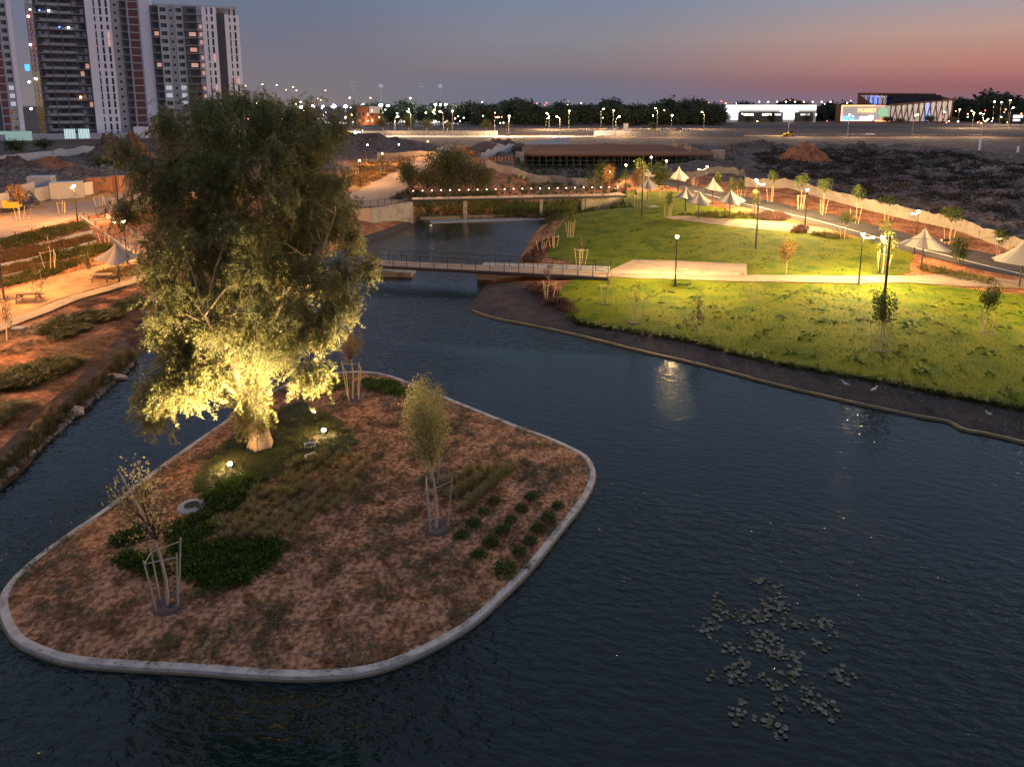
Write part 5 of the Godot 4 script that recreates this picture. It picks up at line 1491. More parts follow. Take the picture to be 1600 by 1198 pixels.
	# trees on the left
	var L := [
		[Vector2(-46.58, -70.04), 4.4, 0.75, 2.2, "sparse", 3, "sparse staked tree on the middle of the left slope"], [Vector2(-46.6, -80.01), 3.2, 0.6, 1.7, "bare", 3, "bare staked sapling left of the stair"], [Vector2(-41.2, -67.47), 3.6, 0.65, 0.9, "open", 0, "small olive tree touching the left shade sail"],
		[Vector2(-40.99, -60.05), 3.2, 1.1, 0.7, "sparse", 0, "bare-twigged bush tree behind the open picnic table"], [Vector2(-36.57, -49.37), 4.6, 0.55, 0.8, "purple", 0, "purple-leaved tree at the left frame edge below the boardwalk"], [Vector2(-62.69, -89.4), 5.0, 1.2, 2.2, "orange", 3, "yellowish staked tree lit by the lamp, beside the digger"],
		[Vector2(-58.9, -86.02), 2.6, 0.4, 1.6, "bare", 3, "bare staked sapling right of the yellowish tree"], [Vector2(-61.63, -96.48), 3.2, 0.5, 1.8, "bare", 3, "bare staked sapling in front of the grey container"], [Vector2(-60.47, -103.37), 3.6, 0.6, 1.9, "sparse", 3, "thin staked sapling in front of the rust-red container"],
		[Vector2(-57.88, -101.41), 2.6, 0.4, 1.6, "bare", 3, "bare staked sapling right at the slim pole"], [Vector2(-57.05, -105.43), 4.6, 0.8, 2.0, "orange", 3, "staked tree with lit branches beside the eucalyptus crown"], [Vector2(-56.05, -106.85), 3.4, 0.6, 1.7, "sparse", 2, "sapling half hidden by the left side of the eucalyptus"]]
	for e in L: young_tree(on(e[0]), e[1], e[2], e[3], e[4], e[5], e[6], 0.05)
	for e in [[Vector2(-153.29, -220.66), 3.4, 5.0, "dense", "dark bush tree left of the white fence below the towers"], [Vector2(-152.94, -233.23), 3.2, 4.6, "dense_b", "dark bush tree behind the white fence"], [Vector2(-97.64, -168.25), 2.6, 3.4, "dense", "dark round tree below the tall earth mound"], [Vector2(-93.6, -170.01), 2.4, 3.6, "dense_b", "dark tree between the earth mounds and the eucalyptus"]]:
		var bt := young_tree(on(e[0]), e[2], e[1], 0.3, e[3], 0, e[4], 0.0, "dark trees on the left building site", "bush_tree")
		bt.scale = Vector3.ONE

func bridges() -> void:
	# near footbridge across the narrows
	var A := Vector3(Vector2(-16.31, -73.78).x, 1.75, Vector2(-16.31, -73.78).y); var B := Vector3(Vector2(9.54, -67.94).x, 1.75, Vector2(9.54, -67.94).y)
	var b1 := footbridge("near_footbridge", "nearer footbridge with dark railings from the eucalyptus to the lawn path", A, B, 2.4, 1.45)
	var w1 := thing("abutment_wall", "pale concrete abutment under the right end of the nearer footbridge", "wall", Vector3.ZERO)
	part("wall", MB.new().bar(Vector3(Vector2(-3.28, -74.05).x, 0.35, Vector2(-3.28, -74.05).y), Vector3(Vector2(9.72, -70.11).x, 0.8, Vector2(9.72, -70.11).y), 2.7, 1.9), M.weathered_wall, w1)
	var w2 := thing("abutment_wall", "pale abutment under the left end of the nearer footbridge", "wall", Vector3.ZERO)
	part("wall", MB.new().bar(Vector3(Vector2(-19.52, -75.57).x, 0.3, Vector2(-19.52, -75.57).y), Vector3(Vector2(-10.65, -74.84).x, 0.0, Vector2(-10.65, -74.84).y), 2.2, 0.9), M.weathered_wall, w2)
	# far footbridge with a row of small rail lamps
	var C := Vector3(Vector2(-16.05, -112.09).x, 3.5, Vector2(-16.05, -112.09).y); var D := Vector3(Vector2(18.68, -117.91).x, 3.5, Vector2(18.68, -117.91).y)
	var b2 := footbridge("far_footbridge", "farther footbridge with a row of small lights behind the weir", C, D, 2.8, 2.0)
	var dv := D - C
	var s := Vector3(-dv.z, 0, dv.x).normalized() * 1.38
	if s.z > 0.0: s = -s
	for k in 24:
		var p := s + dv * (0.012 + 0.97 * k / 23.0) + Vector3(0, 1.05, 0)
		var l := part("rail_lamp", MB.new().lathe(p, [[0.0, -0.07], [0.07, -0.05], [0.08, 0.0], [0.07, 0.06], [0.0, 0.07]], 8), M.rail_glow, b2)
		lamp_light(b2, p, Color(1, 0.62, 0.34), 2.2, 0.06)
	for q in [0.245, 0.6, 0.8]:
		var pc: Vector3 = C + dv * float(q)
		tag(part("bridge_pier", MB.new().box(Vector3(pc.x, 1.4, pc.z), Vector3(0.5, 3.6, 2.0)), M.weathered_wall, self), "concrete pier under the farther footbridge, %s" % {0.245: "left one", 0.6: "middle one", 0.8: "right one"}[q], "bridge pier", "piers of the farther footbridge")
	var w3 := thing("retaining_wall", "stained pale retaining wall below the promenade at the left end of the farther footbridge", "wall", Vector3.ZERO)
	var e0 := Vector3(Vector2(-21.73, -102.17).x, 0, Vector2(-21.73, -102.17).y); var e1 := Vector3(Vector2(-20.4, -101.53).x, 0, Vector2(-20.4, -101.53).y); var e2 := Vector3(Vector2(-15.54, -109.02).x, 0, Vector2(-15.54, -109.02).y)
	part("wall", MB.new().bar(e1 + Vector3(0, 1.6, 0), e2 + Vector3(0, 1.6, 0), 0.5, 3.6), M.weathered_wall, w3)
	part("wall", MB.new().bar(e0 + Vector3(-3, 1.6, 1), e1 + Vector3(0.1, 1.6, -0.2), 0.5, 3.59), M.cream_wall, w3)
	railing(w3, [e0 + Vector3(-3, 3.4, 1), e1 + Vector3(0, 3.4, 0), e2 + Vector3(0, 3.4, 0), C + Vector3(0, 0, 0)], 1.1, 1.6, "dark_steel", 3)
	var w4 := thing("abutment_wall", "pale abutment with a lit niche under the right end of the farther footbridge", "wall", Vector3.ZERO)
	part("wall", MB.new().bar(Vector3(Vector2(12.11, -117.07).x, 1.6, Vector2(12.11, -117.07).y), Vector3(Vector2(18.38, -120.75).x, 2.0, Vector2(18.38, -120.75).y), 0.6, 2.9), M.weathered_wall, w4)
	# weir
	struct("weir", MB.new().bar(Vector3(Vector2(-14.94, -113.17).x, 0.1, Vector2(-14.94, -113.17).y), Vector3(Vector2(8.16, -118.05).x, 0.1, Vector2(8.16, -118.05).y), 2.6, 0.8), M.paving)
	struct("weir_apron", MB.new().bar(Vector3(Vector2(-12.86, -110.2).x, -0.16, Vector2(-12.86, -110.2).y), Vector3(Vector2(5.2, -114.07).x, -0.16, Vector2(5.2, -114.07).y), 2.6, 0.5), M.concrete)
	tag(part("buoy", MB.new().lathe(Vector3.ZERO, [[0.0, -0.1], [0.16, -0.05], [0.2, 0.08], [0.14, 0.2], [0.0, 0.24]], 10), M.white_paint, self), "small pale buoy at the left edge of the upper pool", "buoy").position = Vector3(Vector2(-12.35, -106.57).x, 0.02, Vector2(-12.35, -106.57).y)
	# reeds in the channel under the far bridge
	var reed := tuft_mesh(71, 30, 1.0, 0.7, 0.05, Color(0.03, 0.05, 0.012), Color(0.09, 0.11, 0.03))
	tag(scatter("channel_plants", poly([-17.4,-119.71,-4.52,-124.59,12.11,-127.18,14.68,-119.71,12.78,-112.36,6.99,-109.66,-13.5,-105.84]), 1500, leaf_clump_mesh(99, 40, 0.5, 0.6, 0.3, 0.07, Color(0.03, 0.05, 0.012), Color(0.1, 0.12, 0.03)), M.leaves, hh, 0.6, 1.3), "green plants on the channel banks under the farther footbridge", "plants")
	tag(scatter("channel_reeds", CH, 2600, reed, M.grass_leaves, hh, 0.6, 1.3, self, -0.1), "green reeds in the channel bed under the farther footbridge", "reeds")
	# grove of dark trees behind the far bridge
	var g := [[Vector2(-17.82, -122.97), 6.2, 2.6, "grove", "dark round tree at the left end of the grove, beside the path"], [Vector2(-14.69, -122.85), 5.4, 2.5, "grove_b", "low dark tree second from the left in the grove"], [Vector2(-11.88, -124.97), 8.6, 4.2, "grove", "largest dark tree in the middle of the grove"], [Vector2(-8.07, -123.87), 7.2, 3.6, "grove_b", "dark drooping tree right of the middle of the grove"], [Vector2(-5.34, -122.88), 5.2, 2.8, "grove", "lowest tree at the right end of the grove"], [Vector2(-10.31, -134.24), 8.0, 3.6, "grove_b", "dark tree at the back of the grove"], [Vector2(-11.05, -121.98), 4.2, 2.4, "grove_b", "grey-green willow at the front of the grove"]]
	for e in g:
		young_tree(on(e[0]), e[1], e[2], 0.4, e[3], 0, e[4], 0.2, "trees of the grove behind the farther footbridge", "grove_tree")
	var sh := leaf_clump_mesh(8, 46, 0.5, 0.5, 0.2, 0.09, Color(0.1, 0.06, 0.018), Color(0.22, 0.13, 0.04))
	for e in [[[-36.3,-159.96,-34.41,-170.01,-25.52,-177.44,-26,-170.01,-26.27,-145.63,-27.76,-127.94,-31.3,-135.95], 340, "orange-lit planting bed beside the promenade lamps"], [[-42.38,-181.4,-34.1,-189.86,-28.6,-199.13,-25.43,-214.86,-27.28,-189.86,-35.96,-166.53], 170, "narrow planting strip behind the promenade lamps"]]:
		tag(scatter("bed_planting", poly(e[0]), e[1], sh, M.leaves, hh, 0.7, 1.2), e[2], "planting", "planting beds along the far promenade")
	var dk := leaf_clump_mesh(10, 46, 0.5, 0.5, 0.2, 0.09, Color(0.025, 0.03, 0.01), Color(0.08, 0.075, 0.03))
	tag(scatter("bank_shrubs", poly([-20.26,-117.57,-18.42,-127.28,-14.96,-122.37,-17.07,-119.14]), 120, dk, M.leaves, hh, 0.7, 1.3), "dark shrubs between the promenade and the grove", "shrubs")
	for e in [[Vector2(-28.43, -132.79), 4.6, "promenade lamp nearest the eucalyptus crown"], [Vector2(-27.5, -151.03), 4.6, "promenade lamp in front of the lit yellow-green tree"], [Vector2(-36.68, -181.4), 4.6, "promenade lamp above the staked saplings"], [Vector2(-28.38, -179.4), 4.6, "promenade lamp left of the grove top"], [Vector2(-23.41, -199.13), 4.8, "promenade lamp above the back of the grove"]]:
		park_lamp(on(e[0]), e[1], 130.0, e[2], Color(1, 0.5, 0.17))
	for e in [[Vector2(-36.37, -177.44), 3.4, 0.7, 1.9, "sparse", 3, "staked sapling under the back promenade lamp"], [Vector2(-29.24, -159.96), 4.2, 1.3, 1.2, "open", 2, "yellow-green tree lit by the promenade lamp"], [Vector2(-32.62, -148.26), 4.0, 0.8, 2.0, "sparse", 3, "thin staked tree just right of the eucalyptus crown"], [Vector2(-29.67, -173.65), 3.2, 0.7, 1.6, "sparse", 2, "sapling between the two right promenade lamps"], [Vector2(-27.05, -194.39), 3.2, 0.6, 1.6, "bare", 3, "bare staked sapling near the path behind the grove"]]:
		young_tree(on(e[0]), e[1], e[2], e[3], e[4], e[5], e[6])

func right_lawns() -> void:
	# lamps
	park_lamp(on(Vector2(15.26, -64.56)), 4.7, 300.0, "lamp post at the path beside the stone platform", Color(1, 0.66, 0.26))
	park_lamp(on(Vector2(32.48, -64.68)), 4.8, 320.0, "lamp post with a side arm at the path between the two lawns", Color(1, 0.68, 0.26), Vector3(0.9, -0.25, 0.1), "lamp_glow_white")
	park_lamp(on(Vector2(45.07, -77.95)), 4.8, 110.0, "lamp post beside the asphalt path left of the big shade sail", Color(1, 0.58, 0.22), Vector3(-0.8, -0.2, 0.3))
	park_lamp(on(Vector2(38.71, -92.59)), 4.8, 400.0, "lamp post among dark shrubs at the bend of the pale path", Color(1, 0.64, 0.24))
	park_lamp(on(Vector2(34.61, -100.37)), 4.8, 340.0, "lamp post behind the small lit green tree", Color(1, 0.66, 0.28), Vector3(0.9, -0.5, 0.5), "lamp_glow_white")
	park_lamp(on(Vector2(32.63, -118.92)), 4.6, 100.0, "lamp post with a side arm behind the shade sails", Color(1, 0.6, 0.24), Vector3(-1.4, -0.4, 0.2))
	park_lamp(on(Vector2(27.66, -127.47)), 4.8, 80.0, "lamp post behind the big green tree", Color(1, 0.62, 0.28))
	park_lamp(on(Vector2(23.89, -122.19)), 6.0, 80.0, "tall lamp above the orange-lit tree", Color(1, 0.62, 0.28))
	park_lamp(on(Vector2(20.29, -126.62)), 5.0, 120.0, "lamp post right of the farther footbridge end", Color(1, 0.64, 0.3))
	park_lamp(on(Vector2(19.59, -141.47)), 3.9, 80.0, "lamp half hidden by trees at the farther footbridge end", Color(1, 0.62, 0.28))
	park_lamp(on(Vector2(36.6, -69.01)), 3.7, 90.0, "low lamp inside the lit tree on the upper lawn", Color(1, 0.72, 0.3), Vector3.ZERO, "lamp_glow_white")
	park_lamp(on(Vector2(42.84, -53.59)), 5.2, 150.0, "lamp post just outside the right frame edge", Color(1, 0.68, 0.26))
	# tall bare poles that carry wires
	var tops := []
	for e in [[Vector2(28.14, -80.44), 6.6, "tall dark pole in the middle of the upper lawn"], [Vector2(18.37, -99.4), 6.6, "tall dark pole at the left of the shade sails"], [Vector2(29.14, -53.83), 6.7, "tall dark pole behind the dense staked tree on the front lawn"]]:
		plain_pole(on(e[0]), e[1], e[2])
		tops.append(on(e[0], e[1] - 0.15))
	var far_top := on(Vector2(49.48, -59.1), 6.6)
	for e in [[tops[2], far_top, "wire with two dark lamps running right from the front lawn pole"], [tops[0], tops[2], "thin wire between the two lawn poles"]]:
		var t := thing("overhead_wire", e[2], "wire", Vector3.ZERO, 0.0, "overhead wires of the lawn")
		var pts := []; var rr := []
		for k in 13:
			var f := k / 12.0
			pts.append(e[0].lerp(e[1], f) - Vector3(0, 4.0 * f * (1.0 - f) * 0.5, 0)); rr.append(0.016)
		part("cable", MB.new().path(pts, rr, 4), M.black_rubber, t)
		if e[1] == far_top:
			for k in [3, 6]:
				part("hanging_lamp", MB.new().box(pts[k] - Vector3(0, 0.09, 0), Vector3(0.55, 0.14, 0.2)), M.black_metal, t)
	# shade sails
	for e in [[Vector2(21.75, -113.16), 1.35, 2.0, 3.8, 0.2, "pale shade sail just right of the tall dark pole"], [Vector2(25.14, -101.98), 1.45, 2.0, 3.8, 0.9, "shade sail lit from below in the middle of the group"], [Vector2(25.85, -97.5), 1.55, 2.1, 4.0, 0.45, "front left shade sail of the group"], [Vector2(30.42, -98.23), 1.65, 2.1, 4.0, 0.15, "front right shade sail of the group"], [Vector2(31.14, -109.64), 1.45, 2.0, 4.0, 0.7, "greyish shade sail behind the front right one"], [Vector2(28.65, -121.78), 1.45, 2.2, 4.5, 0.3, "rearmost peaked shade sail on the red soil"], [Vector2(25.02, -130.58), 1.4, 1.9, 3.2, 0.5, "small shade sail half hidden behind the big green tree"], [Vector2(42.07, -71.24), 2.05, 2.4, 4.4, 0.55, "large shade sail alone beside the asphalt path"], [Vector2(46.66, -63.45), 2.2, 2.4, 4.7, 0.25, "shade sail cut by the right frame edge"]]:
		shade_sail(on(e[0]), e[1], e[2], e[3], e[4], e[5])
	tag(part("stone_slab", MB.new().box(Vector3.ZERO, Vector3(1.6, 0.12, 0.8), Basis(Vector3.UP, 0.5)), M.concrete, self), "small pale slab on the lawn left of the shade sails", "stone slab").position = on(Vector2(21.27, -106.42), 0.06)
	# trees of the lawns and the red slope
	var T := [
		[Vector2(25.72, -47.55), 4.6, 0.85, 1.75, "dense", 4, "dense green staked tree on the front lawn in front of the tall pole"], [Vector2(34.99, -50.46), 4.1, 0.85, 1.5, "dense_b", 3, "green staked tree at the right of the front lawn"], [Vector2(14.22, -52.27), 3.4, 0.7, 0.5, "purple", 0, "sparse purplish tree without stakes on the front lawn"],
		[Vector2(9.99, -55.33), 3.8, 0.5, 1.3, "sparse", 3, "sparse sapling with pale stakes below the stone platform"], [Vector2(8.31, -59.91), 3.4, 0.45, 1.4, "sparse", 3, "sparse staked sapling at the left end of the front lawn path"], [Vector2(20.92, -59.49), 2.3, 0.3, 1.4, "bare", 3, "bare sapling with wide stakes on the front lawn"],
		[Vector2(3.21, -61.68), 3.4, 0.6, 1.3, "purple", 3, "reddish staked tree on the gravel point"], [Vector2(27.37, -69.05), 3.6, 0.95, 0.9, "orange", 0, "orange-leaved tree on the upper lawn near the path"], [Vector2(7.34, -74.43), 3.6, 0.6, 1.5, "purple", 4, "reddish tree with four stakes at the upper lawn corner"],
		[Vector2(7.43, -89.22), 5.4, 0.85, 1.9, "open", 4, "tall green staked tree on the bank of the upper pool"], [Vector2(5.05, -84.67), 2.8, 0.5, 1.5, "bare", 4, "bare stakes and sapling on the bank, right one"], [Vector2(3.6, -83.3), 2.4, 0.4, 1.4, "bare", 3, "bare stakes and sapling at the water edge, left one"],
		[Vector2(37.06, -69.28), 5.6, 1.15, 2.2, "open", 3, "tall yellow-lit staked tree at the right corner of the upper lawn"], [Vector2(47.3, -73.52), 3.3, 0.95, 0.2, "dense", 0, "dark leafy tree in the shrub bed right of the big shade sail"], [Vector2(53.6, -76.45), 3.6, 0.85, 1.4, "dense_b", 3, "round green staked tree before the cloth fence near the right frame edge"],
		[Vector2(51.73, -82.59), 4.6, 1.5, 2.4, "flat", 3, "wide flat-topped tree behind the big shade sail"], [Vector2(50.88, -94.88), 3.6, 1.5, 1.9, "flat", 2, "flat-topped tree against the cloth fence behind the lit tree"], [Vector2(46.1, -94.1), 5.2, 0.95, 2.4, "flat", 3, "feathery tree against the cloth fence left of the flat-topped one"],
		[Vector2(40.43, -84.87), 3.4, 1.1, 1.6, "flat", 1, "low feathery tree at the near edge of the asphalt path"], [Vector2(43.99, -99.44), 5.2, 1.2, 2.7, "flat", 3, "feathery staked tree on the red slope right of the bend lamp"], [Vector2(42.47, -103.6), 5.4, 1.1, 2.6, "flat", 4, "feathery tree with four stakes on the red slope"],
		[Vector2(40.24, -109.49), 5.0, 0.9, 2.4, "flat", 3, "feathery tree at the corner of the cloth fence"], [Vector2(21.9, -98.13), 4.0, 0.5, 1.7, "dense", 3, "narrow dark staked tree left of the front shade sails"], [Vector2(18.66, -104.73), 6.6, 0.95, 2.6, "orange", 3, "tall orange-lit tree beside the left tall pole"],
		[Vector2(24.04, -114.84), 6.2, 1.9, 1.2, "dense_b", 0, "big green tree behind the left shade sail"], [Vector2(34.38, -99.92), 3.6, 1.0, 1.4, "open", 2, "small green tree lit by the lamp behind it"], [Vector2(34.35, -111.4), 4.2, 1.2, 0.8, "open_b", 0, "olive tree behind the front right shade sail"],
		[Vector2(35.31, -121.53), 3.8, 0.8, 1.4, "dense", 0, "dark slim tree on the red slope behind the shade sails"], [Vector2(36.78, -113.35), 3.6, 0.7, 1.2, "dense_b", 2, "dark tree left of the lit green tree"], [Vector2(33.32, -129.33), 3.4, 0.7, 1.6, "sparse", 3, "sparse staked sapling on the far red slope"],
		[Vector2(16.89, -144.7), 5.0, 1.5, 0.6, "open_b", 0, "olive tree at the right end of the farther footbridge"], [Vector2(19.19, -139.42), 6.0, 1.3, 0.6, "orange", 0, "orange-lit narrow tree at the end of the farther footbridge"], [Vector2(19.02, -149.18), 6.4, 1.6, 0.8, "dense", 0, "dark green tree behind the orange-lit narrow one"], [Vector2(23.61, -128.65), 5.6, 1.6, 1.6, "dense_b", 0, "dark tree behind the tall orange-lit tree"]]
	for e in T: young_tree(on(e[0]), e[1], e[2], e[3], e[4], e[5], e[6], 0.06)
	# shrub beds
	var pu := leaf_clump_mesh(81, 60, 0.5, 0.5, 0.18, 0.07, Color(0.05, 0.028, 0.028), Color(0.12, 0.06, 0.05))
	var gr := leaf_clump_mesh(82, 50, 0.42, 0.45, 0.17, 0.06, Color(0.05, 0.05, 0.015), Color(0.15, 0.12, 0.04))
	for e in [[[33.7,-97.35,37.01,-101.72,38.53,-100.34,38.32,-96.91,36.52,-94.9,34.33,-95.31], 130, 0, "dark purple shrubs beside the pale path"], [[35.25,-88.61,38.05,-92.21,38.46,-90.74,36.81,-88.26], 60, 0, "dark shrubs round the lamp at the path bend"], [[23.59,-98.89,28.59,-101.38,34.41,-99.48,34.31,-96.52,27.63,-97.87], 170, 1, "low planting in front of the shade sails"], [[37.31,-87.91,40.2,-87.9,41.36,-85.2,39.02,-85.2], 80, 1, "low sparse planting along the upper lawn edge"], [[42.88,-72.66,44.63,-69,46.34,-65.86,44.64,-64.4,42.7,-66.88,41.43,-70.11], 110, 1, "low planting in the red bed under the big shade sail"], [[1.21,-65.23,3.61,-64.9,4.55,-61.14,5.44,-58.3,4.37,-58.53,2.83,-60.82], 130, 0, "reddish shrubs on the gravel point"], [[1.11,-80.04,3.22,-87.76,5.31,-90.6,5.62,-87.68,3.79,-82.38,2.85,-77.29], 150, 0, "dark shrubs on the bank of the upper pool"], [[3.82,-92.79,7.46,-102.3,11.6,-121.6,9.22,-119.31,4.63,-101.45], 110, 1, "brown shrubs on the bank near the weir"]]:
		tag(scatter("shrub_bed", poly(e[0]), e[1], pu if e[2] == 0 else gr, M.leaves, hh, 0.55, 1.15), e[3], "shrubs", "shrub beds of the right bank")
	# red bed under the big sail
	struct("red_bed", sheet(smooth(poly([44.17,-76.45,45.38,-75.86,46.37,-71.81,47.73,-67.92,48.78,-65.86,50.05,-67.65,47.26,-70.11,42.55,-68.73,39.49,-68.46]), 2), 0.06, hh), M.soil)
	# grass of the lawns
	var blades := []
	blades.append(tuft_mesh(91, 12, 0.07, 0.2, 0.03, Color(0.07, 0.088, 0.004), Color(0.17, 0.17, 0.01)))
	var f1 := poly([4.1,-61.21,5.55,-56.49,12.64,-51.77,18.3,-46.65,23.82,-43.25,29.55,-38.59,30.45,-37.8,46.8,-59.93,40.16,-63.7,32.25,-64.44,22.15,-65.52,12.41,-67.03,8.17,-67.91,5.58,-66.99])
	tag(scatter("lawn_grass", f1, 22000, blades[0], M.grass_leaves, hh, 0.7, 1.3), "short rough grass of the front lawn", "grass")
	var clumpy := tuft_mesh(92, 34, 0.26, 0.45, 0.04, Color(0.045, 0.08, 0.006), Color(0.11, 0.15, 0.012))
	tag(scatter("tall_grass", f1, 2600, clumpy, M.grass_leaves, hh, 0.35, 0.85, self, 0.2), "darker tall grass clumps on the front lawn", "grass")
	var f2 := poly([4.92,-78.68,4.07,-83.61,7.34,-100.57,14.95,-130.81,21.87,-120.79,29.37,-109.71,35.02,-98.61,25.49,-93.1,35.38,-87.92,41.51,-85.53,45.28,-82.28,44.03,-76.45,40.27,-70.11,31.53,-68.22,24.2,-71.87,13.07,-74.64,8.81,-73.46])
	tag(scatter("lawn_grass", f2, 9000, blades[0], M.grass_leaves, hh, 0.9, 1.5, self, -0.3), "short rough grass of the upper lawn", "grass")
	tag(scatter("tall_grass", f2, 2000, clumpy, M.grass_leaves, hh, 0.35, 0.8, self, 0.2), "darker tall grass clumps on the upper lawn", "grass")
	# birds
	bird(on(Vector2(21.15, -42.64), 0.03), 2.6, "grey bird standing on the gravel, farther from the right frame edge")
	bird(on(Vector2(22.51, -41.72), 0.03), 0.3, "grey bird standing on the gravel right of the other bird")
	bird(on(Vector2(27.23, -38.09), 0.03), 3.3, "grey bird on the gravel near the right frame edge")
	var nz := FastNoiseLite.new()
	nz.seed = 13
	nz.frequency = 0.03
	var stone := MB.new().blob(Vector3.ZERO, Vector3(0.08, 0.05, 0.07), nz, 0.7, 4, 6).mesh()
	tag(scatter("stones", poly([-1.65,-58.95,5.09,-54.27,13.48,-47.49,20.94,-41.35,25.31,-38.78,28.7,-35.33,30.23,-37.5,25.75,-41.59,18.18,-46.31,8.13,-54.19,3.9,-59.73]), 420, stone, M.rock_dark, hh, 0.4, 1.3), "pale stones on the right gravel bank", "stones")
	tag(scatter("gravel_stones", poly([-3.36,-62.19,-1.38,-59.13,5.09,-54.27,13.48,-47.49,20.94,-41.35,25.31,-38.78,28.7,-35.33,30.54,-37.93,25.83,-41.73,18.27,-46.57,12.62,-51.66,5.31,-56.79,3.61,-64.9,-2.56,-68.96]), 3800, stone, M.gravel_stone, hh, 0.35, 1.1), "dark loose stones of the right gravel bank", "gravel")
	var rim := tuft_mesh(97, 22, 0.3, 0.4, 0.03, Color(0.03, 0.05, 0.008), Color(0.1, 0.11, 0.02))
	tag(scatter("edge_grass", poly([4.21,-59.39,5.54,-56.38,12.64,-51.77,18.3,-46.65,23.78,-43.17,30.67,-38.11,30.36,-37.68,23.52,-42.65,18.12,-46.15,12.51,-51.16,5.23,-55.88]), 900, rim, M.grass_leaves, hh, 0.4, 1.2), "ragged grass along the lower edge of the front lawn", "grass")
	# cloth fences
	cloth_fence(poly([42.86,-130.3,46,-127.2,49.08,-123.29,50.02,-112.59,51.55,-105.08,53.63,-98.15,55.57,-93.71,57.14,-89.3,57.14,-81.96,57.4,-77.04,56.94,-68.45]), 1.75, "long pale cloth fence along the top of the red slope")
	cloth_fence(poly([31.98,-141.77,40.1,-148.24,45.59,-151.01,48.25,-148.24,42.86,-130.3]), 1.5, "shorter cloth fence running left from the fence corner")
	cloth_fence(poly([-6.12,-170.01,0,-152.46,7.37,-163.18,14.73,-155.26,19.64,-155.26]), 1.9, "torn pale cloth fence behind the farther footbridge")

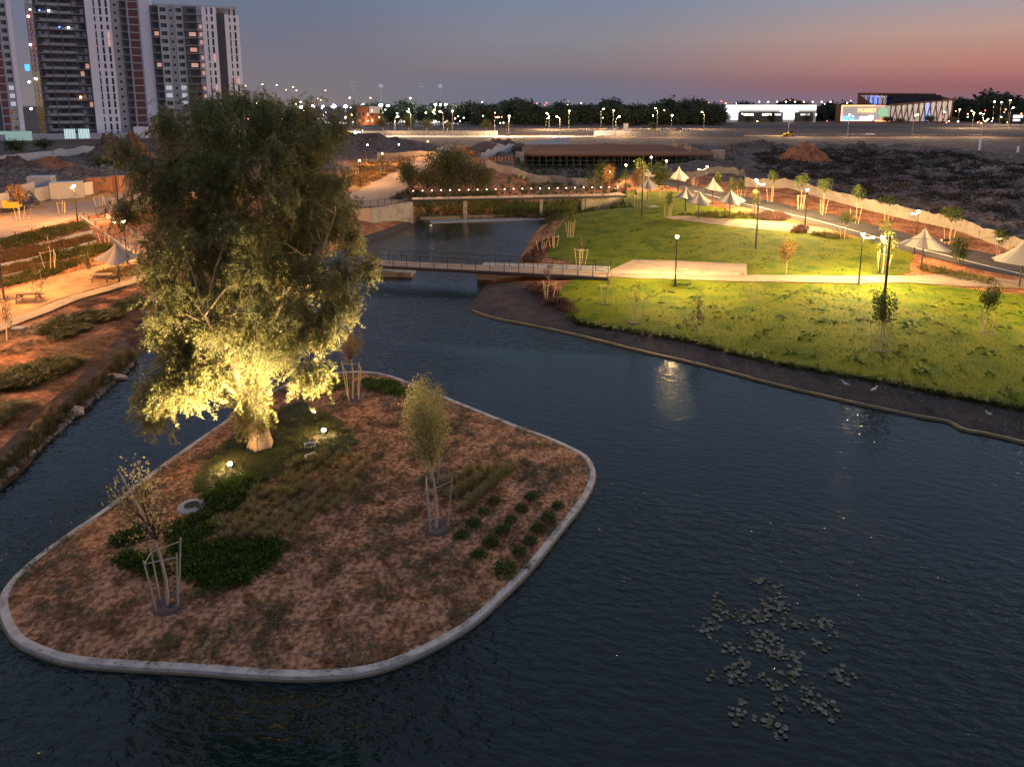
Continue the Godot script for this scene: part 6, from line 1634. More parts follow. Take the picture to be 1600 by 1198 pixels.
func construction() -> void:
	# formwork deck of the bridge under construction
	var t := thing("bridge_formwork", "long unfinished bridge deck on scaffolding across the dark channel", "bridge formwork", Vector3.ZERO)
	var y := 5.0
	part("deck", MB.new().box(Vector3(30, y - 0.5, -222), Vector3(54, 1.0, 40)), M.deck_red, t)
	for k in 9:
		part("formwork_beam", MB.new().box(Vector3(30 + rng.randfn() * 1.5, y + 0.12, -204 - 4.4 * k), Vector3(50 - k, 0.22, 0.5)), M.deck_beam if k % 3 else M.rust_panel, t)
	part("edge_board", MB.new().box(Vector3(30, y - 0.2, -201.8), Vector3(54.4, 0.9, 0.3)), M.deck_beam, t)
	for k in 28:
		for z in [-202.4, -208.0]:
			part("scaffold_post", MB.new().tube(Vector3(4 + 1.94 * k, 0.2, z), Vector3(4 + 1.94 * k, y - 0.9, z), 0.07, -1, 5), M.grey_steel, t)
	for q in [1.4, 2.7, 3.9]:
		part("scaffold_rail", MB.new().tube(Vector3(3, q, -202.4), Vector3(57, q, -202.4), 0.06, -1, 5), M.grey_steel, t)
	for k in 14:
		part("guard_post", MB.new().box(Vector3(51 + 0.3 * (k % 7), y + 0.9, -204 - 2.4 * k), Vector3(0.12, 1.8, 0.12)), M.stake_wood, t)
	for e in [[Vector3(2.2, 2.4, -202), Vector3(2.4, 5.4, 3.0), "pale stained concrete block at the left end of the unfinished bridge"], [Vector3(58.6, 3.0, -203), Vector3(3.2, 5.4, 3.0), "dark concrete block at the right end of the unfinished bridge"]]:
		tag(part("concrete_block", MB.new().box(e[0], e[1]), M.weathered_wall, self), e[2], "concrete block", "end blocks of the unfinished bridge")
	tag(part("void_shade_panel", MB.new().box(Vector3(30, 2.0, -238), Vector3(58, 6.0, 1.0)), M.black_rubber, self), "black panel painting the shaded void under the unfinished bridge", "wall")  # near-black panel puts the darkness under the deck into colour
	# earth and scrub around it
	for e in [[Vector3(-4, 3, -238), Vector3(16, 3.6, 10), "far_earth", "grey mound left of the unfinished bridge deck"], [Vector3(78, 3.2, -190), Vector3(9, 4.4, 7), "soil", "reddish cone of earth beyond the cloth fence"], [Vector3(112, 3, -230), Vector3(14, 3.0, 9), "far_earth", "dark mound right of the reddish cone"], [Vector3(-62, 3, -268), Vector3(44, 4.2, 18), "far_earth", "broad grey mound behind the promenade lamps"], [Vector3(86, 3, -248), Vector3(20, 2.6, 8), "far_earth", "low dark mound behind the right end of the unfinished bridge"], [Vector3(66, 2.8, -216), Vector3(6, 3.0, 5), "far_earth", "rubble mound beside the right end block"], [Vector3(-14, 3, -214), Vector3(8, 2.4, 6), "soil", "reddish mound left of the unfinished bridge"]]:
		earth_mound(e[0], e[1], e[2], e[3], int(absf(e[0].x)) + 3, "earth mounds on the waste ground")
	var scrub := leaf_clump_mesh(95, 44, 0.8, 0.6, 0.3, 0.12, Color(0.016, 0.014, 0.01), Color(0.06, 0.045, 0.035))
	tag(scatter("scrub", poly([54.73,-159.96,58.4,-129.23,59.75,-106.12,62.05,-94.49,62.92,-81.64,118.68,-156.86,138.46,-220.66,105.96,-236.6,75.16,-220.66]), 2600, scrub, M.leaves, hh, 0.5, 1.7, self, -0.1), "dark scrub and dry weeds on the waste ground beyond the cloth fence", "scrub")
	tag(scatter("scrub", poly([-51.43,-220.66,-35.43,-247.32,-4.43,-247.32,0,-170.01,-6.12,-170.01,-17.45,-194.39]), 260, scrub, M.leaves, hh, 0.4, 1.0, self, 0.0), "dry weeds on the waste ground behind the grove", "scrub")
	var tr := poly([86.42,-159.96,107.05,-170.01,128.47,-170.01,120.98,-159.96,98.9,-156.86])
	struct("dirt_track", sheet(tr, 0.12, hh), M.rubble_stone)
	struct("dirt_track", sheet(poly([79.88,-181.4,104.93,-201.59,111.7,-194.39,136.94,-181.4,128.47,-170.01,102.09,-177.44,96.68,-185.53]), 0.12, hh), M.far_earth)
	for e in [[Vector2(152.73, -233.23), 4.0, 0.5, "pale marker post on the waste ground"], [Vector2(160.74, -226.77), 2.0, 0.5, "short pale marker post at the right frame edge"]]:
		tag(part("marker_post", MB.new().box(Vector3(0, e[1] * 0.5, 0), Vector3(e[2], e[1], e[2])), M.white_paint, self), e[3], "marker post", "marker posts").position = on(e[0])
	# fences in the middle distance
	panel_fence("site_fence", poly([-8.18,-189.86,-4.18,-212.07,0,-233.23,10.27,-255.01,22.25,-276.48]), 2.6, 2.6, "white_panel", "white corrugated site fence left of the unfinished bridge")
	panel_fence("site_fence", poly([-20.49,-196.73,-17.73,-201.59]), 3.4, 2.2, "white_panel", "bright white fence panels above the grove", false)
	panel_fence("mesh_fence", poly([-36.65,-194.39,-28.95,-201.59,-21.24,-204.12]), 1.8, 3.0, "dim_panel", "dull grey mesh fence behind the promenade")
	panel_fence("mesh_fence", poly([-17.73,-201.59,-8.18,-189.86]), 1.6, 3.0, "dim_panel", "dull mesh fence between the grove and the site fence")
	for k in 12:
		var p := on(Vector2(-9.25, -177.44)).lerp(on(Vector2(0, -181.4)), k / 11.0)
		tag(part("timber_post", MB.new().box(Vector3(0, 1.0, 0), Vector3(0.4, 2.2, 0.4)), M.rust_panel, self), "rust-red timber post in the row right of the grove, %s from the left" % ["first", "second", "third", "fourth", "fifth", "sixth", "seventh", "eighth", "ninth", "tenth", "eleventh", "twelfth"][k], "post", "rust-red posts in a row").position = p

func far_left() -> void:
	# main tower with dark balconies, then the ones at either side
	var at := Vector3(-211.97, 4.22, -320)
	tower("apartment_tower", "tall tower with dark curved balconies and a white window strip, second from the left", Vector3(at.x, 3.4, at.z), 0.42,
		px_cols([[73, 153, "balc", 0.0], [153, 192, "white", 2.4], [192, 207, "grey", -1.0], [207, 218, "balc2", 0.2], [218, 239, "brown", 0.8], [239, 257, "fin", 1.6]], 0.249, 58.0), 30, 3.4, 22.0, 24, 4)
	var base := thing("podium", "low pale podium with two lit lobby windows under the dark balconied tower", "podium", Vector3(at.x, 3.4, at.z), 0.42)
	var tt := Transform3D(Basis(Vector3.UP, 0.42), Vector3(at.x, 3.4, at.z))
	part("wall", MB.new().box(Vector3(12, 1.2, 8.0), Vector3(56, 2.6, 6)), M.tower_grey, base)
	for q in [14.0, 19.4]:
		part("lobby_window", MB.new().box(Vector3(q, 2.4, 11.02), Vector3(4.2, 4.2, 0.1)), M.lit_lobby, base)
		for j in 4:
			part("mullion", MB.new().box(Vector3(q - 1.5 + j, 2.4, 11.1), Vector3(0.12, 4.2, 0.1)), M.tower_dark, base)
	part("wall", MB.new().box(Vector3(46, 2.4, 8.0), Vector3(14, 5.4, 6)), M.tower_white, base)
	for q in [44.0, 49.0]:
		part("window", MB.new().box(Vector3(q, 2.2, 11.02), Vector3(1.2, 1.6, 0.1)), M.window_glass, base)
	var at2 := Vector3(-165.8, 22.37, -335)
	tower("apartment_tower", "tower right of the dark balconied one, two grey window columns beside a white strip", Vector3(at2.x, 3.4, at2.z), 0.36,
		px_cols([[244, 257, "balc2", -1.5], [257, 271, "wincol", 0.0], [271, 281, "grey", -1.2], [281, 294, "wincol", 0.0], [294, 315, "balc2", 0.3], [315, 323, "orange", 0.9], [323, 345, "white", 1.8], [345, 358, "dark", -2.0, -2.0], [358, 381, "white", 0.6, -3.0]], 0.277, 240.0), 17, 3.5, 22.0, 17, 6)
	var at3 := Vector3(-228.21, 8.64, -305)
	tower("apartment_tower", "tower cut by the left frame edge with a pale fin and grey windows", Vector3(at3.x, 3.4, at3.z), 0.6,
		px_cols([[-60, -10, "balc", 0.0], [-10, 6, "dark", 0.5], [6, 20, "brown", 1.0], [20, 33, "wincol", 1.2], [33, 41, "fin", 1.6]], 0.218, -40.0), 32, 3.4, 22.0, 26, 8)
	tower_crane(Vector3(Vector3(-230.14, 7.2, -352).x, 3.4, -352))
	# lights of the site and hoarding between the towers
	for e in [[Vector3(-226.09, 28.9, -340), "blue-white work light highest beside the dark balconied tower"], [Vector3(-230.01, 16.49, -345), "bright white site light between the two left towers"], [Vector3(-206.82, 40.52, -323), "small white work light on the dark balconied tower"]]:
		var o := part("site_lamp", MB.new().lathe(Vector3.ZERO, [[0.0, -0.5], [0.45, -0.3], [0.55, 0.0], [0.45, 0.3], [0.0, 0.5]], 8), M.flood_glow, self)
		o.position = e[0]
		tag(o, e[1], "work light", "work lights of the building site")
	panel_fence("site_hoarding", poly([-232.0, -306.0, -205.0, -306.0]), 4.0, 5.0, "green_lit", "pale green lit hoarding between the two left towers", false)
	for b in 5:
		tag(part("balcony_lamp", MB.new().box(Vector3.ZERO, Vector3(0.5, 0.5, 0.3)), M.blue_glow if b % 2 else M.flood_glow, self), "small blue-white lamp on a balcony of the dark tower", "work light", "lamps on the dark tower balconies").position = tt * Vector3(3.0 + b * 3.4, (16.3 if b < 3 else 14.3) * 3.4, 1.9)
	tag(part("balcony_lamp", MB.new().box(Vector3.ZERO, Vector3(0.8, 0.8, 0.3)), M.orange_glow, self), "single orange-red lamp low on the dark tower", "work light").position = tt * Vector3(18.5, 5.4 * 3.4, 1.9)
	# roads and lit strips in the distance
	struct("far_road", MB.new().quad_sheet(Vector3(-140, 3.5, -352), Vector3(40, 3.5, -352), Vector3(40, 3.5, -332), Vector3(-140, 3.5, -332)), M.concrete)
	struct("far_road", MB.new().quad_sheet(Vector3(40, 3.51, -353), Vector3(420, 3.51, -353), Vector3(420, 3.51, -345), Vector3(40, 3.51, -345)), M.paving)
	struct("far_road", MB.new().quad_sheet(Vector3(-300, 3.5, -520), Vector3(700, 3.5, -520), Vector3(700, 3.5, -490), Vector3(-300, 3.5, -490)), M.asphalt)
	for e in [[Vector3(-62, 4.6, -353), Vector3(110, 2.4, 0.6), "long pale road barrier behind the broad grey mound"], [Vector3(80, 4.7, -344), Vector3(62, 2.6, 0.6), "beige retaining wall lit along its length behind the unfinished bridge"], [Vector3(250, 4.0, -344), Vector3(240, 1.0, 0.6), "low road barrier running to the right frame edge"]]:
		tag(part("road_barrier", MB.new().box(e[0], e[1]), M.weathered_wall, self), e[2], "barrier", "barriers along the far road")
	# street lights near the far roads: x, base depth, height
	var n := 0
	for e in [[Vector3(-81.1, 6.34, -350), Vector3(-82.07, 12.8, -350)], [Vector3(-57.41, 6.27, -352), Vector3(-58.15, 12.77, -352)], [Vector3(-56.26, 7.14, -400), Vector3(-56.77, 14.86, -400)], [Vector3(-33.94, 7.23, -410), Vector3(-32.73, 15.14, -410)], [Vector3(-33.85, 6.17, -355), Vector3(-34.01, 15.21, -355)], [Vector3(-8.3, 5.89, -345), Vector3(-7.36, 12.57, -345)], [Vector3(-1.54, 5.89, -345), Vector3(-1.53, 13.18, -345)], [Vector3(20.77, 4.5, -440), Vector3(19.55, 10.69, -440)], [Vector3(23.07, 5.59, -345), Vector3(22.06, 12.87, -345)], [Vector3(35.65, 5.78, -450), Vector3(37.12, 14.86, -450)], [Vector3(23.49, 5.64, -455), Vector3(23.42, 13.23, -455)], [Vector3(56.3, 5.64, -455), Vector3(55.26, 16.02, -455)], [Vector3(64.42, 5.56, -458), Vector3(63.36, 15.2, -458)], [Vector3(49.41, 5.39, -342), Vector3(49.21, 12.92, -342)], [Vector3(92.94, 5.91, -460), Vector3(92.15, 16.39, -460)], [Vector3(76.14, 5.96, -343), Vector3(75.84, 13.5, -343)], [Vector3(121.51, 5.64, -455), Vector3(121.92, 14.03, -455)], [Vector3(132.88, 5.59, -345), Vector3(132.38, 12.87, -345)], [Vector3(161.1, 4.71, -344), Vector3(160.64, 13.79, -344)], [Vector3(192.12, 4.41, -344), Vector3(192.1, 13.79, -344)], [Vector3(225.3, 4.1, -344), Vector3(225.93, 14.39, -344)], [Vector3(291.66, 4.82, -470), Vector3(292.55, 15.54, -470)], [Vector3(307.7, 4.54, -480), Vector3(304.83, 14.65, -480)], [Vector3(332, 4.96, -480), Vector3(329.69, 16.74, -480)]]:
		var h: float = e[1].y - 3.4
		street_light(Vector3(e[0].x, 3.4, e[0].z), h, (1.6 if n % 2 else -1.6) if n % 3 else 0.2, "street light on a tall post, %s from the left along the far roads" % ["first", "second", "third", "fourth", "fifth", "sixth", "seventh", "eighth", "ninth", "tenth", "eleventh", "twelfth", "thirteenth", "fourteenth", "fifteenth", "sixteenth", "seventeenth", "eighteenth", "nineteenth", "twentieth", "twenty-first", "twenty-second", "twenty-third", "twenty-fourth"][n], "street_glow", 600.0, Color(1, 0.68, 0.36), 0.85)
		n += 1
	# white floodlights of the sports ground, orange lights of the motorway
	var words := ["leftmost", "second from the left", "third from the left", "fourth from the left", "fifth from the left", "sixth from the left", "seventh from the left", "eighth from the left", "ninth from the left", "rightmost"]
	n = 0
	for e in [[412,167,2.4],[472,167,2.8],[506,166,1.8],[523,166,3.0],[541,166,2.8],[596,164,2.6],[607,165,2.2],[681,163,1.9],[689,164,1.9],[697,163,1.8]]:
		var D := 620.0
		var p := Vector3((e[0] - 800) / 1111.0 * D * 0.99, 3.4, -D)
		street_light(p, 18.0 - (e[1] - 165.0) * D / 1111.0 - 3.4, 0.0, "white sports ground floodlight, %s" % words[n], "flood_glow", 2200.0, Color(0.9, 0.95, 1.0), e[2], "white floodlights of the sports ground")
		n += 1
	n = 0
	for e in [[388,135,0.9],[414,133,1.3],[436,134,1.2],[450,141,0.9],[461,137,1.1],[466,142,1.0],[511,142,1.0],[432,176,0.8],[475,175,0.8],[510,175,0.6]]:
		var D2 := 700.0
		var p2 := Vector3((e[0] - 800) / 1111.0 * D2 * 0.99, 3.4, -D2)
		street_light(p2, 18.0 - (e[1] - 165.0) * D2 / 1111.0 - 3.4, 0.0, "orange motorway light, %s" % words[n], "orange_glow", 0.0, Color(1, 0.5, 0.2), e[2], "orange motorway lights")
		n += 1
	# tiny lights of the town along the horizon
	var tm := MB.new().lathe(Vector3.ZERO, [[0.0, -0.8], [0.7, -0.4], [0.7, 0.4], [0.0, 0.8]], 6).mesh()
	for q in 200:
		var px := rng.randf_range(390, 1330) if q < 155 else rng.randf_range(1460, 1610)
		var py := rng.randf_range(152, 170) if q < 50 else rng.randf_range(163, 192)
		if q > 90 and q < 155: px = rng.randf_range(390, 800)
		if q < 50 and px > 700: py = rng.randf_range(157, 166)
		var D3 := rng.randf_range(800, 1100) if py < 170 else rng.randf_range(470, 640)
		var o := part("town_lamp", tm, [M.street_glow, M.street_glow, M.orange_glow, M.flood_glow, M.red_glow][rng.randi() % 5], self)
		o.position = Vector3((px - 800) / 1111.0 * D3, 18.0 - (py - 165.0) * D3 / 1111.0, -D3)
		if o.position.y < 4.5: o.position.y = 4.5
		o.scale = Vector3.ONE * rng.randf_range(0.5, 1.1) * D3 / 800.0
		tag(o, "tiny lamp of the town far away near the horizon", "town lamp", "tiny lamps of the distant town")
	# orange brick building under construction and pale low buildings
	var bp := Vector3(-111.97, 8.2, -560)
	var b := thing("brick_building", "small orange-lit building under construction among the floodlights", "building", Vector3(bp.x, 3.4, bp.z))
	part("wall", MB.new().box(Vector3(-3, 7, 0), Vector3(9, 14, 9)).box(Vector3(5.5, 6, 0), Vector3(9, 12, 9)), M.rust_panel, b)
	part("upper_storey", MB.new().box(Vector3(6, 11.5, 0.3), Vector3(8, 5, 9)), M.white_paint, b)
	for j in 8:
		part("window", MB.new().box(Vector3(-5.5 + 2.9 * (j % 4) * 1.1, 3.4 + 4.6 * (j / 4), 4.62), Vector3(1.6, 2.2, 0.16)), M.window_glass if j % 3 else M.warm_lit_or_reflecting, b)
	for j in 6:
		part("scaffold_pole", MB.new().tube(Vector3(-8 + 3.3 * j, 0, 5.6), Vector3(-8 + 3.3 * j, 13, 5.6), 0.12, -1, 5), M.grey_steel, b)
	lamp_light(b, Vector3(0, 3, 9), Color(1, 0.5, 0.2), 60.0, 0.3)
	part("work_lamp", MB.new().lathe(Vector3(0, 3, 9), [[0.0, -0.2], [0.22, 0.0], [0.0, 0.2]], 6), M.orange_glow, b)
	for e in [[Vector3(-85.24, 9.61, -640), Vector3(60, 5, 10), "long pale low building right of the sports floodlights"], [Vector3(-191.98, 6.98, -600), Vector3(70, 4, 10), "long pale wall behind the eucalyptus top"], [Vector3(43.47, 12.5, -700), Vector3(60, 4, 12), "low lit building before the dark wood"]]:
		tag(part("low_building", MB.new().box(Vector3(0, e[1].y * 0.5, 0), e[1]), M.weathered_wall, self), e[2], "building", "low pale buildings in the distance").position = Vector3(e[0].x, 3.4, e[0].z)
	# site cabin, pillar and parked vehicles
	var cb := thing("site_cabin", "small white site cabin with two lit windows on the pale road", "cabin", Vector3(Vector3(-74.39, 7.32, -348).x, 3.5, -346.0))
	part("wall", MB.new().box(Vector3(0, 1.5, 0), Vector3(4.4, 3.0, 2.6)), M.white_paint, cb)
	for q in [-0.9, 0.9]:
		part("lit_window", MB.new().box(Vector3(q, 1.8, 1.31), Vector3(1.0, 1.0, 0.06)), M.flood_glow, cb)
	part("awning", MB.new().box(Vector3(0, 3.1, 0.3), Vector3(4.8, 0.14, 3.4)), M.rust_panel, cb)
	tag(part("concrete_pillar", MB.new().box(Vector3(0, 3.2, 0), Vector3(2.6, 6.4, 2.2)), M.weathered_wall, self), "pale square concrete pillar on the road behind the right of the eucalyptus", "pillar", "pale pillars").position = Vector3(Vector3(-85.41, 6.24, -335).x, 3.4, -335)
	tag(part("concrete_pillar", MB.new().box(Vector3(0, 2.6, 0), Vector3(2.2, 6.0, 2.0)), M.concrete, self), "grey concrete pillar standing before the dark wood", "pillar", "pale pillars").position = Vector3(Vector3(58.66, 6.65, -370).x, 3.4, -370)
	panel_fence("site_fence", poly([40.0, -350.0, 62.0, -372.0]), 2.6, 3.0, "white_panel", "pale fence leading to the grey concrete pillar")
	n = 0
	for e in [[911, "street-lit car leftmost in the row before the wood"], [953, "second car in the row before the wood"], [968, "third car in the row before the wood"], [1007, "car beside the lit round bush"], [1037, "fifth car in the row before the wood"], [1060, "sixth car in the row before the wood"], [1072, "rightmost car in the row before the wood"]]:
		car(Vector3(Vector3(0, 6.44, -440).x + (e[0] - 800) * 0.389, 3.45, -436), 0.1 * (n % 3), [M.white_paint, M.tower_grey, M.rust_panel][n % 3], e[1])
		n += 1
	car(Vector3((1366 - 800) * 0.309, 3.55, -350), PI, M.white_paint, "white car with red tail lights driving on the far road", true)
	# dark wood along the horizon
	var mm := MultiMesh.new()
	mm.transform_format = MultiMesh.TRANSFORM_3D
	mm.mesh = crowns["wood"]
	var xf := []
	for q in 2000:
		var D4 := rng.randf_range(540, 1000)
		var px2 := rng.randf_range(560, 1330) if rng.randf() < 0.66 else rng.randf_range(1455, 1720)
		if px2 < 700 and rng.randf() < 0.6: continue
		var h2 := (rng.randf_range(11, 18) if px2 < 1400 else rng.randf_range(14, 23)) * (1.0 + 0.5 * lump.get_noise_2d(px2 * 0.3, 7.0))
		if px2 > 1280 and px2 < 1500 or (px2 > 1120 and D4 < 660): D4 = rng.randf_range(700, 1000)
		xf.append(Transform3D(Basis(Vector3.UP, rng.randf() * TAU).scaled(Vector3(h2 * 0.5, h2 * 0.56, h2 * 0.5)), Vector3((px2 - 800) / 1111.0 * D4, 3.4 + h2 * 0.5, -D4)))
	mm.instance_count = xf.size()
	for q in xf.size(): mm.set_instance_transform(q, xf[q])
	var wd := MultiMeshInstance3D.new()
	wd.name = numbered("distant_wood")
	wd.multimesh = mm
	wd.material_override = M.leaves
	add_child(wd, true)
	tag(wd, "dark wood along the horizon", "wood", "", "stuff")
	# single trees and bushes that stand out before it
	var T := [[600,196,9.0,6.0],[640,196,9.0,7.0],[668,196,8.0,6.0],[735,192,12.0,9.0],[760,196,7.0,6.0],[588,192,8.0,6.0],[700,198,6.0,5.0],[1070,172,22.0,12.0],[1024,170,18.0,9.0],[1100,174,18.0,9.0],[835,180,14.0,9.0],[1130,188,9.0,8.0],[1165,190,8.0,7.0],[1200,190,8.0,7.0],[1256,190,9.0,8.0],[1018,195,5.0,5.0],[791,195,5.0,5.0],[1380,192,6.0,9.0],[1400,192,5.0,8.0],[1445,191,7.0,8.0],[1480,192,6.0,8.0],[1556,194,5.0,9.0],[1590,194,5.0,7.0],[900,190,8.0,7.0],[955,192,8.0,7.0]]
	n = 0
	for e in T:
		var D5: float = 430.0 if e[1] > 194 else (600.0 if e[1] > 185 else 680.0)
		var o3 := thing("distant_tree", ["dark round tree", "dark broad tree", "low dark tree", "bushy dark tree", "tall dark tree"][n % 5] + " " + ["right of the sports floodlights", "behind the pale low building", "behind the long road barrier", "beside the motorway lamps", "near the orange brick building", "left of the dark wood", "behind the site cabin", "rising highest above the middle of the wood", "at the middle top of the wood", "right of the highest wood tree", "at the left end of the wood top", "left of the white lit hall", "in front of the white lit hall's left end", "in front of the white lit hall's middle", "in front of the white lit hall's right end", "lit by a lamp beside the parked cars", "lit by a lamp left of the pillar", "under the lattice hall's left corner", "under the lattice hall's middle", "under the lattice hall's right corner", "right of the lattice hall", "flat-topped below the shop signs", "at the right frame edge below the shop signs", "behind the left far street lamps", "behind the parked car row"][n], "tree", Vector3((e[0] - 800) / 1111.0 * D5, 3.3, -D5), 0.0, "trees before the distant wood")
		part("trunk", MB.new().tube(Vector3.ZERO, Vector3(0, e[2] * 0.6, 0), 0.35, 0.15, 6), M.young_bark, o3)
		var c := part("crown", crowns["grove"] if n % 2 else crowns["grove_b"], M.leaves, o3)
		c.position = Vector3(0, e[2] * 0.56, 0)
		c.scale = Vector3(e[3] * 0.62, e[2] * 0.5, e[3] * 0.62)
		n += 1
	# lattice masts with dark lamp heads
	n = 0
	for e in [[558,129],[599,133],[662,130],[690,133]]:
		var D6 := 760.0
		var m2 := thing("lattice_mast", "thin lattice mast against the dusk sky, %s" % ["leftmost", "second", "third", "rightmost"][n], "mast", Vector3((e[0] - 800) / 1111.0 * D6, 3.4, -D6), 0.0, "lattice masts on the horizon")
		var h3: float = 18.0 - (e[1] - 165.0) * D6 / 1111.0 - 3.4
		var mb2 := MB.new()
		for j in 8:
			for s in [-1.0, 1.0]:
				mb2.tube(Vector3(s * 0.5, h3 * j / 8, 0), Vector3(s * 0.5, h3 * (j + 1) / 8, 0), 0.14, -1, 4)
				mb2.tube(Vector3(s * 0.5, h3 * j / 8, 0), Vector3(-s * 0.5, h3 * (j + 1) / 8, 0), 0.1, -1, 4)
		part("mast", mb2, M.tower_grey, m2)
		part("lamp_bank", MB.new().box(Vector3(0, h3 - 1.5, 0.3), Vector3(4.4, 4.0, 0.6)) if n % 2 else MB.new().box(Vector3(0, h3 - 0.5, 0.3), Vector3(4.8, 0.7, 0.5)).box(Vector3(0, h3 - 4.0, 0.3), Vector3(4.8, 0.7, 0.5)), M.tower_grey, m2)
		n += 1

func far_right() -> void:
	# white flood-lit hall
	var D := 640.0
	var s := D * 0.995 / 1111.0
	var X := func(px: float) -> float: return (px - 800.0) * s
	var Y := func(py: float) -> float: return 18.0 - (py - 165.0) * D / 1111.0 * 1.02
	var h := thing("lit_hall", "long white flood-lit hall with dark shop fronts", "building", Vector3(X.call(1201.0), 3.4, -D))
	var W2: float = X.call(1272.0) - X.call(1131.0)
	var ht: float = Y.call(163.5) - 3.4
	part("wall", MB.new().box(Vector3(0, ht * 0.5, -15), Vector3(W2, ht, 30)), M.white_paint, h)
	part("lit_fascia", MB.new().box(Vector3(0, ht - 2.6, 0.3), Vector3(W2 - 1.0, 4.4, 0.4)), M.hall_glow, h)
	part("lit_fascia", MB.new().box(Vector3(-W2 * 0.42, ht * 0.45, 0.35), Vector3(W2 * 0.14, ht * 0.6, 0.4)), M.hall_glow, h)
	part("lit_fascia", MB.new().box(Vector3(W2 * 0.2, ht * 0.42, 0.35), Vector3(W2 * 0.2, ht * 0.5, 0.4)), M.hall_glow, h)
	for e in [[-0.26, 0.2, "a"], [-0.06, 0.2, "b"], [0.06, 0.14, "c"], [0.36, 0.2, "d"]]:
		var sf := part("shop_front", MB.new().box(Vector3(W2 * e[0], ht * 0.3, 0.8), Vector3(W2 * e[1], ht * 0.55, 1.4)), M.mall_front, h)
		part("sign_light", MB.new().box(Vector3(W2 * e[0] + 1.0, ht * 0.44, 1.6), Vector3(W2 * e[1] * 0.5, 1.4, 0.2)), M.street_glow if e[0] < 0.0 else M.hall_glow, sf)
	for k in 9:
		part("roof_lamp", MB.new().lathe(Vector3(-W2 * 0.1 + k * 8.0, ht + 2.5, -8), [[0.0, -0.6], [0.7, 0.0], [0.0, 0.6]], 6), M.street_glow, h)
	# hall with leaning brown lattice and the cinema sign block
	D = 620.0
	s = D * 0.995 / 1111.0
	var g := thing("cinema_hall", "dark-roofed cinema hall with a brown lattice front and blue-lit panels", "building", Vector3(0, 3.4, -D))
	var y0 := 0.0
	var P := func(px: float, py: float, z: float) -> Vector3: return Vector3(X.call(px), Y.call(py) - 3.4, z)
	# body
	var body := MB.new()
	var roof := [P.call(1342.0, 147.0, -30.0), P.call(1462.0, 148.0, -30.0), P.call(1462.0, 152.0, -1.0), P.call(1367.0, 163.5, -1.0), P.call(1342.0, 163.0, -1.0)]
	body.quad(P.call(1367.0, 163.5, -1.0), P.call(1462.0, 156.0, -1.0), Vector3(X.call(1462.0), 0, -1), Vector3(X.call(1367.0), 0, -1))
	body.quad(Vector3(X.call(1342.0), 0, -30), P.call(1342.0, 147.0, -30.0), P.call(1462.0, 148.0, -30.0), Vector3(X.call(1462.0), 0, -30))
	body.quad(P.call(1462.0, 156.0, -1.0), P.call(1462.0, 148.0, -30.0), Vector3(X.call(1462.0), 0, -30), Vector3(X.call(1462.0), 0, -1))
	body.quad(Vector3(X.call(1342.0), 0, -1), P.call(1342.0, 163.5, -1.0), P.call(1342.0, 147.0, -30.0), Vector3(X.call(1342.0), 0, -30))
	part("wall", body, M.mall_brown, g)
	part("roof", MB.new().quad_sheet(P.call(1343.0, 164.5, -29.0), P.call(1461.0, 164.5, -29.0), P.call(1461.0, 164.5, -1.5), P.call(1367.0, 164.5, -1.5)), M.mall_dark, g)
	part("roof_house", MB.new().box((P.call(1386.0, 149.0, -24.0) + P.call(1461.0, 164.0, -24.0)) * 0.5, Vector3(X.call(1461.0) - X.call(1386.0), Y.call(149.0) - Y.call(164.0), 10)), M.mall_dark, g)
	part("roof_wedge", MB.new().quad_sheet(P.call(1392.0, 153.0, -18.0), P.call(1460.0, 149.5, -18.0), P.call(1460.0, 163.0, -17.0), P.call(1374.0, 163.0, -17.0)), M.mall_dark, g)
	part("roof_edge", MB.new().bar(P.call(1341.0, 146.5, -29.0), P.call(1463.0, 147.5, -29.0), 1.0, 1.2), M.mall_brown, g)
	part("front_edge", MB.new().bar(P.call(1366.0, 163.6, -0.8), P.call(1463.0, 156.0, -0.8), 1.0, 0.9), M.mall_brown, g)
	for k in 6:
		part("lit_panel", MB.new().quad_sheet(P.call(1344.0 + k * 8.0, 149.5, -28.0), P.call(1351.6 + k * 8.0, 149.5 + k * 0.4, -28.0), P.call(1351.6 + k * 8.0, 163.5, -28.0), P.call(1344.0 + k * 8.0, 163.5, -28.0)), [M.dim_blue, M.dim_blue, M.blue_panel, M.blue_panel, M.beige_panel, M.dim_blue][k], g)
	for k in 12:
		var a: Vector3 = P.call(1344.0 + k * 3.7, 149.0 + k * 0.4, -27.5); var b: Vector3 = P.call(1344.0 + k * 3.7 + (3.5 if k % 2 else -2.5), 163.5, -27.5)
		part("lattice_bar", MB.new().bar(a, b, 0.5, 0.5), M.mall_brown, g)
	for k in 9:
		var x0 := 1370.0 + k * 10.0
		part("lit_panel", MB.new().quad_sheet(P.call(x0, 165.5 - k * 0.9, -0.8), P.call(x0 + 9.6, 164.8 - k * 0.9, -0.8), Vector3(X.call(x0 + 9.6), 1.5, -0.8), Vector3(X.call(x0), 1.5, -0.8)), M.blue_panel if k == 5 else M.beige_panel, g)
	for k in 22:
		var x1 := 1368.0 + (k / 2) * 8.6
		var lean := 7.0 if k % 2 else -6.0
		part("lattice_bar", MB.new().bar(Vector3(X.call(x1 + 3.0), 0.5, -0.3 - 0.1 * (k % 2)), P.call(x1 + 3.0 + lean * 0.8, 164.5 - (k / 2) * 0.8, -0.3 - 0.1 * (k % 2)), 0.9, 0.5), M.mall_brown, g)
	# sign block
	var t := thing("sign_block", "grey sign block with orange edge lights and cinema lettering, left of the cinema hall", "sign", Vector3(0, 3.4, -D + 1.5))
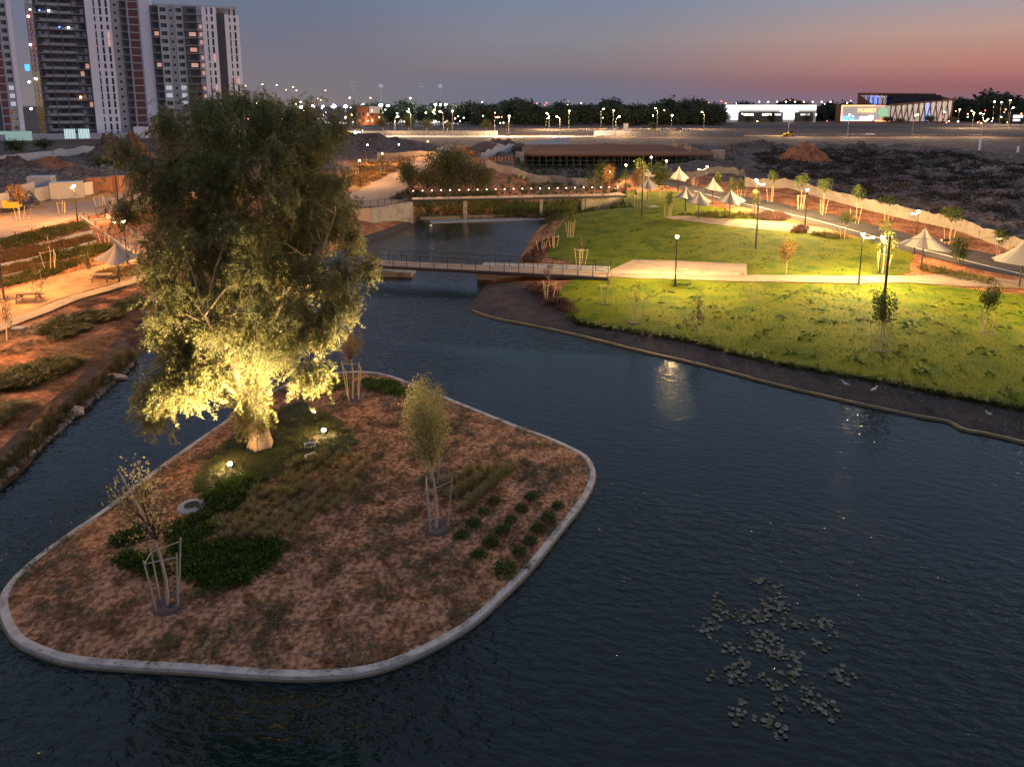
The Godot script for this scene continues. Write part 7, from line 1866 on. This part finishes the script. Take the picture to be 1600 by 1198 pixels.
	part("panel", MB.new().quad_sheet(P.call(1293.0, 165.0, 0.0), P.call(1366.0, 165.0, 0.0), P.call(1366.0, 187.0, 0.0), P.call(1293.0, 187.0, 0.0)), M.sign_grey, t)
	part("block", MB.new().box((P.call(1293.0, 164.0, 0.0) + P.call(1367.0, 196.0, 0.0)) * 0.5 - Vector3(0, 0, 5.2), Vector3(X.call(1367.0) - X.call(1292.0), Y.call(164.0) - Y.call(196.0), 10)), M.mall_brown, t)
	part("edge_light", MB.new().bar(P.call(1293.0, 164.8, 0.4), P.call(1342.0, 164.8, 0.4), 0.6, 0.8), M.sign_orange, t)
	part("edge_light", MB.new().bar(P.call(1342.0, 165.0, 0.4), P.call(1357.0, 165.0, 0.4), 0.6, 0.5), M.red_glow, t)
	part("edge_light", MB.new().bar(P.call(1293.3, 165.0, 0.4), P.call(1293.3, 187.0, 0.4), 0.6, 0.8), M.sign_orange, t)
	part("edge_light", MB.new().bar(P.call(1344.0, 187.0, 0.4), P.call(1366.0, 187.0, 0.4), 0.6, 0.8), M.sign_orange, t)
	part("edge_light", MB.new().bar(P.call(1293.0, 186.6, 0.4), P.call(1340.0, 186.6, 0.4), 0.6, 0.5), M.hall_glow, t)
	part("green_screen", MB.new().lathe_disc(P.call(1355.5, 175.0, 0.3), 4.3), M.green_glow, t)
	for e in [["PLANET", 1331.0, 172.0, 3.1, "sign_orange"], ["IMAX", 1303.0, 183.0, 3.4, "cyan_glow"]]:
		var tx := part("lettering", text_mesh(e[0], e[3], 0.3), M[e[4]], t)
		tx.position = P.call(e[1], e[2], 0.6)
	part("orange_sign", MB.new().box(P.call(1358.0, 184.0, 0.5), Vector3(6.5, 1.8, 0.3)), M.red_orange, t)
	part("white_sign", MB.new().box(P.call(1331.0, 183.0, 0.5), Vector3(11.5, 2.2, 0.3)).box(P.call(1338.0, 182.0, 0.5), Vector3(4.0, 3.0, 0.34)), M.hall_glow, t)
	# shop signs at the right edge
	for e in [[1536, 180, 11.0, 5.5, "hall_glow", "white shop sign left of the three at the right frame edge"], [1558, 179, 15.0, 4.4, "hall_glow", "white shop sign with a red roof light in the middle"], [1581, 180, 11.0, 3.6, "blue_white", "pale blue shop sign at the right frame edge"]]:
		var sg := thing("shop_sign", e[5], "sign", Vector3(X.call(float(e[0])), 3.4, -600.0), 0.0, "shop signs at the right")
		var yy: float = Y.call(float(e[1])) - 3.4
		part("building", MB.new().box(Vector3(0, yy * 0.6, -5), Vector3(e[2] + 3.0, yy * 1.2 + 3.0, 9)), M.mall_dark, sg)
		part("sign_face", MB.new().box(Vector3(0, yy, 0.0), Vector3(e[2] * 0.7, e[3] * 0.4, 0.6)).box(Vector3(-1.0, yy - e[3] * 0.55, 0.0), Vector3(e[2] * 0.5, e[3] * 0.3, 0.6)), M[e[4]], sg)
		if e[0] == 1558: part("roof_light", MB.new().box(Vector3(0.3, yy + 2.6, 0.0), Vector3(9.0, 1.6, 0.6)), M.red_orange, sg)
	var n := 0
	for e in [[1542,159],[1553,160],[1566,157]]:
		var p := Vector3((e[0] - 800) / 1111.0 * 560.0, 3.4, -560.0)
		street_light(p, 18.0 - (e[1] - 165.0) * 560.0 / 1111.0 - 3.4, 0.0, "tall car park light above the shop signs, %s" % ["left one", "middle one", "right one"][n], "street_glow", 700.0, Color(1, 0.75, 0.45), 1.1, "tall car park lights")
		n += 1
	# orange machine on the road and low lit kerb objects
	var mc := thing("road_machine", "yellow road machine parked at the kerb of the far road", "machine", Vector3(X.call(1217.0) * 0.555, 3.5, -343.0))
	part("body", MB.new().box(Vector3(0, 1.0, 0), Vector3(4.2, 1.2, 1.8)).box(Vector3(-2.4, 0.7, 0), Vector3(1.4, 0.7, 1.6)), M.yellow_paint, mc)
	part("cab", MB.new().box(Vector3(0.9, 2.1, 0), Vector3(1.2, 1.1, 1.4)), M.window_glass, mc)
	for u in [-1.3, 1.3]:
		part("wheel", MB.new().tube(Vector3(u, 0.45, 0.8), Vector3(u, 0.45, 1.05), 0.45, 0.45, 10), M.black_rubber, mc)
